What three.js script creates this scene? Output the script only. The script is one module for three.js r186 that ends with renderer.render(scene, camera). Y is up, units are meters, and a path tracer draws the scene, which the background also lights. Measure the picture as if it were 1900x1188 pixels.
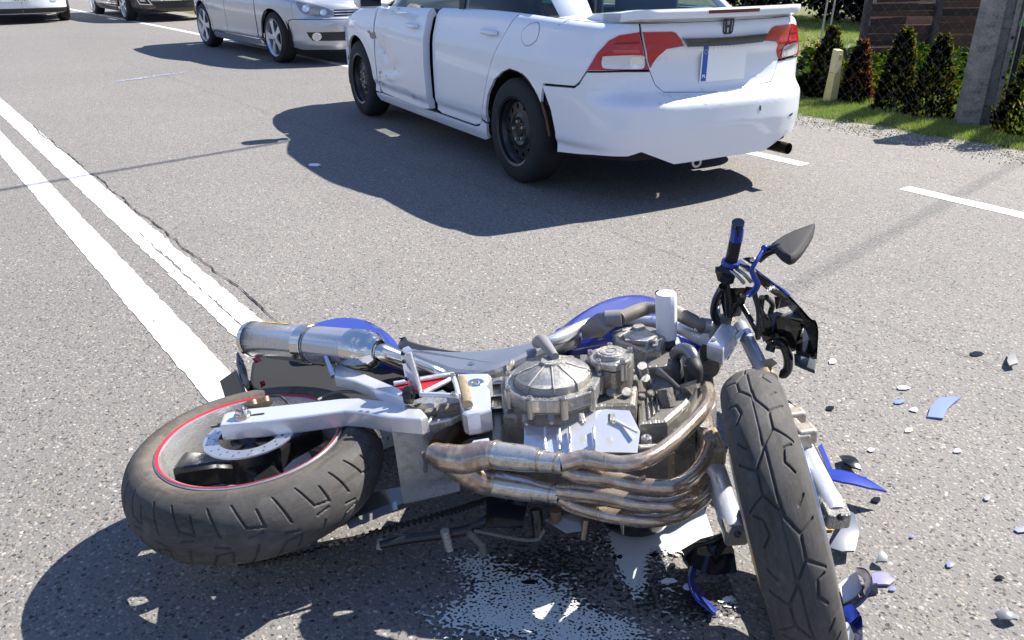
import * as THREE from 'three';
import { mergeGeometries, mergeVertices, toCreasedNormals } from 'three/addons/utils/BufferGeometryUtils.js';
import { ConvexGeometry } from 'three/addons/geometries/ConvexGeometry.js';
import { RoundedBoxGeometry } from 'three/addons/geometries/RoundedBoxGeometry.js';
import { TessellateModifier } from 'three/addons/modifiers/TessellateModifier.js';
import { FontLoader } from 'three/addons/loaders/FontLoader.js';
import { TextGeometry } from 'three/addons/geometries/TextGeometry.js';

// ---------------------------------------------------------------- camera, sky, sun, exposure
const PW = 1900, PH = 1188, FOC = 1535, CAMH = 1.325, PITCH = Math.atan((PH / 2 + 88) / FOC);
const scene = new THREE.Scene();
const camera = new THREE.PerspectiveCamera(2 * Math.atan(PH / 2 / FOC) * 180 / Math.PI, PW / PH, 0.05, 900);
camera.position.set(0, CAMH, 0);
camera.rotation.set(-PITCH, 0, 0);
const renderer = new THREE.WebGLRenderer({ antialias: true });
renderer.setSize(1024, 640);
renderer.toneMapping = THREE.LinearToneMapping;
renderer.toneMappingExposure = 2.9;
renderer.shadowMap.enabled = true;

let seed = 7;
function rnd() { seed = (seed + 0x6d2b79f5) | 0; let t = Math.imul(seed ^ (seed >>> 15), 1 | seed); t = (t + Math.imul(t ^ (t >>> 7), 61 | t)) ^ t; return ((t ^ (t >>> 14)) >>> 0) / 4294967296; }
const rr = (a, b) => a + (b - a) * rnd();
const hash2 = (x, y) => { let h = Math.imul(x | 0, 374761393) ^ Math.imul(y | 0, 668265263); h = Math.imul(h ^ (h >>> 13), 1274126177); return ((h ^ (h >>> 16)) >>> 0) / 4294967296; };
const sm = (a, b, x) => { const t = Math.min(1, Math.max(0, (x - a) / (b - a))); return t * t * (3 - 2 * t); };
const lerp = (a, b, t) => a + (b - a) * t;
function vnoise(x, y, per = 0) {
  const xi = Math.floor(x), yi = Math.floor(y), fx = x - xi, fy = y - yi, w = (t) => t * t * (3 - 2 * t), m = (v) => per ? ((v % per) + per) % per : v;
  const a = hash2(m(xi), m(yi)), b = hash2(m(xi + 1), m(yi)), c = hash2(m(xi), m(yi + 1)), d = hash2(m(xi + 1), m(yi + 1));
  return lerp(lerp(a, b, w(fx)), lerp(c, d, w(fx)), w(fy));
}
const fbm = (x, y, o = 4) => { let s = 0, a = 0.5, t = 0; for (let i = 0; i < o; i++) { s += a * vnoise(x + i * 17.3, y - i * 9.1); t += a; a *= 0.5; x *= 2; y *= 2; } return s / t; };

{ // clear summer sky with a few thin clouds, paler towards the horizon
  const w = 512, h = 256, d = new Float32Array(w * h * 4);
  for (let j = 0; j < h; j++) for (let i = 0; i < w; i++) {
    const el = (j / (h - 1) - 0.5) * Math.PI, az = i / w * Math.PI * 2, e = Math.max(0, Math.sin(el));
    let r, g, b;
    if (el >= 0) {
      const k = Math.pow(1 - e, 3.2);
      r = lerp(0.054, 0.205, k); g = lerp(0.103, 0.265, k); b = lerp(0.235, 0.385, k);
      const cx = Math.cos(az) * Math.cos(el) / (e + 0.22), cy = Math.sin(az) * Math.cos(el) / (e + 0.22);
      const c = sm(0.56, 0.76, fbm(cx * 1.6 + 30, cy * 1.6 + 11, 5)) * 0.6 * sm(0.02, 0.2, e);
      r = lerp(r, 0.5, c); g = lerp(g, 0.51, c); b = lerp(b, 0.53, c);
    } else { r = 0.16; g = 0.155; b = 0.14; }
    d.set([r, g, b, 1], (j * w + i) * 4);
  }
  const t = new THREE.DataTexture(d, w, h, THREE.RGBAFormat, THREE.FloatType);
  t.mapping = THREE.EquirectangularReflectionMapping; t.magFilter = THREE.LinearFilter; t.needsUpdate = true;
  scene.background = t; scene.environment = t;
}
const SUN = new THREE.Vector3(0.817, 1, -0.487);           // the shadows run 0.95 m to the white car's left for every metre of height
const sun = new THREE.DirectionalLight(new THREE.Color(1, 0.955, 0.88), 4.2);
sun.position.copy(SUN).multiplyScalar(30).add(new THREE.Vector3(0, 0, -8));
sun.target.position.set(0, 0, -8); scene.add(sun.target);
sun.castShadow = true; sun.shadow.mapSize.set(4096, 4096);
Object.assign(sun.shadow.camera, { left: -26, right: 26, top: 26, bottom: -26, near: 1, far: 90 });
scene.add(sun); sun.name = 'sun';

// ---------------------------------------------------------------- helpers
const V = (x, y, z) => new THREE.Vector3(x, y, z);
const CP = Math.cos(PITCH), SP = Math.sin(PITCH), EYE = V(0, CAMH, 0);
const ray = (px, py) => { const x = px - PW / 2, y = PH / 2 - py; return V(x, y * CP - FOC * SP, -(y * SP + FOC * CP)).normalize(); };
const G = (px, py, y = 0) => { const d = ray(px, py), t = (y - CAMH) / d.y; return EYE.clone().addScaledVector(d, t); };   // where a pixel's ray meets the level y
const zoom = (x0, y0, k) => (x, y, w) => w === undefined ? [x0 + x / k, y0 + y / k] : [x0 + x / k, y0 + y / k, w];             // readings taken on enlarged details of the photograph
const used = new Map();
function numbered(n) { const k = used.get(n) || 0; used.set(n, k + 1); return k ? n + '_' + String(k).padStart(3, '0') : n; }
function finish(m) { m.castShadow = true; m.receiveShadow = true; return m; }
function mesh(name, geo, mat, parent) { const m = finish(new THREE.Mesh(Array.isArray(geo) ? merge(geo) : geo, mat)); m.name = parent ? name : numbered(name); (parent || scene).add(m); return m; }
function merge(list) {
  list = list.filter(Boolean).map((g) => { g = g.index ? g.toNonIndexed() : g; for (const k of Object.keys(g.attributes)) if (!['position', 'normal', 'uv', 'color'].includes(k)) g.deleteAttribute(k); if (!g.attributes.uv) g.setAttribute('uv', new THREE.BufferAttribute(new Float32Array(g.attributes.position.count * 2), 2)); return g; });
  const col = list.some((g) => g.attributes.color);
  if (col) for (const g of list) if (!g.attributes.color) g.setAttribute('color', new THREE.BufferAttribute(new Float32Array(g.attributes.position.count * 3).fill(1), 3));
  return list.length === 1 ? list[0] : mergeGeometries(list);
}
function thing(name, label, category, pos = [0, 0, 0], group) { const o = new THREE.Group(); o.name = numbered(name); o.position.set(...pos); o.userData = { label, category }; if (group) o.userData.group = group; scene.add(o); return o; }
function tag(o, label, category, group) { o.userData.label = label; o.userData.category = category; if (group) o.userData.group = group; return o; }
function struct(name, geo, mat) { const m = mesh(name, geo, mat); m.userData.kind = 'structure'; return m; }
function group(name, parent) { const g = new THREE.Group(); g.name = name; parent.add(g); return g; }
const std = (c, rough = 0.6, metal = 0, extra = {}) => new THREE.MeshStandardMaterial({ color: Array.isArray(c) ? new THREE.Color().setRGB(...c) : c, roughness: rough, metalness: metal, ...extra });
const phys = (c, rough, metal, extra = {}) => new THREE.MeshPhysicalMaterial({ color: Array.isArray(c) ? new THREE.Color().setRGB(...c) : c, roughness: rough, metalness: metal, ...extra });
const s2l = (v) => v <= 0.04045 ? v / 12.92 : Math.pow((v + 0.055) / 1.055, 2.4), l2s = (v) => v <= 0.0031308 ? v * 12.92 : 1.055 * Math.pow(v, 1 / 2.4) - 0.055;
// a texture from a function (x, y in 0..1 -> [r, g, b] linear) or grey data
function tex(n, fn, srgb = true, rep = 1) {
  const d = new Uint8Array(n * n * 4);
  for (let j = 0; j < n; j++) for (let i = 0; i < n; i++) { let c = fn(i / n, j / n, i, j); if (typeof c === 'number') c = [c, c, c]; for (let k = 0; k < 3; k++) d[(j * n + i) * 4 + k] = Math.round(255 * Math.min(1, Math.max(0, srgb ? l2s(Math.max(0, c[k])) : c[k]))); d[(j * n + i) * 4 + 3] = 255; }
  const t = new THREE.DataTexture(d, n, n, THREE.RGBAFormat); t.wrapS = t.wrapT = THREE.RepeatWrapping; t.magFilter = THREE.LinearFilter; t.minFilter = THREE.LinearMipmapLinearFilter; t.generateMipmaps = true;
  if (srgb) t.colorSpace = THREE.SRGBColorSpace; t.repeat.set(rep, rep); t.needsUpdate = true; return t;
}
const pnoise = (x, y, p, o = 4) => { let s = 0, a = 0.5, t = 0; for (let i = 0; i < o; i++) { s += a * vnoise(x * p + i * 0, y * p, p); t += a; a *= 0.5; p *= 2; } return s / t; };
const rep = (t, a, b = a) => { const c = t.clone(); c.repeat.set(a, b); c.needsUpdate = true; return c; };

// geometry helpers -----------------------------------------------------------
// swept tube with its own radius at each control point
function tube(pts, rad, { seg = 0, sides = 14, cap = true, tension = 0.5, uvLen = 1 } = {}) {
  pts = pts.map((p) => p.isVector3 ? p : V(...p));
  const R = Array.isArray(rad) ? rad : pts.map(() => rad), curve = pts.length > 2 ? new THREE.CatmullRomCurve3(pts, false, 'catmullrom', tension) : new THREE.LineCurve3(pts[0], pts[1]);
  seg = seg || Math.max(1, (pts.length - 1) * (pts.length > 2 ? 6 : 1));
  const pos = [], nor = [], uv = [], idx = []; let N = null;
  for (let i = 0; i <= seg; i++) {
    const t = i / seg, c = curve.getPoint(t), T = curve.getTangent(t).normalize();
    if (!N) { N = Math.abs(T.y) < 0.9 ? V(0, 1, 0) : V(1, 0, 0); }
    N = N.clone().addScaledVector(T, -N.dot(T)).normalize(); const Bn = T.clone().cross(N);
    const f = t * (pts.length - 1), k = Math.min(pts.length - 2, Math.floor(f)), r = lerp(R[k], R[k + 1], f - k);
    for (let j = 0; j <= sides; j++) { const a = j / sides * Math.PI * 2, d = N.clone().multiplyScalar(Math.cos(a)).addScaledVector(Bn, Math.sin(a)); pos.push(c.x + d.x * r, c.y + d.y * r, c.z + d.z * r); nor.push(d.x, d.y, d.z); uv.push(j / sides, t * uvLen); }
  }
  const s = sides + 1;
  for (let i = 0; i < seg; i++) for (let j = 0; j < sides; j++) { const a = i * s + j; idx.push(a, a + 1, a + s, a + 1, a + s + 1, a + s); }
  if (cap) for (const e of [0, seg]) {
    const c = curve.getPoint(e / seg), T = curve.getTangent(e / seg).normalize().multiplyScalar(e ? 1 : -1), b = pos.length / 3;
    pos.push(c.x, c.y, c.z); nor.push(T.x, T.y, T.z); uv.push(0.5, 0.5);
    for (let j = 0; j <= sides; j++) { const o = (e * s + j) * 3; pos.push(pos[o], pos[o + 1], pos[o + 2]); nor.push(T.x, T.y, T.z); uv.push(0, 0); }
    for (let j = 0; j < sides; j++) e ? idx.push(b, b + 1 + j, b + 2 + j) : idx.push(b, b + 2 + j, b + 1 + j);
  }
  const g = new THREE.BufferGeometry(); g.setAttribute('position', new THREE.Float32BufferAttribute(pos, 3)); g.setAttribute('normal', new THREE.Float32BufferAttribute(nor, 3)); g.setAttribute('uv', new THREE.Float32BufferAttribute(uv, 2)); g.setIndex(idx); return g;
}
const rod = (a, b, r, r2 = r, sides = 12) => tube([a, b], [r, r2], { sides });
// plate: an outline in (x, y) raised from z0 to z1 with rounded edges
function plate(pts, z0, z1, bev = 0.003, holes = [], curved = false) {
  const s = new THREE.Shape(); const v2 = pts.map((p) => new THREE.Vector2(p.x ?? p[0], p.y ?? p[1]));
  if (curved) { const c = new THREE.SplineCurve([...v2, v2[0]]).getPoints(pts.length * 5); s.setFromPoints(c.slice(0, -1)); } else s.setFromPoints(v2);
  for (const h of holes) { const p = new THREE.Path(); p.setFromPoints(h.map((q) => new THREE.Vector2(q.x ?? q[0], q.y ?? q[1]))); s.holes.push(p); }
  bev = Math.min(bev, (z1 - z0) / 2.1);
  const g = new THREE.ExtrudeGeometry(s, { depth: z1 - z0 - 2 * bev, bevelEnabled: bev > 0, bevelSize: bev, bevelOffset: -bev, bevelThickness: bev, bevelSegments: 2, curveSegments: 10 });
  g.translate(0, 0, z0 + bev); return g;
}
const lathe = (prof, seg = 40) => { const g = new THREE.LatheGeometry(prof.map((p) => new THREE.Vector2(Math.max(1e-5, p[0]), p[1])), seg); return g; };   // turns round y
const latheZ = (prof, x, y, z, seg) => { const g = lathe(prof, seg); g.rotateX(Math.PI / 2); g.translate(x, y, z); return creased(g, 0.6); };                  // turns round z
const creased = (g, a = 0.6) => toCreasedNormals(g, a);
const hull = (pts, crease = 0.5) => creased(new ConvexGeometry(pts.map((p) => p.isVector3 ? p : V(...p))), crease);
const box = (w, h, d, x = 0, y = 0, z = 0, r = 0.01) => { const g = new RoundedBoxGeometry(w, h, d, 2, Math.min(r, w / 2.1, h / 2.1, d / 2.1)); g.translate(x, y, z); return g; };
function alignY(g, a, b) { const d = b.clone().sub(a); g.applyQuaternion(new THREE.Quaternion().setFromUnitVectors(V(0, 1, 0), d.normalize())); g.translate(a.x, a.y, a.z); return g; }   // a shape round y laid along a -> b
function grid(nu, nv, fn, uvs) {
  const pos = [], uv = [], idx = [];
  for (let j = 0; j <= nv; j++) for (let i = 0; i <= nu; i++) { const p = fn(i / nu, j / nv); pos.push(p.x, p.y, p.z); const q = uvs ? uvs(p, i / nu, j / nv) : [i / nu, j / nv]; uv.push(q[0], q[1]); }
  for (let j = 0; j < nv; j++) for (let i = 0; i < nu; i++) { const a = j * (nu + 1) + i; idx.push(a, a + 1, a + nu + 1, a + 1, a + nu + 2, a + nu + 1); }
  const g = new THREE.BufferGeometry(); g.setAttribute('position', new THREE.Float32BufferAttribute(pos, 3)); g.setAttribute('uv', new THREE.Float32BufferAttribute(uv, 2)); g.setIndex(idx); g.computeVertexNormals(); return g;
}
function paintNoise(g, fn) { const p = g.attributes.position, c = new Float32Array(p.count * 3); for (let i = 0; i < p.count; i++) { const q = fn(p.getX(i), p.getY(i), p.getZ(i)); c.set(Array.isArray(q) ? q : [q, q, q], i * 3); } g.setAttribute('color', new THREE.BufferAttribute(c, 3)); return g; }

// shared textures --------------------------------------------------------------
const T = {};
T.grain = tex(512, (x, y) => pnoise(x, y, 64, 3), false);                                   // fine grain, for bump and roughness
T.rough = tex(512, (x, y) => 0.55 + 0.6 * (pnoise(x, y, 8, 5) - 0.5) + 0.25 * (pnoise(x + 0.3, y, 128, 2) - 0.5), false);
T.brush = tex(512, (x, y, i, j) => 0.5 + 0.35 * (hash2(j * 7 + 3, 5) - 0.5) + 0.25 * (hash2(j, Math.floor(i / 60)) - 0.5), false);
T.grime = tex(512, (x, y) => { const a = pnoise(x, y, 6, 5), b = pnoise(x + 0.5, y + 0.2, 48, 3); const k = sm(0.45, 0.7, a) * 0.5 + sm(0.55, 0.75, b) * 0.35; return [1 - 0.5 * k, 1 - 0.56 * k, 1 - 0.64 * k]; });
T.speck = tex(512, (x, y, i, j) => 0.86 + 0.14 * pnoise(x, y, 16, 4) - 0.25 * (hash2(i >> 1, j >> 1) > 0.965 ? 1 : 0), true);

// ---------------------------------------------------------------- ground, road, markings, verge
const RD = V(-0.6112, 0, -0.7915), RR = V(0.7915, 0, -0.6112);                             // along the road (away) and across it (to the right)
const RC = (s, l, y = 0) => V(RD.x * s + RR.x * l, y, RD.z * s + RR.z * l);
const latOf = (p) => p.x * RR.x + p.z * RR.z, sOf = (p) => p.x * RD.x + p.z * RD.z;
const TILE = 2.6;
{ // asphalt: crushed stone in worn binder
  const n = 2048, col = new Float32Array(n * n * 3), hgt = new Float32Array(n * n);
  for (let i = 0; i < n * n; i++) { const k = 0.118 + 0.04 * hash2(i, 91); col[i * 3] = k * 1.03; col[i * 3 + 1] = k; col[i * 3 + 2] = k * 0.97; hgt[i] = 0.3 + 0.1 * hash2(i, 17); }
  for (let q = 0; q < 110000; q++) {
    const cx = rnd() * n, cy = rnd() * n, big = rnd(), r = 1.6 + 3.1 * big * big + rnd() * 1.2, a = rnd() * 3.14, el = 0.6 + 0.4 * rnd(), top = 0.35 + 0.65 * rnd(), ca = Math.cos(a), sa = Math.sin(a);
    const t = rnd(); let k = 0.122 + 0.085 * rnd(), w = rnd() * 0.05; if (t > 0.991) k = 0.28 + 0.14 * rnd(); else if (t > 0.9) k = 0.21 + 0.08 * rnd(); else if (t < 0.10) k = 0.075;
    const tr = k * (1.05 + w), tg = k, tb = k * (0.93 - w), R = Math.ceil(r);
    for (let dy = -R; dy <= R; dy++) for (let dx = -R; dx <= R; dx++) {
      const u = (dx * ca + dy * sa) / r, v = (-dx * sa + dy * ca) / (r * el), d = u * u + v * v; if (d > 1) continue;
      const o = (((cy + dy + n) | 0) % n) * n + (((cx + dx + n) | 0) % n), hh = top * (1 - d * d * 0.6);
      if (hh > hgt[o]) { hgt[o] = hh; col[o * 3] = tr; col[o * 3 + 1] = tg; col[o * 3 + 2] = tb; }
    }
  }
  for (let q = 0; q < 11000; q++) {                         // pits where stones have gone
    const cx = rnd() * n, cy = rnd() * n, r = 1.4 + 3.4 * Math.pow(rnd(), 2), a = rnd() * 3.14, el = 0.3 + 0.5 * rnd(), ca = Math.cos(a), sa = Math.sin(a), R = Math.ceil(r);
    for (let dy = -R; dy <= R; dy++) for (let dx = -R; dx <= R; dx++) { const u = (dx * ca + dy * sa) / r, v = (-dx * sa + dy * ca) / (r * el), d = u * u + v * v; if (d > 1) continue; const o = (((cy + dy + n) | 0) % n) * n + (((cx + dx + n) | 0) % n); hgt[o] = Math.min(hgt[o], 0.25 * d); const k = 0.035; col[o * 3] = k; col[o * 3 + 1] = k * 0.97; col[o * 3 + 2] = k * 0.93; }
  }
  T.asphalt = tex(n, (x, y, i, j) => { const o = (j * n + i) * 3; return [col[o], col[o + 1], col[o + 2]]; });
  T.asphaltH = tex(n, (x, y, i, j) => hgt[j * n + i], false);
}
const wuv = (p) => [p.x / TILE, p.z / TILE];
const patchy = (x, z, amt) => 1 + amt * ((fbm(x * 0.35 + 40, z * 0.35 + 7, 4) - 0.5) * 1.2 + (fbm(x * 3.1, z * 3.1 + 90, 3) - 0.5) * 0.8);
const roadMat = std([1, 1, 1], 0.86, 0, { map: T.asphalt, bumpMap: T.asphaltH, bumpScale: 0.0026, vertexColors: true });
const spread = (t, n) => { const k = t * 2 - 1; return Math.sign(k) * Math.pow(Math.abs(k), n); };
{
  const g = grid(60, 330, (a, b) => RC(-14 + 160 * Math.pow(b, 1.7), -6.2 + 11.55 * a), wuv);
  const sv = (x, z) => { const s = x * RD.x + z * RD.z, l = x * RR.x + z * RR.z; const lane = 0.06 * Math.sin((l - 1) * 1.75); return patchy(x, z, 0.16) * (1.02 + lane * 0.5); };
  paintNoise(g, (x, y, z) => { const k = sv(x, z); return [k * 1.015, k, k * 0.985]; });
  struct('road', g, roadMat);
  // the strip beyond the edge line, an older and smoother layer
  const sh = grid(14, 300, (a, b) => { const s = -12 + 150 * Math.pow(b, 1.7), l0 = 5.352; return RC(s, l0 + (0.88 + 0.16 * (fbm(s * 0.9, 3, 4) - 0.5) + 0.1 * (fbm(s * 5, 8, 2) - 0.5)) * a, -0.012 * a * a * a * a); }, wuv);
  paintNoise(sh, (x, y, z) => { const k = patchy(x, z, 0.2) * 1.06; return [k * 1.03, k, k * 0.97]; });
  struct('road_shoulder', sh, roadMat);
}
{ // markings: worn thermoplastic, broken up by the stones that poke through
  const wear = tex(1024, (x, y) => { const a = pnoise(x, y, 90, 3), b = pnoise(x + 0.4, y, 7, 4); return a + (b - 0.5) * 0.5 > 0.15 ? 1 : 0; }, false);
  const tone = tex(512, (x, y) => { const k = 0.70 - 0.16 * sm(0.45, 0.8, pnoise(x, y, 10, 5)) - 0.08 * pnoise(x, y, 60, 2); return [k, k * 0.975, k * 0.925]; });
  const mk = std([1, 1, 1], 0.6, 0, { map: tone, alphaMap: wear, alphaTest: 0.5, bumpMap: T.asphaltH, bumpScale: 0.0012 });
  const drift = (s, l) => l < 2 ? 0.0115 * (s - 2.4) * sm(30, 8, s) + 0.12 * sm(8, 30, s) : s < 3.7 ? lerp(-0.06, 0.055, sm(1, 3.9, s)) : s < 15 ? lerp(0.055, 0.10, (s - 3.7) / 11.3) : lerp(0.10, -0.11, sm(15, 26, s));
  const line = (s0, s1, l0, l1, rag = 0.006) => {
    const n = Math.max(8, Math.round((s1 - s0) / 0.03));
    return grid(6, Math.min(n, 1200), (a, b) => { const s = lerp(s0, s1, Math.pow(b, n > 600 ? 1.6 : 1)); const e = (k) => rag * (fbm(s * 16 + k, k * 7, 3) - 0.5) * 1.6 + rag * 0.7 * (hash2(s * 90, k) - 0.5); return RC(s, drift(s, l0) + lerp(l0 + e(3), l1 + e(8), a), 0.0022); }, (p) => [p.x * 0.9, p.z * 0.9]);
  };
  const centre = 'road_marking';
  struct(centre, line(1.85, 120, 0.648, 0.778), mk);
  struct(centre, line(4.4, 120, 0.893, 1.03), mk);
  struct(centre, line(1.85, 4.4, 0.893, 0.945, 0.009), mk);
  struct(centre, line(1.85, 4.4, 0.954, 1.03, 0.012), mk);
  for (const [a, b] of [[-3.2, -1.4], [-0.7, 2.47], [3.2, 4.75]]) struct('edge_marking', line(a, b, 4.90, 5.02), mk);
  struct('edge_marking', line(5.9, 120, 4.90, 5.015), mk);
  // the crack that follows the construction joint beside the double line, and finer ones
  const crack = (s0, s1, l, wd, amp) => { const n = Math.round((s1 - s0) / 0.012); return grid(1, n, (a, b) => { const s = lerp(s0, s1, b), c = l + amp * (fbm(s * 5, l * 9, 4) - 0.5), w = wd * (0.15 + 1.1 * Math.pow(fbm(s * 18, l * 3 + 5, 3), 1.5)); return RC(s, c + (a - 0.5) * w, 0.0045); }); };
  const cm = std([0.022, 0.021, 0.02], 0.95);
  struct('road_crack', crack(1.5, 8, 1.085, 0.009, 0.05), cm);
  struct('road_crack', crack(1, 12, 2.9, 0.004, 0.1), cm);
}
{ // gravel at the asphalt's edge, then the grass verge and the garden soil
  const gv = tex(512, (x, y, i, j) => { const k = 0.2 + 0.2 * (pnoise(x, y, 60, 3) - 0.5) + 0.12 * (hash2(i >> 1, j >> 1) - 0.5); return [k * 1.04, k * 0.97, k * 0.86]; });
  const soilT = tex(512, (x, y) => { const k = pnoise(x, y, 24, 5), q = pnoise(x + 0.2, y, 6, 4); return [0.10 + 0.09 * k + 0.03 * q, 0.085 + 0.09 * k, 0.055 + 0.03 * k]; });
  const grav = grid(10, 260, (a, b) => { const s = -12 + 150 * Math.pow(b, 1.7); return RC(s, 6.1 + 1.0 * a, -0.020 + 0.028 * a + 0.02 * (fbm(s * 3, a * 4, 3) - 0.5) * sm(0.3, 0.6, a)); }, (p) => [p.x * 0.8, p.z * 0.8]);
  struct('gravel_strip', grav, std([1, 1, 1], 0.95, 0, { map: gv, bumpMap: gv, bumpScale: 0.012 }));
  const soil = grid(60, 120, (a, b) => { const s = -14 + 120 * b, l = 6.62 + 40 * a * a; return RC(s, l, 0.03 * sm(6.6, 7.1, l) - 0.015 * sm(6.8, 6.6, l) + 0.03 * (fbm(s * 1.5, l * 1.5, 3) - 0.5)); }, (p) => [p.x * 0.5, p.z * 0.5]);
  struct('verge_ground', soil, std([0.7, 0.9, 0.5], 0.95, 0, { map: soilT, bumpMap: soilT, bumpScale: 0.02 }));
  const far = grid(40, 40, (a, b) => V(-420 + 840 * a, -0.06, -620 + 720 * b), (p) => [p.x * 0.2, p.z * 0.2]);
  struct('ground', far, std([0.35, 0.6, 0.22], 0.95, 0, { map: soilT }));
}

// ---------------------------------------------------------------- cars
const M = {};
M.whitePaint = phys([0.725, 0.75, 0.785], 0.42, 0, { clearcoat: 0.8, clearcoatRoughness: 0.06 });
M.silverPaint = phys([0.46, 0.48, 0.51], 0.36, 0.55, { clearcoat: 0.9, clearcoatRoughness: 0.05 });
M.darkPaint = phys([0.022, 0.021, 0.022], 0.35, 0.3, { clearcoat: 1, clearcoatRoughness: 0.04 });
M.trim = std([0.018, 0.018, 0.019], 0.55);
M.gap = std([0.008, 0.008, 0.009], 0.9);
M.liner = std([0.014, 0.013, 0.012], 0.95, 0, { bumpMap: rep(T.grain, 4), bumpScale: 0.004 });
M.carRubber = std([0.016, 0.016, 0.017], 0.82, 0, { bumpMap: rep(T.grain, 8), bumpScale: 0.001 });
M.steelWheel = std([0.018, 0.018, 0.020], 0.5, 0.2, { roughnessMap: T.rough });
M.alloy = std([0.55, 0.56, 0.58], 0.3, 0.75);
M.chrome = std([0.8, 0.8, 0.82], 0.1, 1);
M.redLens = phys([0.40, 0.004, 0.010], 0.25, 0, { clearcoat: 0.4, clearcoatRoughness: 0.05 });
M.clearLens = phys([0.62, 0.63, 0.66], 0.16, 0.25, { clearcoat: 1, clearcoatRoughness: 0.03 });
M.glass = phys([0.62, 0.70, 0.68], 0.02, 0, { transmission: 1, thickness: 0, ior: 1.5 });
M.seat = std([0.03, 0.03, 0.034], 0.9);
M.plateWhite = std([0.9, 0.9, 0.88], 0.4);
M.plateBlue = std([0.02, 0.09, 0.42], 0.45);
M.bareMetal = std([0.30, 0.27, 0.24], 0.55, 0.5, { map: T.grime });

class Wall {                                              // the side of a car body: a plan outline, drawn in by off() as it rises
  constructor(ctrl, off, ytop) {
    this.off = off; this.ytop = ytop;
    const pts = new THREE.CatmullRomCurve3([...ctrl.slice(1, 3).reverse().map((p) => V(p[0], 0, -p[1])), ...ctrl.map((p) => V(p[0], 0, p[1])), ...ctrl.slice(-3, -1).reverse().map((p) => V(p[0], 0, -p[1]))], false, 'centripetal').getPoints(2400);
    const all = pts, a = all.findIndex((p, i) => i > 10 && p.z >= 0 && all[i - 1].z <= 0 && i < 900), b = all.length - 1 - [...all].reverse().findIndex((p, i) => i > 10 && p.z >= 0 && i < 900);
    this.p = all.slice(a, b + 1); this.p[0].z = 0; this.p[this.p.length - 1].z = 0; this.s = [0];
    for (let i = 1; i < this.p.length; i++) this.s.push(this.s[i - 1] + this.p[i].distanceTo(this.p[i - 1]));
    this.L = this.s[this.s.length - 1];
  }
  at(q) {
    const sg = q < 0 ? -1 : 1; q = Math.min(this.L - 1e-6, Math.abs(q)); let lo = 0, hi = this.s.length - 1;
    while (hi - lo > 1) { const m = (lo + hi) >> 1; if (this.s[m] <= q) lo = m; else hi = m; }
    const f = (q - this.s[lo]) / (this.s[hi] - this.s[lo] || 1), x = lerp(this.p[lo].x, this.p[hi].x, f), z = lerp(this.p[lo].z, this.p[hi].z, f);
    const i0 = Math.max(0, lo - 6), i1 = Math.min(this.p.length - 1, hi + 6); let tx = this.p[i1].x - this.p[i0].x, tz = this.p[i1].z - this.p[i0].z; const l = Math.hypot(tx, tz);
    return { x, z, nx: -tz / l, nz: tx / l, sg };           // z is the half width; the outward normal is (nx, nz)
  }
  point(q, y, lift = 0) { const a = this.at(q), o = this.off(a, y) - lift; return V(a.x - a.nx * o, y, -a.sg * Math.max(0, a.z - a.nz * o)); }   // q > 0 is the car's left
  normal(q, y) { const e = 0.006, d1 = this.point(q + e, y).sub(this.point(q - e, y)), d2 = this.point(q, y + e).sub(this.point(q, y - e)); const n = d1.cross(d2).normalize(), a = this.at(q); if (n.x * a.nx + n.z * (-a.sg * a.nz) < 0) n.negate(); return n; }
  qx(x, sg = 1) { let b = 0, d = 1e9; for (let i = 0; i < this.p.length; i++) { if (this.p[i].z < 0.35) continue; const e = Math.abs(this.p[i].x - x); if (e < d) { d = e; b = i; } } return sg * this.s[b]; }
  prep() { const nq = 260, ny = 44; this.g = []; for (let i = 0; i <= nq; i++) { const r = []; for (let j = 0; j <= ny; j++) { const q = -this.L + 2 * this.L * i / nq, y = 0.08 + 1.06 * j / ny; r.push({ p: this.point(q, y), q, y }); } this.g.push(r); } }
  hit(o, d) {                                             // (q, y) where a ray meets the wall
    if (!this.g) this.prep(); const R = new THREE.Ray(o, d), out = V(0, 0, 0); let best = null, bd = 1e9;
    for (let i = 0; i < this.g.length - 1; i++) for (let j = 0; j < this.g[0].length - 1; j++) {
      const a = this.g[i][j], b = this.g[i + 1][j], c = this.g[i][j + 1], e = this.g[i + 1][j + 1];
      for (const [u, v, w] of [[a, b, c], [e, c, b]]) { if (!R.intersectTriangle(u.p, v.p, w.p, false, out)) continue; const t = out.distanceTo(o); if (t < bd) { bd = t; const bc = THREE.Triangle.getBarycoord(out, u.p, v.p, w.p, V(0, 0, 0)); best = [u.q * bc.x + v.q * bc.y + w.q * bc.z, u.y * bc.x + v.y * bc.y + w.y * bc.z]; } }
    }
    return best;
  }
}
const TESS = (m) => new TessellateModifier(m, 9);
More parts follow.
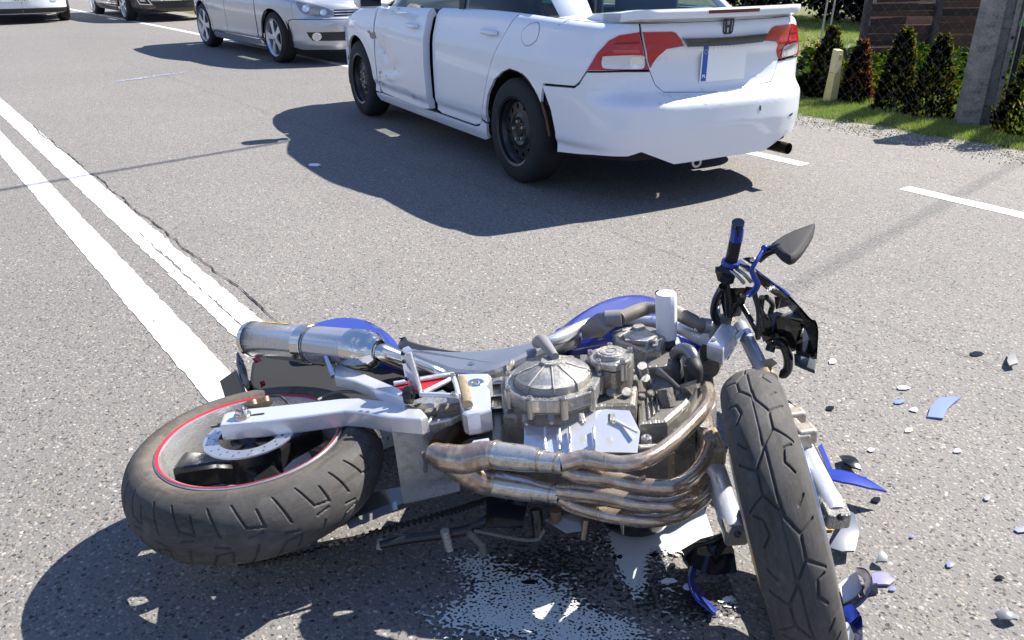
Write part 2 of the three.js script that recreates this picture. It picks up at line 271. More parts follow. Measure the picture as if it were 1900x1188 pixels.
// a skin cut to an outline on any surface S(a, b) with a folded-in edge, so that gaps between neighbouring skins are real
function skin(S, N, outline, { holes = [], lift = 0, gap = 0.0025, fold = 0.018, curved = false, edge = 0.03, fine = 0.04 } = {}) {
  const area = (p) => p.reduce((s, q, i) => { const r = p[(i + 1) % p.length]; return s + q[0] * r[1] - r[0] * q[1]; }, 0);
  const prepare = (p, ccw, shrink) => {
    if (curved) p = new THREE.SplineCurve([...p, p[0]].map((q) => new THREE.Vector2(...q))).getPoints(p.length * 6).slice(0, -1).map((q) => [q.x, q.y]);
    if ((area(p) > 0) !== ccw) p = [...p].reverse();
    const r = []; p.forEach((a, i) => { const b = p[(i + 1) % p.length], n = Math.max(1, Math.ceil(Math.hypot(b[0] - a[0], b[1] - a[1]) / edge)); for (let k = 0; k < n; k++) r.push([lerp(a[0], b[0], k / n), lerp(a[1], b[1], k / n)]); });
    return r.map((a, i) => { const p0 = r[(i + r.length - 1) % r.length], p1 = r[(i + 1) % r.length]; let tx = p1[0] - p0[0], ty = p1[1] - p0[1]; const l = Math.hypot(tx, ty) || 1; return [a[0] - ty / l * shrink, a[1] + tx / l * shrink]; });
  };
  const out = prepare(outline, true, gap), hs = holes.map((h) => prepare(h, false, gap));
  const all = [out, ...hs].flat(), tri = THREE.ShapeUtils.triangulateShape(out.map((q) => new THREE.Vector2(...q)), hs.map((h) => h.map((q) => new THREE.Vector2(...q))));
  let g = new THREE.BufferGeometry(); g.setAttribute('position', new THREE.Float32BufferAttribute(tri.flat().flatMap((i) => [all[i][0], all[i][1], 0]), 3));
  g = TESS(fine).modify(g); const P = g.attributes.position, n = P.count, pos = [], nor = [], uv = [];
  for (let i = 0; i < n; i += 3) {
    const q = [0, 1, 2].map((k) => [P.getX(i + k), P.getY(i + k)]), p = q.map((c) => S(c[0], c[1], lift)), nn = q.map((c) => N(c[0], c[1]));
    const f = p[1].clone().sub(p[0]).cross(p[2].clone().sub(p[0])), o = f.dot(nn[0]) < 0 ? [0, 2, 1] : [0, 1, 2];
    for (const k of o) { pos.push(p[k].x, p[k].y, p[k].z); nor.push(nn[k].x, nn[k].y, nn[k].z); uv.push(q[k][0], q[k][1]); }
  }
  if (fold > 0) for (const loop of [out, ...hs]) loop.forEach((a, i) => {
    const b = loop[(i + 1) % loop.length], na = N(...a), nb = N(...b), p = S(a[0], a[1], lift), r = S(b[0], b[1], lift), p2 = p.clone().addScaledVector(na, -fold), r2 = r.clone().addScaledVector(nb, -fold);
    const fn = r.clone().sub(p).cross(na).normalize();
    for (const [v, c] of [[p, a], [p2, a], [r, b], [r, b], [p2, a], [r2, b]]) { pos.push(v.x, v.y, v.z); nor.push(fn.x, fn.y, fn.z); uv.push(c[0], c[1]); }
  });
  const r = new THREE.BufferGeometry(); r.setAttribute('position', new THREE.Float32BufferAttribute(pos, 3)); r.setAttribute('normal', new THREE.Float32BufferAttribute(nor, 3)); r.setAttribute('uv', new THREE.Float32BufferAttribute(uv, 2)); return r;
}
const wallSkin = (W, outline, o) => skin((q, y, l) => W.point(q, y, l), (q, y) => W.normal(q, y), outline, o);
const mirrorQ = (p) => p.map(([q, y]) => [-q, y]);
const both = (p) => [...p, ...mirrorQ(p).reverse()];         // a left half, from the centre line round to the centre line, and its mirror
const arcPts = (W, x, y, r, a0, a1, n = 16, sg = 1) => Array.from({ length: n + 1 }, (_, i) => { const a = lerp(a0, a1, i / n) * Math.PI / 180; return [W.qx(x + r * Math.cos(a), sg), y + r * Math.sin(a)]; });
const RAYTO = (o) => { o.updateMatrixWorld(true); const inv = o.matrixWorld.clone().invert(), e = EYE.clone().applyMatrix4(inv); return (px, py) => [e, ray(px, py).transformDirection(inv)]; };
// the upper body: a lower ring at the belt and a higher one at the roof
class Cabin {
  constructor(low, high, y0, y1) { const c = (k) => new THREE.CatmullRomCurve3([V(k[1][0], 0, -k[1][1]), ...k.map((p) => V(p[0], 0, p[1])), V(k[k.length - 2][0], 0, -k[k.length - 2][1])], false, 'centripetal'); this.n = low.length; this.a = c(low); this.b = c(high); this.y0 = y0; this.y1 = y1; }
  f(t) { return (1 + Math.abs(t) * (this.n - 1)) / (this.n + 1); }
  point(t, h, lift = 0) { const sg = t < 0 ? 1 : -1, k = this.f(t), a = this.a.getPoint(k), b = this.b.getPoint(k); a.y = this.y0(a.x); b.y = this.y1; const p = a.lerp(b, h), l = Math.max(0, p.z); const e = h * (1 - h) * 0.10; const T = this.a.getTangent(k); p.x += -T.z * (e + lift); p.z = (l + T.x * (e + lift) * (l > 0.02 ? 1 : 0)) * sg; return p; }
  normal(t, h) { const e = 0.004, d1 = this.point(t + e, h).sub(this.point(t - e, h)), d2 = this.point(t, h + e).sub(this.point(t, h - e)), n = d1.cross(d2).normalize(), p = this.point(t, h); if (n.x * (p.x - 0.9) * 0.4 + n.z * p.z < 0) n.negate(); return n; }
}
const cabinSkin = (C, outline, o) => skin((t, h, l) => C.point(t, h, l), (t, h) => C.normal(t, h), outline, { edge: 0.02, gap: 0, ...o });

function makeWheel(name, parent, r, w, rim, faceMat, style) {   // turns round z, outer face towards +z
  const g = group(name, parent);
  const prof = [[rim, -w / 2 + 0.012], [rim + 0.012, -w / 2], [r - 0.05, -w / 2 - 0.004], [r - 0.016, -w / 2 + 0.012], [r - 0.002, -w / 2 + 0.035], [r, 0], [r - 0.002, w / 2 - 0.035], [r - 0.016, w / 2 - 0.012], [r - 0.05, w / 2 + 0.004], [rim + 0.012, w / 2], [rim, w / 2 - 0.012]];
  mesh('tyre', latheZ(prof, 0, 0, 0, 64), M.carRubber, g);
  if (style === 'steel') {
    const holes = []; for (let i = 0; i < 12; i++) { const a = i / 12 * Math.PI * 2 + 0.13; holes.push(Array.from({ length: 10 }, (_, k) => [Math.cos(a) * rim * 0.745 + 0.0125 * Math.cos(k / 10 * 6.283), Math.sin(a) * rim * 0.745 + 0.0165 * Math.sin(k / 10 * 6.283)])); }
    const disc = plate(Array.from({ length: 48 }, (_, k) => [Math.cos(k / 48 * 6.283) * rim * 0.88, Math.sin(k / 48 * 6.283) * rim * 0.88]), 0.0, 0.012, 0.003, holes); disc.translate(0, 0, w / 2 - 0.062);
    const barrel = latheZ([[rim * 0.86, w / 2 - 0.075], [rim * 0.9, w / 2 - 0.045], [rim * 0.97, w / 2 - 0.03], [rim * 0.985, w / 2 - 0.006], [rim + 0.012, w / 2 + 0.001], [rim + 0.012, w / 2 - 0.01], [rim, -w / 2]], 0, 0, 0, 56);
    const hub = latheZ([[0, w / 2 - 0.045], [0.03, w / 2 - 0.045], [0.033, w / 2 - 0.05], [0.05, w / 2 - 0.052], [0.085, w / 2 - 0.04], [0.1, w / 2 - 0.045], [0.125, w / 2 - 0.056]], 0, 0, 0, 40);
    mesh('wheel_disc', [disc, barrel, hub], faceMat, g);
    mesh('brake_drum', latheZ([[0, w / 2 - 0.10], [rim * 0.8, w / 2 - 0.10], [rim * 0.82, -w / 2]], 0, 0, 0, 24), M.gap, g);
    for (let i = 0; i < 5; i++) { const a = i / 5 * 6.283 + 0.4; const b = new THREE.CylinderGeometry(0.0095, 0.011, 0.02, 6); b.rotateX(Math.PI / 2); b.translate(Math.cos(a) * 0.057, Math.sin(a) * 0.057, w / 2 - 0.038); mesh('wheel_nut', b, M.nut || (M.nut = std([0.42, 0.41, 0.39], 0.4, 0.6)), g); }
  } else {
    const rimG = latheZ([[rim * 0.9, -w / 2], [rim * 0.92, w / 2 - 0.03], [rim * 0.96, w / 2 - 0.012], [rim + 0.006, w / 2 + 0.002], [rim + 0.012, w / 2 - 0.006]], 0, 0, 0, 56);
    const sp = []; for (let i = 0; i < 5; i++) { const a = i / 5 * 6.283 + 0.3, s = plate([[0.03, -0.036], [rim * 0.5, -0.03], [rim * 0.94, -0.052], [rim * 0.94, 0.052], [rim * 0.5, 0.03], [0.03, 0.036]], 0, 0.024, 0.006); s.rotateZ(a); s.translate(0, 0, w / 2 - 0.035); sp.push(s); }
    mesh('rim', [rimG, ...sp, latheZ([[0, w / 2 - 0.004], [0.03, w / 2 - 0.004], [0.06, w / 2 - 0.014], [0.065, w / 2 - 0.04]], 0, 0, 0, 30)], faceMat, g);
    mesh('brake_disc', latheZ([[0, w / 2 - 0.075], [rim * 0.7, w / 2 - 0.075], [rim * 0.7, w / 2 - 0.09]], 0, 0, 0, 32), std([0.05, 0.05, 0.05], 0.6, 0.4), g);
  }
  return g;
}
// everything of a car's body that the camera does not single out: shell, deck, roof, wheel arches, floor
function bodyCore(car, W, C, paint, arches, { cowl, bootEnd, floor = 0.27, archR = 0.37 }) {
  const ok = (q, y) => { const p = W.point(q, y); return !arches.some((a) => Math.hypot(p.x - a, p.y - 0.31) < archR - 0.01 && Math.abs(p.z) > 0.4); };
  const pos = [], nq = 300, ny = 36;
  for (let i = 0; i < nq; i++) for (let j = 0; j < ny; j++) {
    const q0 = -W.L + 2 * W.L * i / nq, q1 = -W.L + 2 * W.L * (i + 1) / nq, yt = (q) => W.ytop(W.at(q).x) - 0.035, y = (q, k) => lerp(floor, yt(q), k / ny);
    if (![[q0, y(q0, j)], [q1, y(q1, j)], [q0, y(q0, j + 1)], [q1, y(q1, j + 1)]].every((c) => ok(...c))) continue;
    const a = W.point(q0, y(q0, j), -0.035), b = W.point(q1, y(q1, j), -0.035), c = W.point(q0, y(q0, j + 1), -0.035), d = W.point(q1, y(q1, j + 1), -0.035);
    for (const v of [a, b, c, b, d, c]) pos.push(v.x, v.y, v.z);
  }
  const sg = new THREE.BufferGeometry(); sg.setAttribute('position', new THREE.Float32BufferAttribute(pos, 3)); sg.computeVertexNormals();
  mesh('body_shell', sg, M.gap, car);
  const deckAt = (q) => { const x = W.at(q).x; return W.point(q, W.ytop(x) - 0.001, 0); };
  const strip = (q0, q1, n = 60) => grid(18, n, (a, b) => { const q = lerp(q0, q1, b), p = deckAt(q), k = a * 2 - 1; return V(p.x, p.y + 0.022 * (1 - k * k) * sm(0, 0.4, Math.abs(p.z)), Math.abs(p.z) * k); });
  mesh('boot_deck', strip(0.001, W.qx(bootEnd), 30), paint, car);
  mesh('bonnet', strip(W.qx(cowl), W.L - 0.001, 60), paint, car);
  const roof = grid(24, 30, (a, b) => { const p = C.point(0.001 + 0.998 * b, 1), k = a * 2 - 1; return V(p.x, p.y + 0.05 * (1 - k * k) * sm(0, 0.3, Math.abs(p.z)), p.z * k); });
  mesh('roof', roof, paint, car);
  for (const a of arches) for (const sd of [-1, 1]) {
    const hw = W.at(W.qx(a)).z, R = archR + 0.03, wl = grid(26, 4, (u, v) => { const t = (-12 + 204 * u) * Math.PI / 180; return V(a + R * Math.cos(t), 0.31 + R * Math.sin(t), sd * lerp(hw - 0.42, hw - 0.055, v)); }), bk = grid(26, 1, (u, v) => { const t = (-12 + 204 * u) * Math.PI / 180; return V(a + R * v * Math.cos(t), 0.31 + R * v * Math.sin(t), sd * (hw - 0.42)); });
    mesh('wheel_liner', [wl, bk], M.liner, car);
  }
  const xs = W.p.map((p) => p.x), x0 = Math.min(...xs) + 0.3, x1 = Math.max(...xs) - 0.3;
  mesh('underbody', [box(x1 - x0, 0.1, 1.1, (x0 + x1) / 2, floor + 0.06, 0, 0.02)], M.gap, car);
  return { deckAt };
}
function seats(car, xs) { for (const [x, z] of xs) { const g = [box(0.5, 0.16, 0.5, x, 0.5, z, 0.05), box(0.14, 0.62, 0.48, x - 0.27, 0.82, z, 0.05), box(0.1, 0.18, 0.26, x - 0.31, 1.2, z, 0.04)]; mesh('seat', g, M.seat, car); } }

{ // ---- the white saloon that was hit
  const car = thing('white_saloon_car', 'dented white saloon car on black steel wheels with its front door ajar', 'car', [0.757, 0, -5.56]);
  car.rotation.y = 120.1 * Math.PI / 180;
  const side = [[0.1, 0.10], [0.2, 0.045], [0.24, 0.028], [0.33, 0.03], [0.345, 0.012], [0.45, 0.006], [0.6, 0], [0.74, 0.003], [0.80, 0.010], [0.86, 0.026], [0.93, 0.045], [1.2, 0.12]];
  const rear = [[0.1, 0.12], [0.19, 0.07], [0.24, 0.035], [0.33, 0.016], [0.44, 0.0], [0.55, 0.004], [0.578, 0.014], [0.60, 0.05], [0.617, 0.085], [0.635, 0.098], [0.69, 0.11], [0.80, 0.118], [0.845, 0.09], [0.87, 0.098], [0.95, 0.092], [1.2, 0.12]];
  const look = (t, y) => { for (let i = 1; i < t.length; i++) if (y <= t[i][0]) { const k = (y - t[i - 1][0]) / (t[i][0] - t[i - 1][0]); return lerp(t[i - 1][1], t[i][1], Math.max(0, k)); } return t[t.length - 1][1]; };
  const soft = (t, y) => (look(t, y - 0.012) + 2 * look(t, y) + look(t, y + 0.012)) / 4;
  const ytop = (x) => x < 0.2 ? lerp(0.985, 1.0, sm(-0.9, 0.2, x)) : x < 2.4 ? lerp(1.0, 0.94, sm(0.2, 2.4, x)) : lerp(0.94, 0.70, sm(2.3, 3.75, x));
  const off = (a, y) => {
    const k = sm(0.30, 0.86, -a.nx), f = sm(0.35, 0.9, a.nx), yt = ytop(a.x), e = Math.min(1, Math.max(0, (y - (yt - 0.06)) / 0.06));
    const dent = a.sg > 0 ? 0.022 * Math.exp(-(((a.x - 2.05) / 0.16) ** 2) - (((y - 0.60 - 0.25 * (a.x - 2.0)) / 0.07) ** 2)) + 0.014 * Math.exp(-(((a.x - 1.85) / 0.22) ** 2) - (((y - 0.50 + 0.2 * (a.x - 1.8)) / 0.045) ** 2)) - 0.010 * Math.exp(-(((a.x - 1.95) / 0.3) ** 2) - (((y - 0.44 + 0.12 * (a.x - 1.8)) / 0.03) ** 2)) : 0;
    return lerp(soft(side, y), soft(rear, y), k) + 0.06 * (1 - Math.sqrt(1 - e * e * 0.97)) * (1 - 0.4 * k) + f * 0.05 * sm(0.6, 0.3, y) + dent;
  };
  const W = new Wall([[-0.955, 0], [-0.948, 0.25], [-0.92, 0.48], [-0.85, 0.66], [-0.70, 0.785], [-0.45, 0.845], [0, 0.866], [0.6, 0.874], [1.4, 0.876], [2.2, 0.872], [2.75, 0.86], [3.1, 0.80], [3.32, 0.68], [3.46, 0.45], [3.52, 0.2], [3.53, 0]], off, ytop);
  const C = new Cabin([[-0.45, 0], [-0.43, 0.4], [-0.32, 0.62], [0.05, 0.755], [0.8, 0.79], [1.55, 0.785], [2.2, 0.74], [2.5, 0.45], [2.58, 0]], [[0.30, 0], [0.31, 0.3], [0.36, 0.45], [0.5, 0.53], [0.95, 0.565], [1.35, 0.56], [1.62, 0.52], [1.72, 0.3], [1.75, 0]], (x) => ytop(x) - 0.035, 1.385);
  const to = RAYTO(car), D = (px, py) => { const h = W.hit(...to(px, py)); if (!h) throw new Error('white car: no surface under ' + px + ',' + py); return h; };
  const dp = (list) => list.map((p) => D(...p)), put = (name, outline, m, o, parent = car) => mesh(name, wallSkin(W, outline, o), m, parent);
  bodyCore(car, W, C, M.whitePaint, [0, 2.7], { cowl: 2.35, bootEnd: -0.3 });
  const hubY = 0.318, yTop = (q) => [q, W.ytop(W.at(q).x) - 0.001];
  const topRun = (x0, x1, n, sg = 1) => Array.from({ length: n + 1 }, (_, i) => yTop(W.qx(lerp(x0, x1, i / n), sg)));
  // left flank, front to back
  const doorRearTop = W.qx(1.16), doorFront = 2.22;
  const frontDoor = [...topRun(doorFront, 1.17, 10), [W.qx(1.17), 0.80], [W.qx(1.165), 0.6], [W.qx(1.16), 0.40], [W.qx(1.165), 0.285], [W.qx(1.3), 0.268], [W.qx(2.18), 0.268], [W.qx(2.23), 0.30], [W.qx(2.24), 0.6]];
  const rearDoor = [...topRun(1.125, 0.07, 10), [W.qx(0.16), 0.86], [W.qx(0.27), 0.70], [W.qx(0.36), 0.52], [W.qx(0.42), 0.36], [W.qx(0.47), 0.285], [W.qx(0.54), 0.268], [W.qx(1.05), 0.268], [W.qx(1.12), 0.285], [W.qx(1.115), 0.6]];
  const arch = arcPts(W, 0, hubY, 0.365, 175, 5, 22), frontArch = arcPts(W, 2.7, hubY, 0.36, 180, 0, 22);
  const ragged = arch.map(([q, y], i) => [q, y + (i < 12 ? 0 : 0.008 * (hash2(i, 3) - 0.5) * 2)]);
  const sill = (sg) => { const k = [[W.qx(2.34), 0.25], [W.qx(2.335), 0.22], [W.qx(2.3), 0.185], [W.qx(0.45), 0.18], [W.qx(0.385), 0.2], [W.qx(0.385), 0.30], [W.qx(0.45), 0.31], [W.qx(0.48), 0.275], [W.qx(0.54), 0.26], [W.qx(1.14), 0.26], [W.qx(2.2), 0.26]]; return sg > 0 ? k : mirrorQ(k); };
  const bumperLeft = dp([[1006, 158], [1040, 161], [1066, 163], [1075, 156], [1089, 134]]);
  const quarter = (sg) => {
    const k = [...topRun(0.06, -0.45, 6), ...dp([[1120, 40]]).map(([q]) => yTop(q)), ...dp([[1186, 46]]).map(([q, y]) => yTop(q)), ...dp([[1187, 60], [1196, 100], [1203, 130], [1150, 131], [1089, 132], [1074, 153], [1065, 160], [1040, 158], [1008, 155]]), ...ragged.filter(([q, y]) => y > 0.50 || q > W.qx(0)), [W.qx(0.375), 0.31], [W.qx(0.44), 0.325], [W.qx(0.395), 0.42], [W.qx(0.36), 0.52], [W.qx(0.27), 0.70], [W.qx(0.16), 0.86]];
    return sg > 0 ? k : mirrorQ(k);
  };
  const fender = (sg) => { const k = [...topRun(3.15, 2.25, 8), [W.qx(2.255), 0.6], [W.qx(2.25), 0.26], [W.qx(2.345), 0.26], ...frontArch.filter(([q, y]) => y > 0.28), [W.qx(3.09), 0.42], [W.qx(3.2), 0.52], [W.qx(3.22), 0.6]]; return sg > 0 ? k : mirrorQ(k); };
  for (const sg of [1, -1]) {
    put('sill', sill(sg), M.whitePaint, { edge: 0.05 });
    put('rear_wing', quarter(sg), M.whitePaint, { edge: 0.03, fine: sg > 0 ? 0.025 : 0.05 });
    put('front_wing', fender(sg), M.whitePaint, { edge: 0.03 });
    put('rear_door', sg > 0 ? rearDoor : mirrorQ(rearDoor), M.whitePaint, { edge: 0.04, fine: sg > 0 ? 0.02 : 0.05 });
    if (sg < 0) put('front_door', mirrorQ(frontDoor), M.whitePaint, { edge: 0.04 });
  }
  { // the front door, sprung open a little on its hinge
    const hx = 2.235, hz = -0.86, d = group('front_door', car); d.position.set(hx, 0, hz); d.rotation.y = -2.6 * Math.PI / 180;
    d.userData.label = 'dented front door standing slightly open';
    const g = wallSkin(W, frontDoor, { edge: 0.04, fold: 0.05, fine: 0.018 }); g.translate(-hx, 0, -hz); mesh('door_skin', g, M.whitePaint, d);
    const hnd = D(778, 47), p = W.point(hnd[0], hnd[1]); const hg = tube([[p.x - 0.085, p.y, p.z + 0.0], [p.x - 0.06, p.y, p.z - 0.028], [p.x + 0.06, p.y + 0.002, p.z - 0.028], [p.x + 0.085, p.y + 0.002, p.z]], [0.014, 0.017, 0.017, 0.014], { seg: 16 }); hg.translate(-hx, 0, -hz); mesh('door_handle', hg, M.whitePaint, d);
    const sh = grid(4, 12, (a, b) => W.point(lerp(W.qx(1.19), W.qx(2.2), b), lerp(0.3, 0.9, a), -0.052)); sh.translate(-hx, 0, -hz); mesh('door_lining', sh, M.trim, d);
    const mir = [box(0.16, 0.135, 0.20, 2.03, 1.0, -0.975, 0.05), hull([[2.08, 0.93, -0.82], [2.0, 0.93, -0.82], [2.08, 0.97, -0.9], [2.0, 0.97, -0.9], [2.1, 0.965, -0.82], [2.0, 0.965, -0.82]])]; const mg = merge(mir); mg.translate(-hx, 0, -hz); mesh('door_mirror', mg, M.whitePaint, d);
    const gl = box(0.01, 0.105, 0.165, 1.95, 1.002, -0.975, 0.02); gl.translate(-hx, 0, -hz); mesh('mirror_glass', gl, std([0.05, 0.055, 0.06], 0.08, 1), d);
  }
  { const hnd = D(911, 60), p = W.point(hnd[0], hnd[1]); mesh('door_handle', tube([[p.x - 0.085, p.y, p.z], [p.x - 0.06, p.y, p.z - 0.028], [p.x + 0.06, p.y + 0.002, p.z - 0.028], [p.x + 0.085, p.y + 0.002, p.z]], [0.014, 0.017, 0.017, 0.014], { seg: 16 }), M.whitePaint, car); }
  { // fuel flap: a thin lid whose edge shows as a fine line
    const c = dp([[984, 44], [999, 42], [1001, 55], [995, 75], [980, 85], [970, 78], [968, 60]]); put('fuel_flap', c, M.whitePaint, { lift: 0.0025, curved: true, fold: 0.004, edge: 0.02 });
    put('fuel_flap_seal', c, std([0.28, 0.29, 0.31], 0.7), { lift: 0.0009, curved: true, fold: 0.001, edge: 0.02, gap: -0.0028 });
  }
  // tail: bumper, boot lid, lamps
  const lidL = [...dp([[1353, 170], [1300, 171], [1232, 171], [1216, 158], [1206, 133], [1197, 100], [1190, 60]]), ...dp([[1189, 46]]).map(([q]) => yTop(q)), ...dp([[1260, 30], [1320, 20]]).map(([q]) => yTop(q))];
  const cq = (l) => { const r = l.map((p) => [...p]); return r; };
  lidL[0][0] = 0.0; const lid = [...lidL, [0, ytop(-0.9) - 0.001], ...mirrorQ(lidL).reverse().slice(0, -1)];
  put('boot_lid', lid, M.whitePaint, { edge: 0.03, fine: 0.02 });
  const lidBot = dp([[1300, 171], [1232, 171], [1216, 158], [1206, 133]]);
  const bump = [[0, lidL[0][1]], ...lidBot, ...dp([[1150, 133]]), ...bumperLeft.slice().reverse(), ...dp([[1022, 205], [1030, 245], [1034, 282], [1100, 288], [1165, 291], [1190, 283]]), [0.35, 0.235], [0, 0.24]];
  put('rear_bumper', [...bump, ...mirrorQ(bump.slice(1, -1)).reverse()], M.whitePaint, { edge: 0.03, fold: 0.05, fine: 0.012 });
  const outer = dp([[1089, 131], [1108, 98], [1130, 74], [1150, 64], [1186, 58], [1195, 100], [1202, 130]]), inner = dp([[1191, 58], [1246, 57], [1254, 60], [1264, 73], [1269, 86], [1236, 92], [1222, 104], [1206, 127], [1199, 100]]);
  const rev = dp([[1118, 106], [1128, 103], [1190, 102], [1196, 112], [1194, 126], [1180, 129], [1128, 128], [1117, 120]]), bulb = dp([[1170, 105], [1184, 104], [1192, 111], [1192, 120], [1184, 127], [1172, 127], [1167, 116]]);
  const stripe = dp([[1138, 92], [1186, 91], [1188, 99], [1138, 99]]);
  for (const sg of [1, -1]) {
    const f = (p) => sg > 0 ? p : mirrorQ(p);
    const lamp = put('tail_light', f(outer), M.redLens, { lift: 0.007, fold: 0.012, gap: 0.0035 });
    mesh('reversing_lamp', wallSkin(W, f(rev), { lift: 0.0095, fold: 0.004, curved: true }), M.clearLens, lamp);
    mesh('lamp_bulb', wallSkin(W, f(bulb), { lift: 0.0125, fold: 0.004, curved: true, edge: 0.01 }), std([0.75, 0.75, 0.77], 0.12, 0.6), lamp);
    mesh('lamp_stripe', wallSkin(W, f(stripe), { lift: 0.0085, fold: 0.002 }), phys([0.55, 0.03, 0.04], 0.2, 0, { clearcoat: 1 }), lamp);
    put('tail_light', f(inner), M.redLens, { lift: 0.007, fold: 0.012, gap: 0.0035 });
    const ridge = dp([[1140, 80], [1186, 77], [1187, 80], [1139, 83]]); mesh('lamp_ridge', wallSkin(W, f(ridge), { lift: 0.009, fold: 0.003, gap: 0 }), std([0.16, 0.004, 0.008], 0.3), lamp);
    const under = dp([[1088, 132], [1204, 132], [1204, 133.5], [1088, 133.5]]); put('lamp_seal', f(under), M.trim, { lift: 0.004, fold: 0.006, gap: 0 });
  }
  const garn = dp([[1265, 71], [1357, 68], [1357, 83], [1277, 86]]); garn[1][0] = 0; garn[2][0] = 0; put('boot_trim_bar', [garn[0], garn[1], ...mirrorQ([garn[0], garn[3]]), garn[2], garn[3]], M.darkPaint, { lift: 0.022, fold: 0.025, gap: 0, edge: 0.03 });
  { // number plate, slightly bent at its lower edge, with a blue band
    const c = W.point(0.012, 0.765, 0.0), w = 0.335, h = 0.20; const pm = grid(12, 8, (a, b) => V(c.x - 0.02 - 0.012 * Math.sin(b * 3) * (1 - b), c.y - h / 2 + h * b, -c.z * 0 + (a - 0.5) * w + 0.004));
    const pg = box(0.006, h, w, c.x - 0.016, c.y, 0, 0.003); const pl = mesh('number_plate', pg, M.plateWhite, car);
    mesh('country_band', box(0.002, h - 0.012, 0.036, c.x - 0.0205, c.y, -w / 2 + 0.024, 0.0009), M.plateBlue, pl);
    const ft = await new FontLoader().loadAsync('fonts/droid/droid_sans_bold.typeface.json'); M.font = ft;
    const tg = new TextGeometry('PL', { font: ft, size: 0.017, depth: 0.001, curveSegments: 4 }); tg.rotateY(-Math.PI / 2); tg.translate(c.x - 0.0222, c.y - 0.075, -w / 2 + 0.010); mesh('country_letters', tg, M.plateWhite, pl);
    const st = []; for (let i = 0; i < 12; i++) { const a = i / 12 * 6.283, s = new THREE.CircleGeometry(0.0022, 5); s.rotateY(-Math.PI / 2); s.translate(c.x - 0.0222, c.y + 0.062 + 0.011 * Math.sin(a), -w / 2 + 0.024 + 0.011 * Math.cos(a)); st.push(s); } mesh('country_stars', st, std([0.7, 0.55, 0.05], 0.5), pl);
  }
  { // emblem: a rounded frame with an H between
    const c = W.point(0, D(1361, 48)[1], 0.004), e = group('emblem', car); e.position.set(c.x, c.y, 0); e.rotation.y = -Math.PI / 2; e.scale.setScalar(1.0);
    const fr = (k) => [[-0.036 * k, 0.030 * k], [-0.030 * k, 0.036 * k], [0.030 * k, 0.036 * k], [0.036 * k, 0.030 * k], [0.031 * k, -0.026 * k], [0.022 * k, -0.036 * k], [-0.022 * k, -0.036 * k], [-0.031 * k, -0.026 * k]];
    const H = [[-0.025, 0.034], [-0.014, 0.034], [-0.010, 0.006], [0.010, 0.006], [0.014, 0.034], [0.025, 0.034], [0.018, -0.034], [0.007, -0.034], [0.0085, -0.006], [-0.0085, -0.006], [-0.007, -0.034], [-0.018, -0.034]];
    mesh('emblem_frame', plate(fr(1.12), 0, 0.005, 0.001, [fr(0.93).reverse()]), M.trim, e); mesh('emblem_letter', plate(H, 0, 0.005, 0.001), M.trim, e);
  }
  { // spoiler over the boot edge
    const n = 40, sec = (k) => { const a = Math.abs(k), x = -0.865 + 0.05 * a * a + 0.24 * Math.pow(Math.max(0, a - 0.80) / 0.20, 2), z = k * 0.665, up = ytop(x); const fall = sm(0.86, 1.0, a); return { x, z, y: up + 0.055 - 0.03 * fall, ch: lerp(0.17, 0.12, a), th: lerp(0.040, 0.035, a) }; };
    const rows = []; for (let i = 0; i <= n; i++) { const s = sec(i / n * 2 - 1); rows.push([[s.x - 0.035, s.y + 0.006], [s.x - 0.03, s.y + 0.014], [s.x + 0.03, s.y + 0.012], [s.x + s.ch, s.y - 0.016], [s.x + s.ch + 0.01, s.y - 0.045], [s.x + 0.03, s.y - s.th - 0.012], [s.x - 0.03, s.y - s.th + 0.006], [s.x - 0.038, s.y - 0.004]].map(([x, y]) => V(x, y, s.z))); }
    const g = grid(8, n, (a, b) => rows[Math.round(b * n)][Math.round(a * 8) % 8]); mesh('spoiler', merge([creased(g, 0.7), hull(rows[0].concat(rows[1])), hull(rows[n].concat(rows[n - 1]))]), M.whitePaint, car);
    const bl = grid(20, 1, (a, b) => { const s = sec((a - 0.5) * 0.56); return V(s.x - 0.0405, s.y - 0.012 + 0.017 * b, s.z); }); mesh('brake_light', [bl], std([0.16, 0.02, 0.02], 0.25), car);
  }
  // cabin: pillars with real openings, panes and seats
  const win = [[[2.62, 0.05], [2.62, 0.90], [3.3, 0.92], [3.95, 0.92], [3.98, 0.05]].map(([a, h]) => [a / 8, h]), [[4.06, 0.05], [4.05, 0.92], [4.8, 0.92], [5.62, 0.86], [6.08, 0.3], [6.12, 0.05]].map(([a, h]) => [a / 8, h])];
  const qwin = [[2.30, 0.05], [2.44, 0.82], [2.56, 0.88], [2.57, 0.05]].map(([a, h]) => [a / 8, h]);
  for (const sg of [1, -1]) {
    const f = (p) => p.map(([a, h]) => [a * sg, h]);
    const pil = mesh('cabin_side', cabinSkin(C, f([[1.6 / 8, 0], [1.3 / 8, 1], [6.7 / 8, 1], [6.55 / 8, 0]]), { holes: [f(win[0]), f(win[1]), f(qwin)], fold: 0.03 }), M.whitePaint, car);
    for (const w of [...win, qwin]) { mesh('side_window', cabinSkin(C, f(w), { lift: -0.008, fold: 0 }), M.glass, car); }
    for (const [a, b] of [[2.28, 4.0], [4.03, 6.14]]) mesh('window_trim', cabinSkin(C, f([[a / 8, 0.0], [a / 8, 0.055], [b / 8, 0.055], [b / 8, 0.0]]), { lift: 0.006, fold: 0.012 }), M.trim, car);
    for (const [a, b] of [[2.55, 2.64], [3.97, 4.07]]) mesh('window_trim', cabinSkin(C, f([[a / 8, 0.05], [a / 8, 0.95], [b / 8, 0.95], [b / 8, 0.05]]), { lift: 0.004, fold: 0.012 }), M.trim, car);
  }
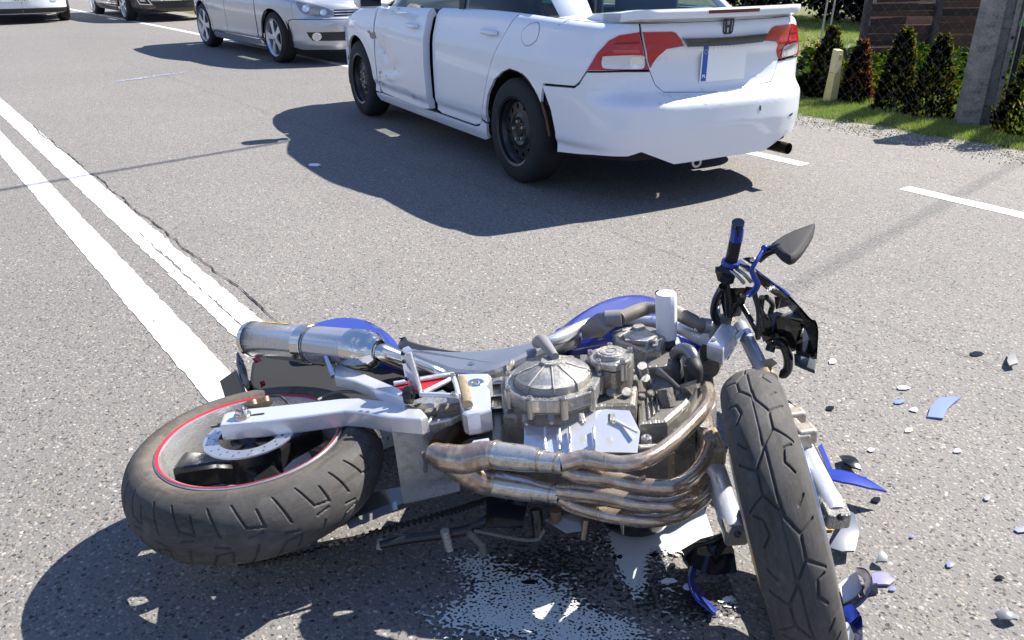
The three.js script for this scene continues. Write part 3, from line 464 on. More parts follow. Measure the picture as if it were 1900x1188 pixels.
  mesh('rear_window', cabinSkin(C, [[-1.45 / 8, 0.06], [-1.2 / 8, 0.93], [1.2 / 8, 0.93], [1.45 / 8, 0.06]], { lift: 0, fold: 0 }), M.glass, car);
  mesh('windscreen', cabinSkin(C, [[6.6 / 8, 0.04], [6.75 / 8, 0.95], [0.9999, 0.95], [0.9999, 0.04]], { lift: 0, fold: 0 }), M.glass, car);
  mesh('windscreen', cabinSkin(C, [[-6.6 / 8, 0.04], [-6.75 / 8, 0.95], [-0.9999, 0.95], [-0.9999, 0.04]], { lift: 0, fold: 0 }), M.glass, car);
  seats(car, [[1.45, -0.37], [1.45, 0.37], [0.55, -0.34], [0.55, 0.34]]);
  mesh('dashboard', [box(0.4, 0.3, 1.35, 2.25, 0.82, 0, 0.08)], M.seat, car);
  mesh('parcel_shelf', [box(0.6, 0.03, 1.1, -0.05, 0.95, 0, 0.01)], M.seat, car);
  { const tg = box(0.012, 0.09, 0.11, 0, 0, 0, 0.003); const p = C.point(2.435 / 8, 0.32, -0.02); tg.rotateY(Math.PI / 2); tg.translate(p.x, p.y, p.z); mesh('window_sticker', tg, std([0.2, 0.42, 0.42], 0.6), car); }
  // wheels
  for (const [x, z] of [[0, -1], [0, 1], [2.7, -1], [2.7, 1]]) { const w = makeWheel('wheel', car, 0.318, 0.20, 0.2, M.steelWheel, 'steel'); w.position.set(x, 0.318, z * (x ? 0.752 : 0.765)); w.rotation.y = z < 0 ? Math.PI : 0; if (x) w.rotation.y += -0.03; w.rotation.z = x ? 0.5 : 0.1; }
  // exhaust, towing eye, damaged nose
  mesh('exhaust_pipe', [tube([[-0.35, 0.25, 0.5], [-0.7, 0.235, 0.52], [-0.93, 0.235, 0.53]], 0.034, { cap: false, sides: 20 }), tube([[-0.5, 0.25, 0.5], [-0.93, 0.235, 0.53]], 0.029, { cap: false, sides: 20 })], std([0.06, 0.045, 0.035], 0.45, 0.7), car);
  { const p = W.point(D(1322, 268)[0], 0.25); mesh('towing_eye', tube(Array.from({ length: 13 }, (_, i) => [p.x + 0.10, 0.205 + 0.026 * Math.sin(i / 12 * 6.283), p.z + 0.03 * Math.cos(i / 12 * 6.283)]), 0.008, { sides: 8 }), std([0.6, 0.6, 0.58], 0.5, 0.3), car); }
  const bumpF = Array.from({ length: 12 }, (_, i) => i / 11).map((t) => [lerp(W.qx(3.12), W.L, t), 0.56 - 0.02 * t]);
  const lower = [...bumpF, ...Array.from({ length: 12 }, (_, i) => [lerp(W.L, W.qx(3.10), i / 11), 0.17])];
  put('front_bumper', mirrorQ(lower), M.whitePaint, { edge: 0.05 });
  { const g = wallSkin(W, lower, { edge: 0.05, lift: 0.0, fold: 0.03 }); g.translate(-3.1, 0, 0.8); const b = mesh('front_bumper', g, M.whitePaint, car); b.position.set(3.07, -0.02, -0.83); b.rotation.y = -0.10; b.userData.label = 'cracked front bumper pulled loose'; }
  mesh('headlight', wallSkin(W, [[W.qx(3.08), 0.63], [W.qx(3.15), 0.72], [W.qx(3.28), 0.70], [W.L - 0.45, 0.66], [W.L - 0.42, 0.58], [W.qx(3.2), 0.57]], { lift: 0.01 }), M.clearLens, car);
  mesh('headlight', wallSkin(W, mirrorQ([[W.qx(3.08), 0.63], [W.qx(3.15), 0.72], [W.qx(3.28), 0.70], [W.L - 0.45, 0.66], [W.L - 0.42, 0.58], [W.qx(3.2), 0.57]]), { lift: 0.01 }), M.clearLens, car);
  { const tear = dp([[681, 58], [685, 56], [690, 62], [693, 57], [697, 60], [700, 62], [699, 72], [694, 71], [691, 73], [687, 69], [686, 64]]); put('paint_scrape', tear, M.bareMetal, { lift: 0.0015, fold: 0.001, gap: 0, edge: 0.01 }); }
  for (const l of [[[1409, 196], [1412, 196], [1412, 205], [1409, 205]], [[1463, 214], [1470, 209], [1471, 211], [1466, 216]]]) put('paint_chip', dp(l), M.trim, { lift: 0.0015, fold: 0.001, gap: 0, edge: 0.01 });
  { // rust along the torn rear arch lip
    const g = tube(ragged.slice(0, 13).map(([q, y]) => W.point(q, y, -0.008)), ragged.slice(0, 13).map((_, i) => 0.005 + 0.005 * hash2(i, 9)), { sides: 6, seg: 60 }); mesh('arch_rust', g, std([0.12, 0.07, 0.04], 0.95, 0, { map: T.grime }), car);
  }
}
// a car of which the photograph shows the lower half: sides split at the doors, bumpers, lamps traced where they stand
function simpleCar(car, spec) {
  const { wb, paint, plan, ytop, low, high, roofY, sideProf, frontProf, fine = 0.06 } = spec;
  const look = (t, y) => { for (let i = 1; i < t.length; i++) if (y <= t[i][0]) { const k = (y - t[i - 1][0]) / (t[i][0] - t[i - 1][0]); return lerp(t[i - 1][1], t[i][1], Math.max(0, k)); } return t[t.length - 1][1]; };
  const soft = (t, y) => (look(t, y - 0.014) + 2 * look(t, y) + look(t, y + 0.014)) / 4;
  const off = (a, y) => { const f = sm(0.35, 0.9, a.nx), yt = ytop(a.x), e = Math.min(1, Math.max(0, (y - (yt - 0.07)) / 0.07)); return lerp(soft(sideProf, y), soft(frontProf, y), f) + 0.07 * (1 - Math.sqrt(1 - e * e * 0.97)); };
  const W = new Wall(plan, off, ytop), C = new Cabin(low, high, (x) => ytop(x) - 0.035, roofY);
  const to = RAYTO(car), hit = (px, py) => W.hit(...to(px, py)), put = (name, outline, m, o, parent = car) => mesh(name, wallSkin(W, outline, { fine, edge: 0.05, ...o }), m, parent);
  bodyCore(car, W, C, paint, [0, wb], { cowl: spec.cowl, bootEnd: spec.bootEnd, archR: 0.365 });
  const yTop = (q) => [q, W.ytop(W.at(q).x) - 0.001], run = (x0, x1, n) => Array.from({ length: n + 1 }, (_, i) => yTop(W.qx(lerp(x0, x1, i / n))));
  const fa = arcPts(W, wb, 0.315, 0.355, 180, 0, 18), ra = arcPts(W, 0, 0.315, 0.355, 180, 0, 18), d1 = spec.doorFront, d2 = spec.doorMid, d3 = spec.doorRear, xf = spec.bumperX, qf = W.qx(xf), by = spec.bumperY;
  for (const sg of [1, -1]) {
    const f = (p) => sg > 0 ? p : mirrorQ(p);
    put('front_wing', f([...run(xf, d1, 8), [W.qx(d1), 0.24], ...fa.filter((p) => p[1] > 0.3), [W.qx(wb + 0.36), by - 0.02], [qf, by]]), paint);
    put('front_door', f([...run(d1 - 0.008, d2 + 0.008, 8), [W.qx(d2 + 0.008), 0.27], [W.qx(d1 - 0.03), 0.27]]), paint);
    put('rear_door', f([...run(d2, d3 + 0.1, 8), [W.qx(d3 + 0.12), 0.5], [W.qx(d3 + 0.02), 0.62], [W.qx(d3 + 0.2), 0.42], [W.qx(d3 + 0.26), 0.27], [W.qx(d2), 0.27]].filter((_, i, a) => i !== a.length - 4)), paint);
    put('rear_wing', f([...run(d3 + 0.09, -0.55, 8), [W.qx(-0.55), 0.3], [W.qx(-0.36), 0.3], ...ra.filter((p) => p[1] > 0.3), [W.qx(0.36), 0.25], [W.qx(d3 + 0.252), 0.265], [W.qx(d3 + 0.19), 0.42], [W.qx(d3 + 0.112), 0.5]]), paint);
    put('sill', f([[W.qx(d1), 0.255], [W.qx(wb - 0.36), 0.17], [W.qx(0.37), 0.17], [W.qx(0.37), 0.24], [W.qx(d3 + 0.26), 0.26], [W.qx(d2), 0.262]]), paint);
  }
  const n = 14, fb = []; for (let i = 0; i <= n; i++) fb.push([lerp(W.qx(wb + 0.37), qf, Math.min(1, i / 3)), i < 3 ? by - 0.02 + 0.02 * i / 3 : by]);
  const topq = Array.from({ length: n + 1 }, (_, i) => lerp(qf, W.L, i / n));
  for (const sg of [1, -1]) {
    const f = (p) => sg > 0 ? p : mirrorQ(p);
    put('front_bumper', f([[W.qx(wb + 0.37), by - 0.025], [qf, by - 0.003], ...topq.slice(1).map((q) => [q, by - 0.003]), ...topq.slice(1).reverse().map((q) => [q, 0.19]), [W.qx(wb + 0.375), 0.22]]), paint, { gap: 0.002 });
    put('nose_panel', f([...topq.map((q) => [q, by + 0.003]), ...topq.slice().reverse().map((q) => yTop(q))]), paint, { gap: 0.001 });
    const rq = Array.from({ length: n + 1 }, (_, i) => lerp(0.0, W.qx(-0.555), i / n)); put('rear_bumper', f([...rq.map((q) => [q, 0.25]), ...rq.slice().reverse().map((q) => yTop(q))]), paint);
  }
  const win = (sg, a, b, c, d) => [[a, 0.05], [b, 0.92], [c, 0.92], [d, 0.05]].map(([t, h]) => [sg * t / 8, h]);
  for (const sg of [1, -1]) {
    const ws = [win(sg, 2.1, 2.3, 3.95, 3.98), win(sg, 4.06, 4.05, 5.6, 6.1)];
    mesh('cabin_side', cabinSkin(C, [[1.6, 0], [1.3, 1], [6.7, 1], [6.55, 0]].map(([t, h]) => [sg * t / 8, h]), { holes: ws, fold: 0.03 }), paint, car);
    for (const w of ws) mesh('side_window', cabinSkin(C, w, { lift: -0.008, fold: 0 }), M.glass, car);
    mesh('windscreen', cabinSkin(C, [[6.6, 0.04], [6.75, 0.95], [7.999, 0.95], [7.999, 0.04]].map(([t, h]) => [sg * t / 8, h]), { fold: 0 }), M.glass, car);
  }
  mesh('rear_window', cabinSkin(C, [[-1.45, 0.06], [-1.2, 0.93], [1.2, 0.93], [1.45, 0.06]].map(([t, h]) => [t / 8, h]), { fold: 0 }), M.glass, car);
  seats(car, [[wb * 0.52, -0.37], [wb * 0.52, 0.37], [wb * 0.2, 0]]);
  for (const [x, z] of [[0, -1], [0, 1], [wb, -1], [wb, 1]]) { const w = makeWheel('wheel', car, 0.316, 0.21, 0.228, spec.wheel || M.alloy, 'alloy'); w.position.set(x, 0.316, z * (W.at(W.qx(x)).z - 0.115)); w.rotation.y = z < 0 ? Math.PI : 0; w.rotation.z = x * 0.7 + z; }
  return { W, C, hit, put };
}
const LOW = [[-0.55, 0], [-0.53, 0.4], [-0.42, 0.62], [-0.1, 0.745], [0.8, 0.79], [1.45, 0.785], [2.1, 0.72], [2.42, 0.45], [2.5, 0]], HIGH = [[-0.30, 0], [-0.29, 0.35], [-0.22, 0.48], [0.1, 0.55], [0.7, 0.58], [1.15, 0.57], [1.45, 0.52], [1.55, 0.3], [1.58, 0]];
const SIDE = [[0.1, 0.10], [0.19, 0.05], [0.25, 0.028], [0.30, 0.012], [0.36, 0.016], [0.55, 0.002], [0.7, 0], [0.78, 0.008], [0.9, 0.035], [1.2, 0.12]], FRONT = [[0.1, 0.14], [0.19, 0.075], [0.25, 0.03], [0.34, 0.012], [0.50, 0.0], [0.56, 0.012], [0.60, 0.05], [0.66, 0.065], [0.74, 0.09], [1.2, 0.14]];
{ // ---- silver hatchback behind the saloon's nose
  const car = thing('silver_hatchback', 'silver hatchback with five spoke alloy wheels facing the white saloon', 'car', [-4.03, 0, -13.88]);
  car.rotation.y = Math.atan2(-0.784, 0.622);
  const zz = zoom(360, 0, 5.588);
  const { W, hit, put } = simpleCar(car, { wb: 2.578, paint: M.silverPaint, cowl: 2.28, bootEnd: -0.45, doorFront: 2.12, doorMid: 1.03, doorRear: 0.2, bumperX: 3.02, bumperY: 0.56, roofY: 1.42, low: LOW, high: HIGH, sideProf: SIDE, frontProf: FRONT,
    plan: [[-0.76, 0], [-0.755, 0.3], [-0.72, 0.56], [-0.62, 0.72], [-0.4, 0.82], [0, 0.868], [0.6, 0.885], [1.4, 0.89], [2.1, 0.885], [2.6, 0.87], [2.95, 0.80], [3.2, 0.66], [3.36, 0.42], [3.42, 0.2], [3.43, 0]],
    ytop: (x) => x < 2.2 ? lerp(1.0, 0.95, sm(0, 2.2, x)) : lerp(0.95, 0.745, sm(2.1, 3.6, x)) });
  const dp = (l) => l.map((p) => hit(...zz(...p))).filter(Boolean), lampM = phys([0.20, 0.21, 0.23], 0.12, 0.3, { clearcoat: 1, clearcoatRoughness: 0.02 });
  const hl = dp([[1064, 30], [1078, 78], [1112, 126], [1185, 158], [1390, 172], [1440, 145], [1438, 115], [1330, 64], [1190, 28], [1080, 10]]);
  for (const sg of [1, -1]) { const f = (p) => sg > 0 ? p : mirrorQ(p); const h = put('headlight', f(hl), lampM, { lift: 0.012, edge: 0.02, curved: true, fold: 0.02 });
    for (const c of [[1165, 85, 40], [1340, 128, 36]]) { const r = dp(Array.from({ length: 12 }, (_, i) => [c[0] + c[2] * 1.0 * Math.cos(i / 12 * 6.283), c[1] + c[2] * Math.sin(i / 12 * 6.283)])); if (r.length > 6) mesh('lamp_reflector', wallSkin(W, f(r), { lift: 0.02, edge: 0.02, fold: 0.012 }), std([0.72, 0.73, 0.75], 0.12, 0.85), h); } }
  const gr = dp([[1440, 96], [1700, 92], [1700, 168], [1452, 170]]), qg = gr.length ? gr.map((p) => Math.abs(p[0])) : [W.L - 0.45], q0 = Math.min(...qg), ys = gr.map((p) => p[1]), y0 = Math.min(...ys), y1 = Math.max(...ys);
  for (const sg of [1, -1]) { const f = (p) => sg > 0 ? p : mirrorQ(p); put('grille', f([[q0, y0 + 0.005], [q0 + 0.01, y1], [W.L, y1], [W.L, y0]]), M.trim, { lift: 0.004, edge: 0.03 }); for (const k of [0.3, 0.66]) put('grille_bar', f([[q0 + 0.01, lerp(y0, y1, k)], [q0 + 0.01, lerp(y0, y1, k) + 0.008], [W.L, lerp(y0, y1, k) + 0.008], [W.L, lerp(y0, y1, k)]]), M.chrome, { lift: 0.012, edge: 0.03, gap: 0 }); }
  const it = dp([[1165, 332], [1580, 327], [1580, 452], [1440, 452], [1232, 425], [1192, 385]]).map(([q, y]) => [Math.abs(q), y]);
  for (const sg of [1, -1]) { const f = (p) => sg > 0 ? p : mirrorQ(p); put('lower_intake', f([...it.slice(0, 1), [W.L, it[0][1]], [W.L, it[4][1] - 0.01], ...it.slice(4)]), M.trim, { lift: 0.003, edge: 0.03 });
    const fl = dp(Array.from({ length: 14 }, (_, i) => [1275 + 50 * Math.cos(i / 14 * 6.283), 380 + 46 * Math.sin(i / 14 * 6.283)])).map(([q, y]) => [Math.abs(q), y]); if (fl.length > 8) { const l = put('fog_light', f(fl), M.chrome, { lift: 0.010, edge: 0.02, fold: 0.01 }); const c = [fl.reduce((s, p) => s + p[0], 0) / fl.length, fl.reduce((s, p) => s + p[1], 0) / fl.length]; mesh('lamp_glass', wallSkin(W, f(fl.map(([q, y]) => [lerp(c[0], q, 0.78), lerp(c[1], y, 0.78)])), { lift: 0.014, edge: 0.02, fold: 0.004 }), M.clearLens, l); } }
  { const y = (y0 + y1) / 2, p = W.point(W.L - 0.001, y, 0.02), e = group('emblem', car); e.position.set(p.x, p.y + 0.004, 0); e.rotation.y = Math.PI / 2; e.rotation.x = 0;
    mesh('emblem_ring', plate(Array.from({ length: 36 }, (_, i) => [0.056 * Math.cos(i / 36 * 6.283), 0.056 * Math.sin(i / 36 * 6.283)]), 0, 0.01, 0.003, [Array.from({ length: 36 }, (_, i) => [0.047 * Math.cos(-i / 36 * 6.283), 0.047 * Math.sin(-i / 36 * 6.283)])]), M.chrome, e);
    const bar = (a, b) => { const d = Math.hypot(b[0] - a[0], b[1] - a[1]), g = box(d, 0.0085, 0.007, d / 2, 0, 0.005, 0.002); g.rotateZ(Math.atan2(b[1] - a[1], b[0] - a[0])); g.translate(a[0], a[1], 0); return g; };
    mesh('emblem_letters', [bar([-0.018, 0.046], [0, 0.006]), bar([0, 0.006], [0.018, 0.046]), bar([-0.042, 0.024], [-0.017, -0.043]), bar([-0.017, -0.043], [0, -0.003]), bar([0, -0.003], [0.017, -0.043]), bar([0.017, -0.043], [0.042, 0.024])], M.chrome, e); }
  const pl = W.point(W.L - 0.001, 0.43, 0.012); mesh('number_plate', box(0.01, 0.11, 0.52, pl.x, 0.43, 0, 0.003), M.plateWhite, car);
}
{ // ---- dark car waiting behind
  const car = thing('dark_car', 'black car with chrome framed fog light behind the silver hatchback', 'car', [-9.14, 0, -21.25]);
  car.rotation.y = Math.atan2(-0.79, 0.611);
  const paint = phys([0.035, 0.028, 0.026], 0.3, 0.3, { clearcoat: 1, clearcoatRoughness: 0.04 });
  const { W, hit, put } = simpleCar(car, { wb: 2.66, paint, cowl: 2.4, bootEnd: -0.45, doorFront: 2.15, doorMid: 1.08, doorRear: 0.2, bumperX: 3.12, bumperY: 0.6, roofY: 1.4, low: LOW, high: HIGH, sideProf: SIDE, frontProf: FRONT, fine: 0.1,
    plan: [[-0.8, 0], [-0.79, 0.3], [-0.75, 0.56], [-0.62, 0.74], [-0.4, 0.83], [0, 0.88], [0.6, 0.895], [1.4, 0.9], [2.1, 0.895], [2.66, 0.88], [3.05, 0.82], [3.3, 0.66], [3.46, 0.42], [3.52, 0.2], [3.53, 0]], ytop: (x) => x < 2.2 ? lerp(1.0, 0.96, sm(0, 2.2, x)) : lerp(0.96, 0.76, sm(2.1, 3.7, x)) });
  for (const sg of [1, -1]) {
    const f = (p) => sg > 0 ? p : mirrorQ(p), q = W.qx(3.2);
    put('intake', f([[q + 0.28, 0.50], [W.L, 0.52], [W.L, 0.27], [q + 0.42, 0.26]]), M.trim, { lift: 0.004 });
    put('intake_bar', f([[q + 0.34, 0.41], [W.L, 0.41], [W.L, 0.43], [q + 0.33, 0.43]]), M.chrome, { lift: 0.012 });
    const fr = put('fog_light_frame', f([[q - 0.02, 0.52], [q + 0.26, 0.50], [q + 0.36, 0.33], [q + 0.08, 0.34]]), M.chrome, { lift: 0.006 }); mesh('fog_light_recess', wallSkin(W, f([[q + 0.02, 0.50], [q + 0.24, 0.48], [q + 0.32, 0.35], [q + 0.1, 0.36]]), { lift: 0.01, fine: 0.1 }), M.trim, fr);
    mesh('fog_light', wallSkin(W, f([[q + 0.08, 0.465], [q + 0.2, 0.455], [q + 0.24, 0.40], [q + 0.12, 0.40]]), { lift: 0.016, fine: 0.1 }), M.clearLens, fr);
    put('headlight', f([[W.qx(2.98), 0.78], [W.qx(3.2), 0.74], [W.L - 0.4, 0.68], [W.L - 0.42, 0.62], [W.qx(3.16), 0.63]]), M.clearLens, { lift: 0.01 });
    put('sill_strip', f([[W.qx(2.2), 0.3], [W.qx(0.45), 0.3], [W.qx(0.45), 0.33], [W.qx(2.2), 0.33]]), M.chrome, { lift: 0.004 });
  }
  const p = W.point(W.L - 0.001, 0.47, 0.02), np = mesh('number_plate', box(0.012, 0.115, 0.52, p.x, 0.485, 0, 0.003), M.plateWhite, car); mesh('country_band', box(0.014, 0.105, 0.045, p.x + 0.001, 0.485, -0.232, 0.003), M.plateBlue, np);
}
{ // ---- white car at the head of the queue
  const car = thing('white_car', 'white car with a pale number plate waiting left of the black car', 'car', [-11.78, 0, -20.62]);
  car.rotation.y = Math.atan2(-0.83, 0.557);
  const { W, hit, put } = simpleCar(car, { wb: 2.7, paint: M.whitePaint, cowl: 2.4, bootEnd: -0.45, doorFront: 2.2, doorMid: 1.1, doorRear: 0.2, bumperX: 3.14, bumperY: 0.62, roofY: 1.6, low: LOW, high: HIGH, sideProf: SIDE, frontProf: FRONT, fine: 0.1,
    plan: [[-0.8, 0], [-0.79, 0.3], [-0.75, 0.6], [-0.62, 0.8], [-0.4, 0.88], [0, 0.93], [0.6, 0.945], [1.4, 0.95], [2.1, 0.945], [2.7, 0.93], [3.1, 0.87], [3.33, 0.72], [3.47, 0.46], [3.53, 0.2], [3.54, 0]], ytop: (x) => x < 2.2 ? 1.06 : lerp(1.06, 0.86, sm(2.1, 3.7, x)) });
  for (const sg of [1, -1]) { const f = (p) => sg > 0 ? p : mirrorQ(p); const q = W.qx(3.3); put('lower_valance', f([[W.qx(3.1), 0.20], [W.qx(3.1), 0.29], [q + 0.3, 0.30], [W.L, 0.30], [W.L, 0.20]]), M.trim, { lift: 0.01 }); put('fog_light', f([[q + 0.12, 0.50], [q + 0.24, 0.49], [q + 0.24, 0.42], [q + 0.12, 0.42]]), M.clearLens, { lift: 0.008, curved: true }); put('headlight', f([[W.qx(3.05), 0.86], [W.qx(3.3), 0.84], [W.L - 0.4, 0.78], [W.L - 0.42, 0.68], [W.qx(3.2), 0.7]]), M.clearLens, { lift: 0.01 }); }
  const p = W.point(W.L - 0.001, 0.47, 0.02), np = mesh('number_plate', box(0.012, 0.115, 0.52, p.x + 0.01, 0.49, 0.10, 0.003), M.plateWhite, car);
  const tg = new TextGeometry('4749F', { font: M.font, size: 0.075, depth: 0.002, curveSegments: 4 }); tg.rotateY(Math.PI / 2); tg.translate(p.x + 0.0165, 0.452, 0.13); mesh('plate_characters', tg, M.trim, np);
}

// ---------------------------------------------------------------- verge, garden, fences, pole
const leafy = (c, extra = {}) => phys(c, 0.85, 0, { side: THREE.DoubleSide, transmission: 0.5, thickness: 0, vertexColors: true, ...extra });
M.leaf = leafy([1, 1, 1]);
function cards(list) {                                      // many small leaf faces: [pos, dir, side, len, wid, rgb]
  const pos = [], nor = [], col = [];
  for (const [p, d, s, L, w, c] of list) {
    const n = d.clone().cross(s).normalize(), m = p.clone().addScaledVector(d, L * 0.5).addScaledVector(n, L * 0.06), t = p.clone().addScaledVector(d, L), a = m.clone().addScaledVector(s, w), b = m.clone().addScaledVector(s, -w);
    for (const v of [p, a, t, p, t, b]) { pos.push(v.x, v.y, v.z); nor.push(n.x, n.y, n.z); col.push(...c); }
  }
  const g = new THREE.BufferGeometry(); g.setAttribute('position', new THREE.Float32BufferAttribute(pos, 3)); g.setAttribute('normal', new THREE.Float32BufferAttribute(nor, 3)); g.setAttribute('color', new THREE.Float32BufferAttribute(col, 3)); return g;
}
const randDir = () => { const z = rr(-1, 1), a = rr(0, 6.283), r = Math.sqrt(1 - z * z); return V(r * Math.cos(a), z, r * Math.sin(a)); };
const perp = (d) => { let s = randDir(); s.addScaledVector(d, -s.dot(d)); return s.normalize(); };
M.bark = std([0.10, 0.07, 0.05], 0.95, 0, { bumpMap: T.grain, bumpScale: 0.01 });

{ // grass: short blades, thinning out over the gravel
  const blade = new THREE.BufferGeometry(); const P = [], C = [];
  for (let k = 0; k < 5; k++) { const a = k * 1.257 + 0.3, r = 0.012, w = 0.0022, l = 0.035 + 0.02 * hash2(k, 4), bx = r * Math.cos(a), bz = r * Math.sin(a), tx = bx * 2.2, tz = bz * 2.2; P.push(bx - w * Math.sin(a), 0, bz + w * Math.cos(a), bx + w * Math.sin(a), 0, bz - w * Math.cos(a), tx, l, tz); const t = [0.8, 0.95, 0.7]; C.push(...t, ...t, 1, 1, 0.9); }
  blade.setAttribute('position', new THREE.Float32BufferAttribute(P, 3)); blade.setAttribute('color', new THREE.Float32BufferAttribute(C, 3)); blade.computeVertexNormals();
  const spots = [];
  for (let i = 0; i < 120000; i++) {
    const s = -2 + 20 * Math.pow(rnd(), 1.3), l = 6.45 + 1.6 * rnd(), edge = 6.66 + 0.16 * (fbm(s * 2.2, 5, 3) - 0.5) + 0.06 * (fbm(s * 9, 1, 2) - 0.5);
    if (l < edge && rnd() > 0.02) continue; if (l > 7.3 && rnd() > 0.75) continue;
    spots.push([s, l]);
  }
  for (let i = 0; i < 22000; i++) spots.push([4 + 16 * rnd(), 10.8 + 6 * rnd()]);
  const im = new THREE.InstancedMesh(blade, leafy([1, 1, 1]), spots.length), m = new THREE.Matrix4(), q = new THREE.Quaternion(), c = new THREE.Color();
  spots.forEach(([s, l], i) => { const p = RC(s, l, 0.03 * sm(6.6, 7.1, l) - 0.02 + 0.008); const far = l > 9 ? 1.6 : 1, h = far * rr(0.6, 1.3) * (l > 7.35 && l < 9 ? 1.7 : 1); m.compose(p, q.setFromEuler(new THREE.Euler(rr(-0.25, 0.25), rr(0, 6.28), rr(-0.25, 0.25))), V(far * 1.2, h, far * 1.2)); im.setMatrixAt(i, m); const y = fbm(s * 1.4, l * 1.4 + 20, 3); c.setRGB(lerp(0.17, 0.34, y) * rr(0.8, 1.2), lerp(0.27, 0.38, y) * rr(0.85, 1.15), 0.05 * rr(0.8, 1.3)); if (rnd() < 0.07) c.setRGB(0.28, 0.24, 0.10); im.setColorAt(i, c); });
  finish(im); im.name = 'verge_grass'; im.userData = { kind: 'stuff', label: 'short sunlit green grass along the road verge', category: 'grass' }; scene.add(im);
}
{ // loose stones where the asphalt crumbles into gravel
  const n = 9000, im = new THREE.InstancedMesh(new THREE.IcosahedronGeometry(1, 0), std([1, 1, 1], 0.95), n), m = new THREE.Matrix4(), q = new THREE.Quaternion(), c = new THREE.Color();
  for (let i = 0; i < n; i++) { const s = -1 + 16 * Math.pow(rnd(), 1.3), l = 6.42 + 0.16 * (rnd() + rnd() + rnd() - 1.5) * 1.6 + 0.08 * (fbm(s * 2, 4, 2) - 0.5), r = rr(0.002, 0.007) * (rnd() < 0.04 ? 1.8 : 1); m.compose(RC(s, l, 0.002 + 0.02 * sm(6.4, 6.8, l)), q.setFromEuler(new THREE.Euler(rr(0, 6), rr(0, 6), rr(0, 6))), V(r, r * 0.7, r * rr(0.6, 1))); im.setMatrixAt(i, m); const k = rr(0.14, 0.36); im.setColorAt(i, c.setRGB(k * 1.06, k, k * 0.88)); }
  finish(im); im.name = 'loose_gravel'; im.userData = { kind: 'stuff', label: 'loose grey gravel stones along the crumbling asphalt edge', category: 'gravel' }; scene.add(im);
}
function thuja(px, py, h, r, dead, label, lat = 0.0) {
  const b = G(px, py).addScaledVector(RR, lat), t = thing('thuja', label, 'conifer', [b.x, 0.0, b.z], 'young thujas along the wire fence');
  const L = []; const n = 2300;
  for (let i = 0; i < n; i++) {
    const k = Math.pow(rnd(), 1.3), y = k * h, R = r * Math.pow(1 - k, 0.75) * (0.85 + 0.5 * fbm(k * 9 + px, rnd() * 0.1 + px, 2)) + 0.012, a = rr(0, 6.283), q = Math.sqrt(rr(0.5, 1)), bump = 1 + 0.22 * (vnoise(a * 2.2 + px, y * 14) - 0.5);
    const p = V(R * q * bump * Math.cos(a), 0.02 + y * 0.97, R * q * bump * Math.sin(a)), d = V(Math.cos(a) * 0.7, rr(0.5, 1.4), Math.sin(a) * 0.7).addScaledVector(randDir(), 0.35).normalize();
    const tip = rnd(), c = dead ? [rr(0.34, 0.5), rr(0.17, 0.26), rr(0.05, 0.09)] : tip > 0.45 ? [rr(0.28, 0.44), rr(0.30, 0.42), rr(0.02, 0.05)] : [rr(0.09, 0.17), rr(0.15, 0.24), rr(0.025, 0.045)];
    L.push([p, d, perp(d), rr(0.03, 0.07), rr(0.007, 0.015), c]);
  }
  mesh('trunk', tube([[0, -0.02, 0], [0.004, h * 0.5, 0], [0, h * 0.9, 0.003]], [0.018, 0.012, 0.003], { sides: 7 }), M.bark, t);
  mesh('crown', cards(L), M.needle || (M.needle = leafy([1, 1, 1], { transmission: 0.25 })), t);
}
thuja(1527, 187, 0.66, 0.155, false, 'green thuja behind the pale yellow marker post');
thuja(1583, 196, 0.56, 0.125, true, 'dead rust brown thuja between green ones');
thuja(1655, 212, 0.70, 0.15, false, 'green thuja next to the dead brown one, in front of plank fence');
thuja(1722, 223, 0.68, 0.165, false, 'green thuja beside the concrete post, third past the marker post');
thuja(1789, 236, 0.60, 0.15, false, 'small green thuja tucked behind the concrete post', 0.2);
thuja(1890, 258, 0.82, 0.22, false, 'broad dark green thuja beyond the concrete post', 0.12);
{ // wire fence in front of the thujas
  const lat = 7.03, s0 = -2.4, s1 = 9.2, H = 1.45, f = thing('wire_fence', 'thin chain link wire fence between grass verge and thujas', 'fence', [RC(3, lat).x, 0, RC(3, lat).z]);
  const o = f.position, w = [], step = 0.06, n = Math.round((s1 - s0) / step), rows = Math.round(H / 0.06), pos = [], quad = (a, b, r) => { const d = b.clone().sub(a).normalize(), u = d.clone().cross(RR).normalize().multiplyScalar(r), v = RR.clone().multiplyScalar(r); const c = [u, v, u.clone().negate(), v.clone().negate()]; for (let k = 0; k < 4; k++) { const e = c[k], g = c[(k + 1) % 4]; const q = [a.clone().add(e), a.clone().add(g), b.clone().add(e), b.clone().add(g)]; for (const i of [0, 1, 2, 1, 3, 2]) pos.push(q[i].x - o.x, q[i].y, q[i].z - o.z); } };
  for (let i = 0; i < n; i++) for (let j = 0; j < rows; j++) { const z = (i + j) % 2; quad(RC(s0 + i * step, lat + 0.003 * z, 0.04 + (j + z) * H / rows), RC(s0 + (i + 1) * step, lat - 0.003 * z, 0.04 + (j + 1 - z) * H / rows), 0.00045); }
  const g = new THREE.BufferGeometry(); g.setAttribute('position', new THREE.Float32BufferAttribute(pos, 3)); g.computeVertexNormals();
  const wire = mesh('wire_mesh', g, std([0.24, 0.25, 0.24], 0.5, 0.5), f); wire.userData.kind = 'stuff';
  for (const s of [-2.2, 1.4, 6.35, 9.0]) { const p = RC(s, lat + 0.03); mesh('fence_post', rod(V(p.x - o.x, -0.1, p.z - o.z), V(p.x - o.x, H + 0.08, p.z - o.z), 0.02), std([0.10, 0.11, 0.11], 0.6, 0.4), f); }
}
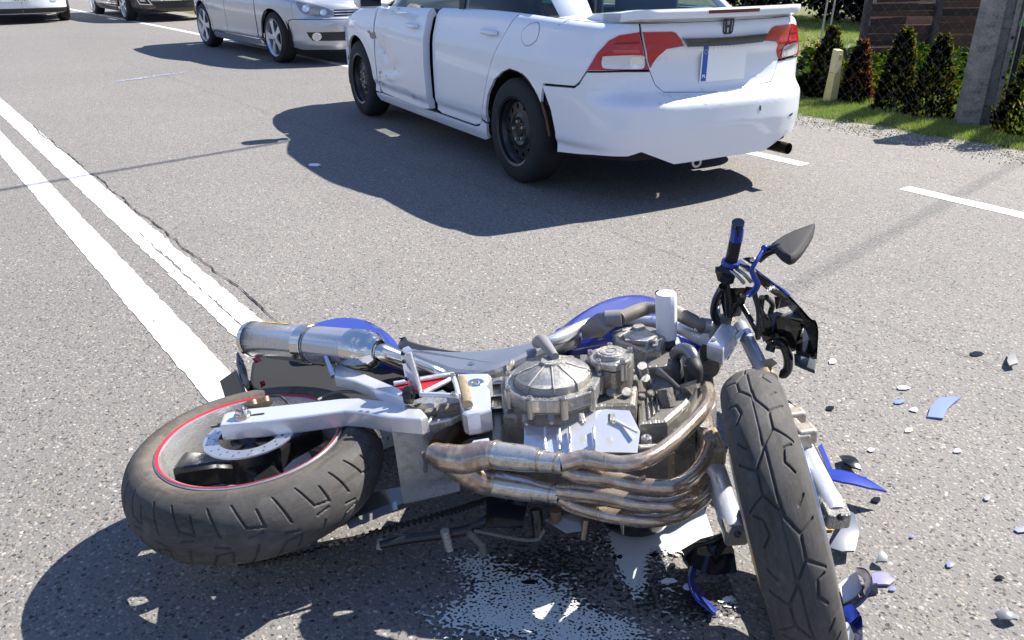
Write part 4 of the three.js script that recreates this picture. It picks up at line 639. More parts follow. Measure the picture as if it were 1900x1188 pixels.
{ // pale yellow marker post
  const b = G(1537, 196), t = thing('marker_post', 'pale yellow concrete marker post standing in the grass by the fence', 'marker post', [b.x, 0, b.z]); t.rotation.y = 0.5; t.rotation.z = -0.05;
  const m = std([0.62, 0.52, 0.22], 0.8, 0, { map: rep(T.speck, 3) });
  mesh('post_body', hull([[-0.05, -0.05, 0.05], [0.05, -0.05, 0.05], [-0.05, -0.05, -0.04], [0.05, -0.05, -0.04], [-0.042, 0.30, 0.045], [0.042, 0.30, 0.045], [-0.042, 0.30, -0.03], [0.042, 0.30, -0.03]]), m, t);
  mesh('post_head', hull([[-0.042, 0.303, 0.04], [0.042, 0.303, 0.04], [-0.042, 0.303, -0.03], [0.042, 0.303, -0.03], [-0.04, 0.50, 0.02], [0.04, 0.50, 0.02], [-0.04, 0.51, -0.03], [0.04, 0.51, -0.03]]), std([0.66, 0.58, 0.32], 0.8, 0, { map: rep(T.speck, 3) }), t);
  mesh('post_tablet', box(0.04, 0.05, 0.006, 0, 0.44, 0.0345, 0.002), std([0.5, 0.44, 0.24], 0.7), t);
}
{ // concrete utility pole with conduit, cut short above view to limit its shadow
  const b = G(1812, 238), t = thing('concrete_post', 'weathered grey concrete post cut short, with recessed web and bolt holes', 'concrete post', [b.x, 0, b.z]); t.rotation.y = -0.30;
  const cm = tex(512, (x, y) => { const a = pnoise(x, y, 8, 5), c = pnoise(x + 0.3, y, 50, 3), k = 0.19 + 0.16 * (a - 0.5) + 0.12 * (c - 0.5) - 0.04 * sm(0.55, 0.75, pnoise(x, y + 0.4, 16, 4)); return [k, k * 0.97, k * 0.89]; });
  const conc = std([1, 1, 1], 0.92, 0, { map: cm, bumpMap: cm, bumpScale: 0.008 });
  const taper = (x0, x1, z0, z1) => { const g = box(1, 1, 1, 0.5, 0.5, 0.5, 0.04), p = g.attributes.position; for (let i = 0; i < p.count; i++) { const y = p.getY(i), k = 1 - 0.1 * Math.max(0, y); p.setXYZ(i, lerp(x0, x1, p.getX(i)) * k, -0.3 + 1.4 * y, lerp(z0, z1, p.getZ(i)) * k); } g.computeVertexNormals(); const u = g.attributes.uv; for (let i = 0; i < u.count; i++) u.setXY(i, p.getX(i) * 2, p.getY(i) * 2); return g; };
  mesh('flange', taper(-0.17, -0.005, -0.10, 0.115), conc, t);
  mesh('web', taper(-0.01, 0.11, -0.06, 0.045), conc, t);
  mesh('flange', taper(0.075, 0.115, -0.09, 0.09), conc, t);
  for (let i = 0; i < 4; i++) { const y = 0.12 + i * 0.3; const k = 1 - 0.1 * (y + 0.3) / 1.4; mesh('bolt_hole_shade', (() => { const g = new THREE.CylinderGeometry(0.013, 0.013, 0.02, 10); g.rotateX(Math.PI / 2); g.translate(0.095 * k, y, 0.086 * k); return g; })(), M.gap, t); if (i % 2 === 0) mesh('rib', box(0.085 * k, 0.07, 0.02, 0.045 * k, y + 0.1, 0.05 * k, 0.006), conc, t); }  // the bolt holes are near-black plugs, their inner shade painted on
  mesh('conduit', tube([[0.175, -0.1, 0.0], [0.172, 0.5, 0.0], [0.17, 1.12, 0]], 0.026, { sides: 10 }), std([0.012, 0.012, 0.013], 0.5), t);
  mesh('earth_wire', tube([[0.14, -0.1, 0.055], [0.138, 0.5, 0.055], [0.136, 1.12, 0.05]], 0.005, { sides: 6 }), std([0.4, 0.4, 0.4], 0.4, 0.5), t);
  const cap = lathe([[0.045, 0], [0.05, 0.03], [0.028, 0.075], [0, 0.08]], 16); cap.translate(0.178, 0.80, 0.02); mesh('conduit_joint', cap, std([0.05, 0.35, 0.08], 0.4), t);
}
{ // plank fence: dark boards with gaps, in bays between posts
  const wt = tex(512, (x, y, i, j) => { const g = 0.5 + 0.5 * Math.sin((y * 40 + 2.5 * pnoise(x * 0.25, y, 12, 3)) * 6.283 / 3), k = 0.016 + 0.013 * pnoise(x, y, 10, 4) + 0.007 * g; return [k * 1.5, k, k * 0.72]; });
  const woods = [[1, 0.9, 0.85], [1.5, 1.15, 0.95], [0.6, 0.55, 0.55], [2.0, 1.45, 1.15]].map((c) => std(c, 0.85, 0, { map: rep(wt, 1.2, 2), bumpMap: wt, bumpScale: 0.006 }));
  const a = G(1589, 121), dir = V(0.985, 0, -0.17).normalize(), f = thing('plank_fence', 'dark brown fence of rough horizontal planks behind the thujas', 'fence', [a.x, 0, a.z]); f.rotation.y = Math.atan2(-dir.z, dir.x);
  const bays = [[0, 0.98], [0.98, 2.15], [2.15, 3.4], [3.4, 4.7], [4.7, 6]];
  for (const [x0, x1] of bays) { let y = 0.01; while (y < 1.0) { const h = rr(0.06, 0.105), gapb = rnd() < 0.22 ? rr(0.012, 0.03) : rr(0.001, 0.004), L = x1 - x0 - 0.02, broken = rnd() < 0.12; const g = box(broken ? L * rr(0.45, 0.7) : L, h, 0.022, 0, 0, 0, 0.004); const m = mesh('plank', g, woods[Math.floor(rnd() * 4)], f); m.position.set((x0 + x1) / 2 + (broken ? rr(-0.2, 0.2) : 0), y + h / 2, rr(-0.008, 0.008)); m.rotation.z = rr(-0.012, 0.012) * (broken ? 5 : 1); y += h + gapb; } }
  for (const x of [0, 0.98, 2.15, 3.4, 4.7, 6]) { const m = mesh('fence_post', box(0.075, 1.2, 0.07, x, 0.55, 0.05, 0.008), std([0.07, 0.055, 0.05], 0.9, 0, { map: T.grime }), f); }
  // reddish backdrop wall placed behind the planks to colour the bright gaps
  const wall = thing('brick_backdrop', 'reddish brick backdrop wall mostly out of view behind the plank fence gaps', 'wall', [a.x + 0.9, 0, a.z - 1.3]); wall.rotation.y = f.rotation.y - 0.1;
  const bm = [[0.42, 0.19, 0.12], [0.36, 0.17, 0.11], [0.46, 0.24, 0.15]].map((c) => std(c, 0.9, 0, { map: T.speck })), bg = box(0.24, 0.065, 0.11, 0, 0, 0, 0.006);
  mesh('mortar', box(5.6, 1.2, 0.09, 2.4, 0.6, 0, 0.005), std([0.36, 0.33, 0.29], 0.95), wall);
  for (let j = 0; j < 14; j++) for (let i = 0; i < 21; i++) { if (wall.children.length > 296) break; const m = mesh('brick', bg, bm[Math.floor(rnd() * 3)], wall); m.position.set(-0.2 + i * 0.255 + (j % 2) * 0.127, 0.04 + j * 0.078, 0); }
}
{ // low leafy plants in the bed between the wire fence and the planks
  const plant = (px, py, h, sp, n, kind, label) => {
    const b = G(px, py), L = [], t = thing(['leafy_plant', 'blue_green_plant', 'flowering_plant'][kind], label, 'plant', [b.x, 0, b.z], 'plants in the garden bed');
    for (let i = 0; i < n; i++) { const a = rr(0, 6.283), k = rnd(), r = sp * Math.sqrt(rnd()), p = V(r * Math.cos(a), h * rr(0.35, 1) * (1 - 0.5 * (r / sp) ** 2), r * Math.sin(a)), d = V(Math.cos(a), rr(-0.1, 0.8), Math.sin(a)).addScaledVector(randDir(), 0.3).normalize(), s = perp(d); s.y *= 0.3; s.addScaledVector(d, -s.dot(d)).normalize();
      const c = kind === 1 ? [rr(0.22, 0.36), rr(0.33, 0.46), rr(0.30, 0.42)] : [rr(0.22, 0.42), rr(0.40, 0.60), rr(0.03, 0.07)]; L.push([p, d, s, rr(0.06, 0.12) * (kind === 1 ? 1.4 : 1), rr(0.022, 0.042), c]); }
    mesh('foliage', cards(L), M.leaf, t);
    const st = []; for (let i = 0; i < 6; i++) { const a = i * 1.05; st.push(rod(V(0, -0.02, 0), V(sp * 0.5 * Math.cos(a), h * 0.6, sp * 0.5 * Math.sin(a)), 0.005, 0.003, 5)); } mesh('stem', st, M.bark, t);
    if (kind === 2) { const fl = []; for (let i = 0; i < 14; i++) { const s = new THREE.IcosahedronGeometry(0.012, 0); s.translate(rr(-sp, sp) * 0.7, h * rr(0.6, 1.05), rr(-sp, sp) * 0.7); fl.push(s); } mesh('blossom', fl, std([0.6, 0.25, 0.1], 0.8), t); }
  };
  const spots = []; for (let i = 0; i < 46; i++) spots.push([rr(1500, 1890), rr(128, 190)]);
  spots.sort((p, q) => p[1] - q[1]).forEach(([x, y], i) => { if (x < 1600 && y < 140) return; plant(x, y, rr(0.18, 0.30), rr(0.16, 0.28), 240, 0, 'bright green leafy bed plant growing between the wire fence and the planks'); });
  for (const [x, y] of [[1705, 132], [1738, 136], [1762, 140], [1775, 150]]) plant(x, y, 0.2, 0.17, 120, 1, 'pale blue green cabbage like plant at the foot of plank fence');
  for (const [x, y] of [[1556, 132], [1516, 140], [1563, 150]]) plant(x, y, 0.3, 0.15, 140, 1, 'grey green bushy plant beside the white saloon tail');
  for (const [x, y] of [[1512, 165], [1506, 150]]) plant(x, y, 0.45, 0.14, 160, 2, 'tall plant with orange blossom right behind the saloon tail lamp');
}
{ // garden stakes, clipped hedge and trees out of view at the back, placed to shade the lawn
  for (const [x, y, l] of [[1521, 84, 'thin grey garden stake nearer the wire fence'], [1536, 76, 'thin grey garden stake nearer the plank fence']]) { const b = G(x, y), t = thing('garden_stake', l, 'stake', [b.x, 0, b.z]); mesh('stake_rod', rod(V(0, -0.05, 0), V(0.03, 0.86, 0.0), 0.014), std([0.42, 0.42, 0.40], 0.5, 0.4), t); mesh('stake_cap', box(0.034, 0.03, 0.034, 0.03, 0.87, 0, 0.006), std([0.5, 0.5, 0.48], 0.6), t); }
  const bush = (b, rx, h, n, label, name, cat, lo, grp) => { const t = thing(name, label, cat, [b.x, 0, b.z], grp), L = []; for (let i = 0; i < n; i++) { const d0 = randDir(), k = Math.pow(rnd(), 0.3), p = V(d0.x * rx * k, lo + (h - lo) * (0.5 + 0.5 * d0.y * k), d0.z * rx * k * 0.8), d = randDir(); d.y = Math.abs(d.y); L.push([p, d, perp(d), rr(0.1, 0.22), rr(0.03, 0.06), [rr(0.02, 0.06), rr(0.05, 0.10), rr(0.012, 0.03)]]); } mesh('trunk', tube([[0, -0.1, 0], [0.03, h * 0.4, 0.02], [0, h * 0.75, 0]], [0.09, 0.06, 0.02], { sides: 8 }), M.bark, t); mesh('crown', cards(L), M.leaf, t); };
  for (const [x, z, r, h, k] of [[5.2, -18.4, 1.0, 2.0, 0], [6.6, -18.0, 1.1, 2.2, 0], [7.4, -16.6, 1.0, 1.9, 0], [7.2, -17.6, 1.1, 2.3, 0], [8.9, -16.8, 1.2, 2.5, 0], [10.6, -15.6, 1.2, 2.4, 0], [12.3, -14.4, 1.2, 2.5, 0]]) bush(V(x, 0, z), r, h, 2600, 'dense dark shrub in the shaded row behind the lawn', 'shrub', 'shrub', 0.0, 'shrubs behind the lawn');
  for (const [x, z] of [[9.6, -19.8], [13.2, -17.8], [6.2, -22.5]]) bush(V(x, 0, z), 2.4, 6.5, 5200, 'tall leafy garden tree out of view behind the shrubs, shading the lawn', 'unseen_garden_tree', 'tree', 1.6, 'unseen trees behind the shrubs');
}
{ // overhead cables: their thin shadows cross the road
  const dirc = V(0.70, 0, -0.714).normalize();
  const cable = (px, py, label, H, R) => { const g0 = G(px, py), c = g0.clone().addScaledVector(V(SUN.x / SUN.y, 1, SUN.z / SUN.y), H), t = tube([c.clone().addScaledVector(dirc, -22), c.clone(), c.clone().addScaledVector(dirc, 22)].map((p, i) => V(p.x, p.y + (i === 1 ? 0 : 0.5), p.z)), R, { sides: 8, seg: 30 }); t.translate(-c.x, -c.y, -c.z); const m = tag(mesh('overhead_cable', t, std([0.02, 0.02, 0.02], 0.6)), label, 'cable', 'overhead cables across the road'); m.position.copy(c); };
  cable(230, 314, 'thick black overhead cable high above the road', 6.2, 0.022); cable(1600, 462, 'thin black overhead wire high above the road', 8.5, 0.009);
}

// ---------------------------------------------------------------- the fallen motorcycle, lying on its left side
// local frame: x towards its front, y towards its top (away from the camera), z towards its right side (up)
const BN = V(-0.08, 1, -0.03).normalize(), BC = V(-0.598, 0.222, -1.636), W0 = 0.145, BK = 0.935;   // it rests on its left bar, peg and engine cover, so that the rear wheel hangs clear of the road
const BX = V(1, 0, 0).addScaledVector(BN, -BN.x).normalize(), BY = BN.clone().cross(BX), BO = BC.clone().addScaledVector(BN, -W0 * BK);
const bike = thing('motorcycle', 'wrecked blue motorcycle lying on its left side with silver exhaust', 'motorcycle', BO.toArray());
bike.quaternion.setFromRotationMatrix(new THREE.Matrix4().makeBasis(BX, BY, BN)); bike.scale.setScalar(BK); bike.updateMatrixWorld(true);
const toBike = bike.matrixWorld.clone().invert();
const BL = (px, py, w) => { const d = ray(px, py), t = BC.clone().addScaledVector(BN, w * BK).sub(EYE).dot(BN) / d.dot(BN); return EYE.clone().addScaledVector(d, t).applyMatrix4(toBike); };   // a pixel on the level w above the bike's middle plane
const ZA = zoom(200, 560, 2.284), ZB = zoom(380, 560, 3.494), ZC = zoom(720, 560, 2.474), ZD = zoom(1240, 400, 3.96), ZE = zoom(1260, 660, 2.25), ZH = zoom(900, 560, 3.959), ZI = zoom(760, 700, 3.276), ZJ = zoom(560, 620, 4.242), ZK = zoom(560, 860, 2.436), ZL = zoom(980, 520, 5), ZP = (x, y) => [x, y];
const b1 = (z, x, y, w) => BL(...z(x, y), w), bs = (z, list, w) => list.map((p) => b1(z, p[0], p[1], p[2] ?? w));
const bplate = (z, list, w, t, bev = 0.003, holes = [], curved = false) => plate(bs(z, list, w), W0 + w - t, W0 + w, bev, holes.map((h) => bs(z, h, w).reverse()), curved);
const btube = (z, list, r, o) => tube(bs(z, list), r, o);
const bhull = (z, list, cr) => hull(bs(z, list), cr);
const circ = (p, r, n = 14) => Array.from({ length: n }, (_, i) => V(p.x + r * Math.cos(i / n * 6.283), p.y + r * Math.sin(i / n * 6.283), 0));
const hexBolt = (p, r, h0, h1) => { const g = new THREE.CylinderGeometry(r, r, h1 - h0, 6); g.rotateX(Math.PI / 2); g.translate(p.x, p.y, (h0 + h1) / 2); return g; };
const capBolt = (p, r, h0, h1) => latheZ([[0, h1 - 0.003], [r * 0.5, h1 - 0.003], [r * 0.52, h1], [r * 0.9, h1], [r, h1 - 0.001], [r, h0]], p.x, p.y, 0, 14);
const part = (name, geo, mat, parent = bike) => mesh(name, geo, mat, parent);
Object.assign(M, {
  cast: std([0.36, 0.35, 0.325], 0.48, 0.55, { map: rep(T.grime, 3), bumpMap: rep(T.grain, 6), bumpScale: 0.0006, roughnessMap: rep(T.rough, 3) }),
  castDirty: std([0.22, 0.205, 0.18], 0.62, 0.4, { map: rep(T.grime, 5), bumpMap: rep(T.grain, 6), bumpScale: 0.001, roughnessMap: rep(T.rough, 3) }),
  alu: std([0.66, 0.67, 0.70], 0.38, 0.55, { roughnessMap: rep(T.rough, 4), bumpMap: rep(T.grain, 8), bumpScale: 0.0002 }),
  aluDull: std([0.42, 0.42, 0.42], 0.5, 0.6, { map: rep(T.grime, 2), roughnessMap: rep(T.rough, 2) }),
  steel: std([0.50, 0.51, 0.54], 0.38, 0.7, { bumpMap: rep(T.brush, 1, 2), bumpScale: 0.0002, roughnessMap: rep(T.brush, 1, 1) }),
  steelBright: std([0.66, 0.64, 0.60], 0.16, 1),
  bolt: std([0.38, 0.37, 0.35], 0.4, 0.8),
  blue: phys([0.018, 0.038, 0.32], 0.28, 0.3, { clearcoat: 1, clearcoatRoughness: 0.05 }),
  bluePale: phys([0.10, 0.17, 0.50], 0.35, 0.1, { clearcoat: 0.6, clearcoatRoughness: 0.1 }),
  blueAnod: std([0.03, 0.06, 0.34], 0.28, 0.6),
  black: std([0.012, 0.012, 0.013], 0.45, 0, { roughnessMap: rep(T.rough, 2) }),
  blackMatt: std([0.011, 0.011, 0.012], 0.85),
  greyPaint: phys([0.22, 0.235, 0.27], 0.3, 0.5, { clearcoat: 0.8, clearcoatRoughness: 0.08 }),
  rubber: std([0.060, 0.056, 0.052], 0.78, 0, { map: rep(T.grime, 4), bumpMap: rep(T.grain, 10), bumpScale: 0.0006, vertexColors: true }),
  red: std([0.48, 0.02, 0.035], 0.4, 0.2),
  gold: std([0.36, 0.29, 0.19], 0.45, 0.5, { map: rep(T.grime, 3) }),
  plastic: std([0.20, 0.195, 0.19], 0.5), hose: std([0.02, 0.019, 0.018], 0.6),
  whitePlastic: phys([0.80, 0.80, 0.80], 0.4, 0, { transmission: 0.15, thickness: 0 }),
});
{ // heat-tinted steel of the header pipes
  const t = tex(512, (x, y) => { const k = pnoise(x, y, 5, 4), s = pnoise(x + 0.4, y, 28, 3), q = sm(0.3, 0.7, k); const a = [0.56, 0.46, 0.34], b = [0.36, 0.255, 0.20], c = [0.42, 0.42, 0.45]; const m = [0, 1, 2].map((i) => lerp(a[i], b[i], q)); const d = sm(0.6, 0.75, s) * 0.45; return m.map((v, i) => lerp(v, c[i] * 0.6, d)); });
  M.header = std([1, 1, 1], 0.42, 0.75, { map: rep(t, 1, 1), roughnessMap: rep(T.rough, 2) });
  M.headerHot = std([0.60, 0.57, 0.51], 0.36, 0.75, { map: rep(T.grime, 3), roughnessMap: rep(T.rough, 2) });   // plain stainless sleeves between the tinted pipes
}
// tyre with cut grooves; groove(s, a): s metres along the tread, a metres across, gives 0..1
function tyre(R, b, crown, rimR, depth, groove, nU, nV) {
  const per = 2 * Math.PI * R;
  const g = grid(nU, nV, (u, v) => {
    const th = u * Math.PI * 2, k = v * 2 - 1, ak = Math.abs(k); let r, y;
    if (ak < 0.78) { const a = k / 0.78 * 1.45; y = b * Math.sin(a); r = R - crown + crown * Math.cos(a); r -= depth * groove(u * per, a * (b * 0.6 + crown * 0.55), per); }
    else { const t = (ak - 0.78) / 0.22, r0 = R - crown + crown * Math.cos(1.45); y = Math.sign(k) * (b * Math.sin(1.45) + 0.004 * Math.sin(t * 3.0) - (b - 0.082 * b / 0.09) * t * t - 0.004 * t); r = lerp(r0, rimR, t) ; }
    return V(r * Math.cos(th), r * Math.sin(th), y);
  });
  return paintNoise(g, (x, y, z) => { const r = Math.hypot(x, y), a = Math.atan2(y, x), n = fbm(a * 9 + 40, z * 60 + r * 40, 4), k = sm(R - crown * 0.62, R - crown * 1.05, r) * (0.2 + 0.6 * n), s = 0.85 + 0.4 * fbm(a * 30 + 9, z * 130, 3), sc = z * 0 + sm(0.62, 0.7, fbm(a * 6, z * 30 + 3, 3)) * 0.25; return [s * (1 + 1.1 * k + sc), s * (1 + 0.85 * k + sc), s * (1 + 0.5 * k + sc)]; });   // road dust caked on the sidewalls
}
const segDist = (px, py, a) => { const [x0, y0, x1, y1] = a, dx = x1 - x0, dy = y1 - y0, t = Math.max(0, Math.min(1, ((px - x0) * dx + (py - y0) * dy) / (dx * dx + dy * dy))); return Math.hypot(px - x0 - dx * t, py - y0 - dy * t); };
const grooves = (segs, n, wd, shift = 0) => (s, a, per) => { const p = per / n; let best = 1; const side = a < 0 ? 1 : 0; let q = ((s + side * shift * p) % p + p) % p; const y = Math.abs(a); for (const g of segs) for (const o of [-p, 0, p]) { const d = segDist(q + o, y, g); if (d < best) best = d; } return sm(wd, wd * 0.45, best); };
{ // rear wheel
  const w = group('rear_wheel', bike); w.position.set(0, 0, W0); w.rotation.z = 0.5;
  const p = 2 * Math.PI * 0.315 / 13, segs = [[0.0, 0.088, 0.028, 0.030], [0.028, 0.030, 0.066, 0.024], [0.066, 0.024, 0.055, 0.066], [0.095, 0.085, 0.112, 0.045], [0.112, 0.045, 0.122, 0.016], [0.03, 0.006, 0.06, 0.012]];
  part('tyre', tyre(0.315, 0.09, 0.062, 0.226, 0.005, grooves(segs, 13, 0.0032, 0.5), 1000, 150), M.rubber, w);
  part('rim', [latheZ([[0.228, 0.076], [0.228, 0.083], [0.2225, 0.086], [0.212, 0.081], [0.205, 0.062], [0.196, 0.03], [0.194, -0.03], [0.206, -0.062], [0.222, -0.086], [0.228, -0.076]], 0, 0, 0, 80)], M.aluDull, w);
  part('rim_stripe', latheZ([[0.2235, 0.0866], [0.2175, 0.0848], [0.2165, 0.0834]], 0, 0, 0, 80), M.red, w);
  for (let i = 0; i < 3; i++) { const s = plate([[0.03, -0.042], [0.09, -0.03], [0.198, -0.048], [0.198, 0.048], [0.09, 0.03], [0.03, 0.042]], -0.032, 0.034, 0.012); s.rotateZ(i * 2.094 + 0.55); part('spoke', s, M.black, w); }
  part('hub', latheZ([[0, 0.10], [0.02, 0.10], [0.035, 0.085], [0.05, 0.08], [0.06, 0.05], [0.06, -0.06], [0.05, -0.09], [0, -0.1]], 0, 0, 0, 30), M.black, w);
  const holes = []; for (let i = 0; i < 36; i++) for (let k = 0; k < 2; k++) { const a = (i + k * 0.5) / 36 * 6.283, r = 0.087 + k * 0.015; if ((i + k) % 2) continue; holes.push(Array.from({ length: 8 }, (_, j) => [r * Math.cos(a) + 0.0035 * Math.cos(-j / 8 * 6.283), r * Math.sin(a) + 0.0035 * Math.sin(-j / 8 * 6.283)])); }
  holes.push(Array.from({ length: 40 }, (_, j) => [0.076 * Math.cos(-j / 40 * 6.283), 0.076 * Math.sin(-j / 40 * 6.283)]));
  part('brake_disc', plate(Array.from({ length: 64 }, (_, j) => [0.112 * Math.cos(j / 64 * 6.283), 0.112 * Math.sin(j / 64 * 6.283)]), 0.088, 0.0935, 0.0008, holes), std([0.62, 0.63, 0.66], 0.25, 0.85), w);
  const car = []; for (let i = 0; i < 5; i++) { const s = plate([[0.03, -0.014], [0.08, -0.009], [0.08, 0.009], [0.03, 0.014]], 0.082, 0.088, 0.001); s.rotateZ(i * 1.2566); car.push(s); } part('disc_carrier', car, M.black, w);
  const teeth = []; for (let i = 0; i < 42; i++) for (const [da, r] of [[0, 0.104], [0.4, 0.110], [0.6, 0.110]]) { const a = (i + da) / 42 * 6.283; teeth.push([r * Math.cos(a), r * Math.sin(a)]); } part('sprocket', plate(teeth, -0.108, -0.10, 0.001), M.black, w);
}
{ // swingarm: right leg, box across, left leg
  const s = group('swingarm', bike);
  const leg = bplate(ZB, [[95, 800], [118, 735], [145, 715], [270, 692], [600, 658], [880, 626], [1000, 622], [1180, 640], [1300, 658], [1400, 690], [1445, 742], [1400, 762], [1200, 746], [1010, 712], [900, 706], [620, 744], [350, 778]], 0.138, 0.046, 0.005);
  const lg = part('right_leg', leg, M.alu, s);
  const slot = b1(ZB, 345, 731, 0.1384); part('adjuster_slot_shade', plate([[-0.013, -0.004], [0.013, -0.004], [0.016, 0], [0.013, 0.004], [-0.013, 0.004], [-0.016, 0]].map(([x, y]) => [slot.x + x, slot.y + y + x * 0.1]), slot.z - 0.0002, slot.z + 0.001, 0.0003), M.gap, s);  // dark plate, the shade inside the open slot put into its colour
  const ax = b1(ZB, 247, 748, 0.138); part('axle_nut', [latheZ([[0, 0.03], [0.008, 0.03], [0.0085, 0.022], [0.012, 0.022], [0.0125, 0.012], [0.0175, 0.012], [0.018, 0.008], [0.021, 0.008], [0.022, 0]], ax.x, ax.y, ax.z, 24), hexBolt(ax, 0.0155, ax.z + 0.008, ax.z + 0.022)], M.steelBright, s);
  part('adjuster_bolt', [btube(ZB, [[40, 808, 0.115], [110, 800, 0.115]], 0.005)], M.castDirty, s);
  part('cross_box', [plate(bs(ZC, [[18, 592], [150, 566], [290, 536], [345, 505], [348, 455], [250, 400], [60, 470]], 0.10), W0 - 0.115, W0 + 0.10, 0.006)], M.aluDull, s);
  part('weld_seam', btube(ZJ, [[705, 745, 0.094], [850, 742, 0.094], [960, 722, 0.094], [1005, 690, 0.098], [1020, 655, 0.102]], 0.005, { sides: 8 }), M.alu, s);
  part('left_leg', [bhull(ZP, [[330, 1000, -0.11], [335, 985, -0.11], [600, 935, -0.11], [760, 900, -0.11], [760, 930, -0.11], [600, 985, -0.11], [330, 1000, -0.15], [760, 930, -0.15], [760, 900, -0.15], [600, 985, -0.15]])], M.castDirty, s);
  part('chain_slider', [bhull(ZP, [[640, 968, -0.09], [735, 930, -0.09], [738, 945, -0.09], [650, 984, -0.09], [640, 968, -0.11], [738, 945, -0.11], [735, 930, -0.11], [650, 984, -0.11]])], M.aluDull, s);
}
{ // chain: one run of links along the left side
  const pts = bs(ZP, [[445, 1050, -0.115], [560, 1030, -0.115], [700, 988, -0.115], [820, 955, -0.115], [900, 930, -0.115]]), cv = new THREE.CatmullRomCurve3(pts), n = 44, g = [];
  for (let i = 0; i < n; i++) { const p = cv.getPoint((i + 0.5) / n), t = cv.getTangent((i + 0.5) / n), b = plate([[-0.009, -0.006], [-0.004, -0.0045], [0.004, -0.0045], [0.009, -0.006], [0.011, 0], [0.009, 0.006], [0.004, 0.0045], [-0.004, 0.0045], [-0.009, 0.006], [-0.011, 0]], (i % 2) * 0.003, 0.003 + (i % 2) * 0.003, 0.0006); b.rotateZ(Math.atan2(t.y, t.x)); b.translate(p.x, p.y, p.z); g.push(b); const r = new THREE.CylinderGeometry(0.004, 0.004, 0.016, 8); r.rotateX(Math.PI / 2); r.translate(p.x + t.x * 0.008, p.y + t.y * 0.008, p.z + 0.001); g.push(r); }
  part('drive_chain', g, std([0.03, 0.028, 0.026], 0.5, 0.6)).userData.kind = 'stuff';
}
{ // silencer
  const a = b1(ZB, 300, 240, 0.135), b = b1(ZB, 1050, 312, 0.205), d = b.clone().sub(a), L = d.length(), r = 0.053, s = group('silencer', bike);
  const al = (g) => alignY(g, a.clone(), b.clone());
  part('silencer_body', al(creased(lathe([[r - 0.001, 0.012], [r, 0.014], [r, L * 0.93]], 48), 0.5)), M.steel, s);
  part('end_ring', al(creased(lathe([[0.02, -0.004], [0.034, -0.006], [0.048, -0.003], [r + 0.0015, 0.004], [r + 0.0015, 0.022]], 48), 0.5)), M.steelBright, s);
  part('tail_pipe', al(creased(lathe([[0.022, 0.02], [0.022, -0.022], [0.025, -0.024], [0.027, -0.02], [0.027, 0.0]], 32), 0.5)), M.black, s);
  part('front_ring', al(creased(lathe([[r + 0.001, L * 0.90], [r + 0.001, L * 0.985], [r - 0.002, L]], 48), 0.5)), M.steelBright, s);
  part('front_cone', al(creased(lathe([[r - 0.002, L], [0.048, L + 0.022], [0.036, L + 0.038], [0.028, L + 0.045], [0.028, L + 0.05]], 48), 0.9)), M.steelBright, s);
  part('strap', al(creased(lathe([[r + 0.002, L * 0.50], [r + 0.0035, L * 0.502], [r + 0.0035, L * 0.575], [r + 0.002, L * 0.577]], 48), 0.5)), M.steelBright, s);
  part('seam', al(lathe([[r + 0.0008, L * 0.594], [r + 0.0012, L * 0.596], [r + 0.0008, L * 0.598]], 48)), M.black, s);
  const ll = (ph) => al(grid(10, 4, (u, v) => { const t = ph + (u - 0.5) * 0.62; return V((r + 0.0012) * Math.sin(t), L * lerp(0.10, 0.36, v), (r + 0.0012) * Math.cos(t)); }));
  { let best = null, bs0 = -9; for (let k = 0; k < 24; k++) { const g = ll(k / 24 * 6.283); g.computeBoundingSphere(); const c = g.boundingSphere.center, sc = c.z * 0.75 + c.y * 0.66; if (sc > bs0) { bs0 = sc; best = g; } } part('warning_sticker', best, std([0.72, 0.42, 0.02], 0.5, 0, { map: T.speck }), s); }
  part('link_pipe', btube(ZB, [[1085, 318, 0.205], [1150, 330, 0.20], [1300, 390, 0.16], [1450, 450, 0.115], [1540, 488, 0.09], [1600, 520, 0.05]], [0.028, 0.026, 0.0255, 0.0255, 0.0255, 0.0255], { seg: 40, sides: 24 }), M.steelBright, s);
  part('clamp', [btube(ZB, [[1105, 322, 0.204], [1125, 326, 0.203]], 0.0305, { sides: 24 })], M.steel, s);
}
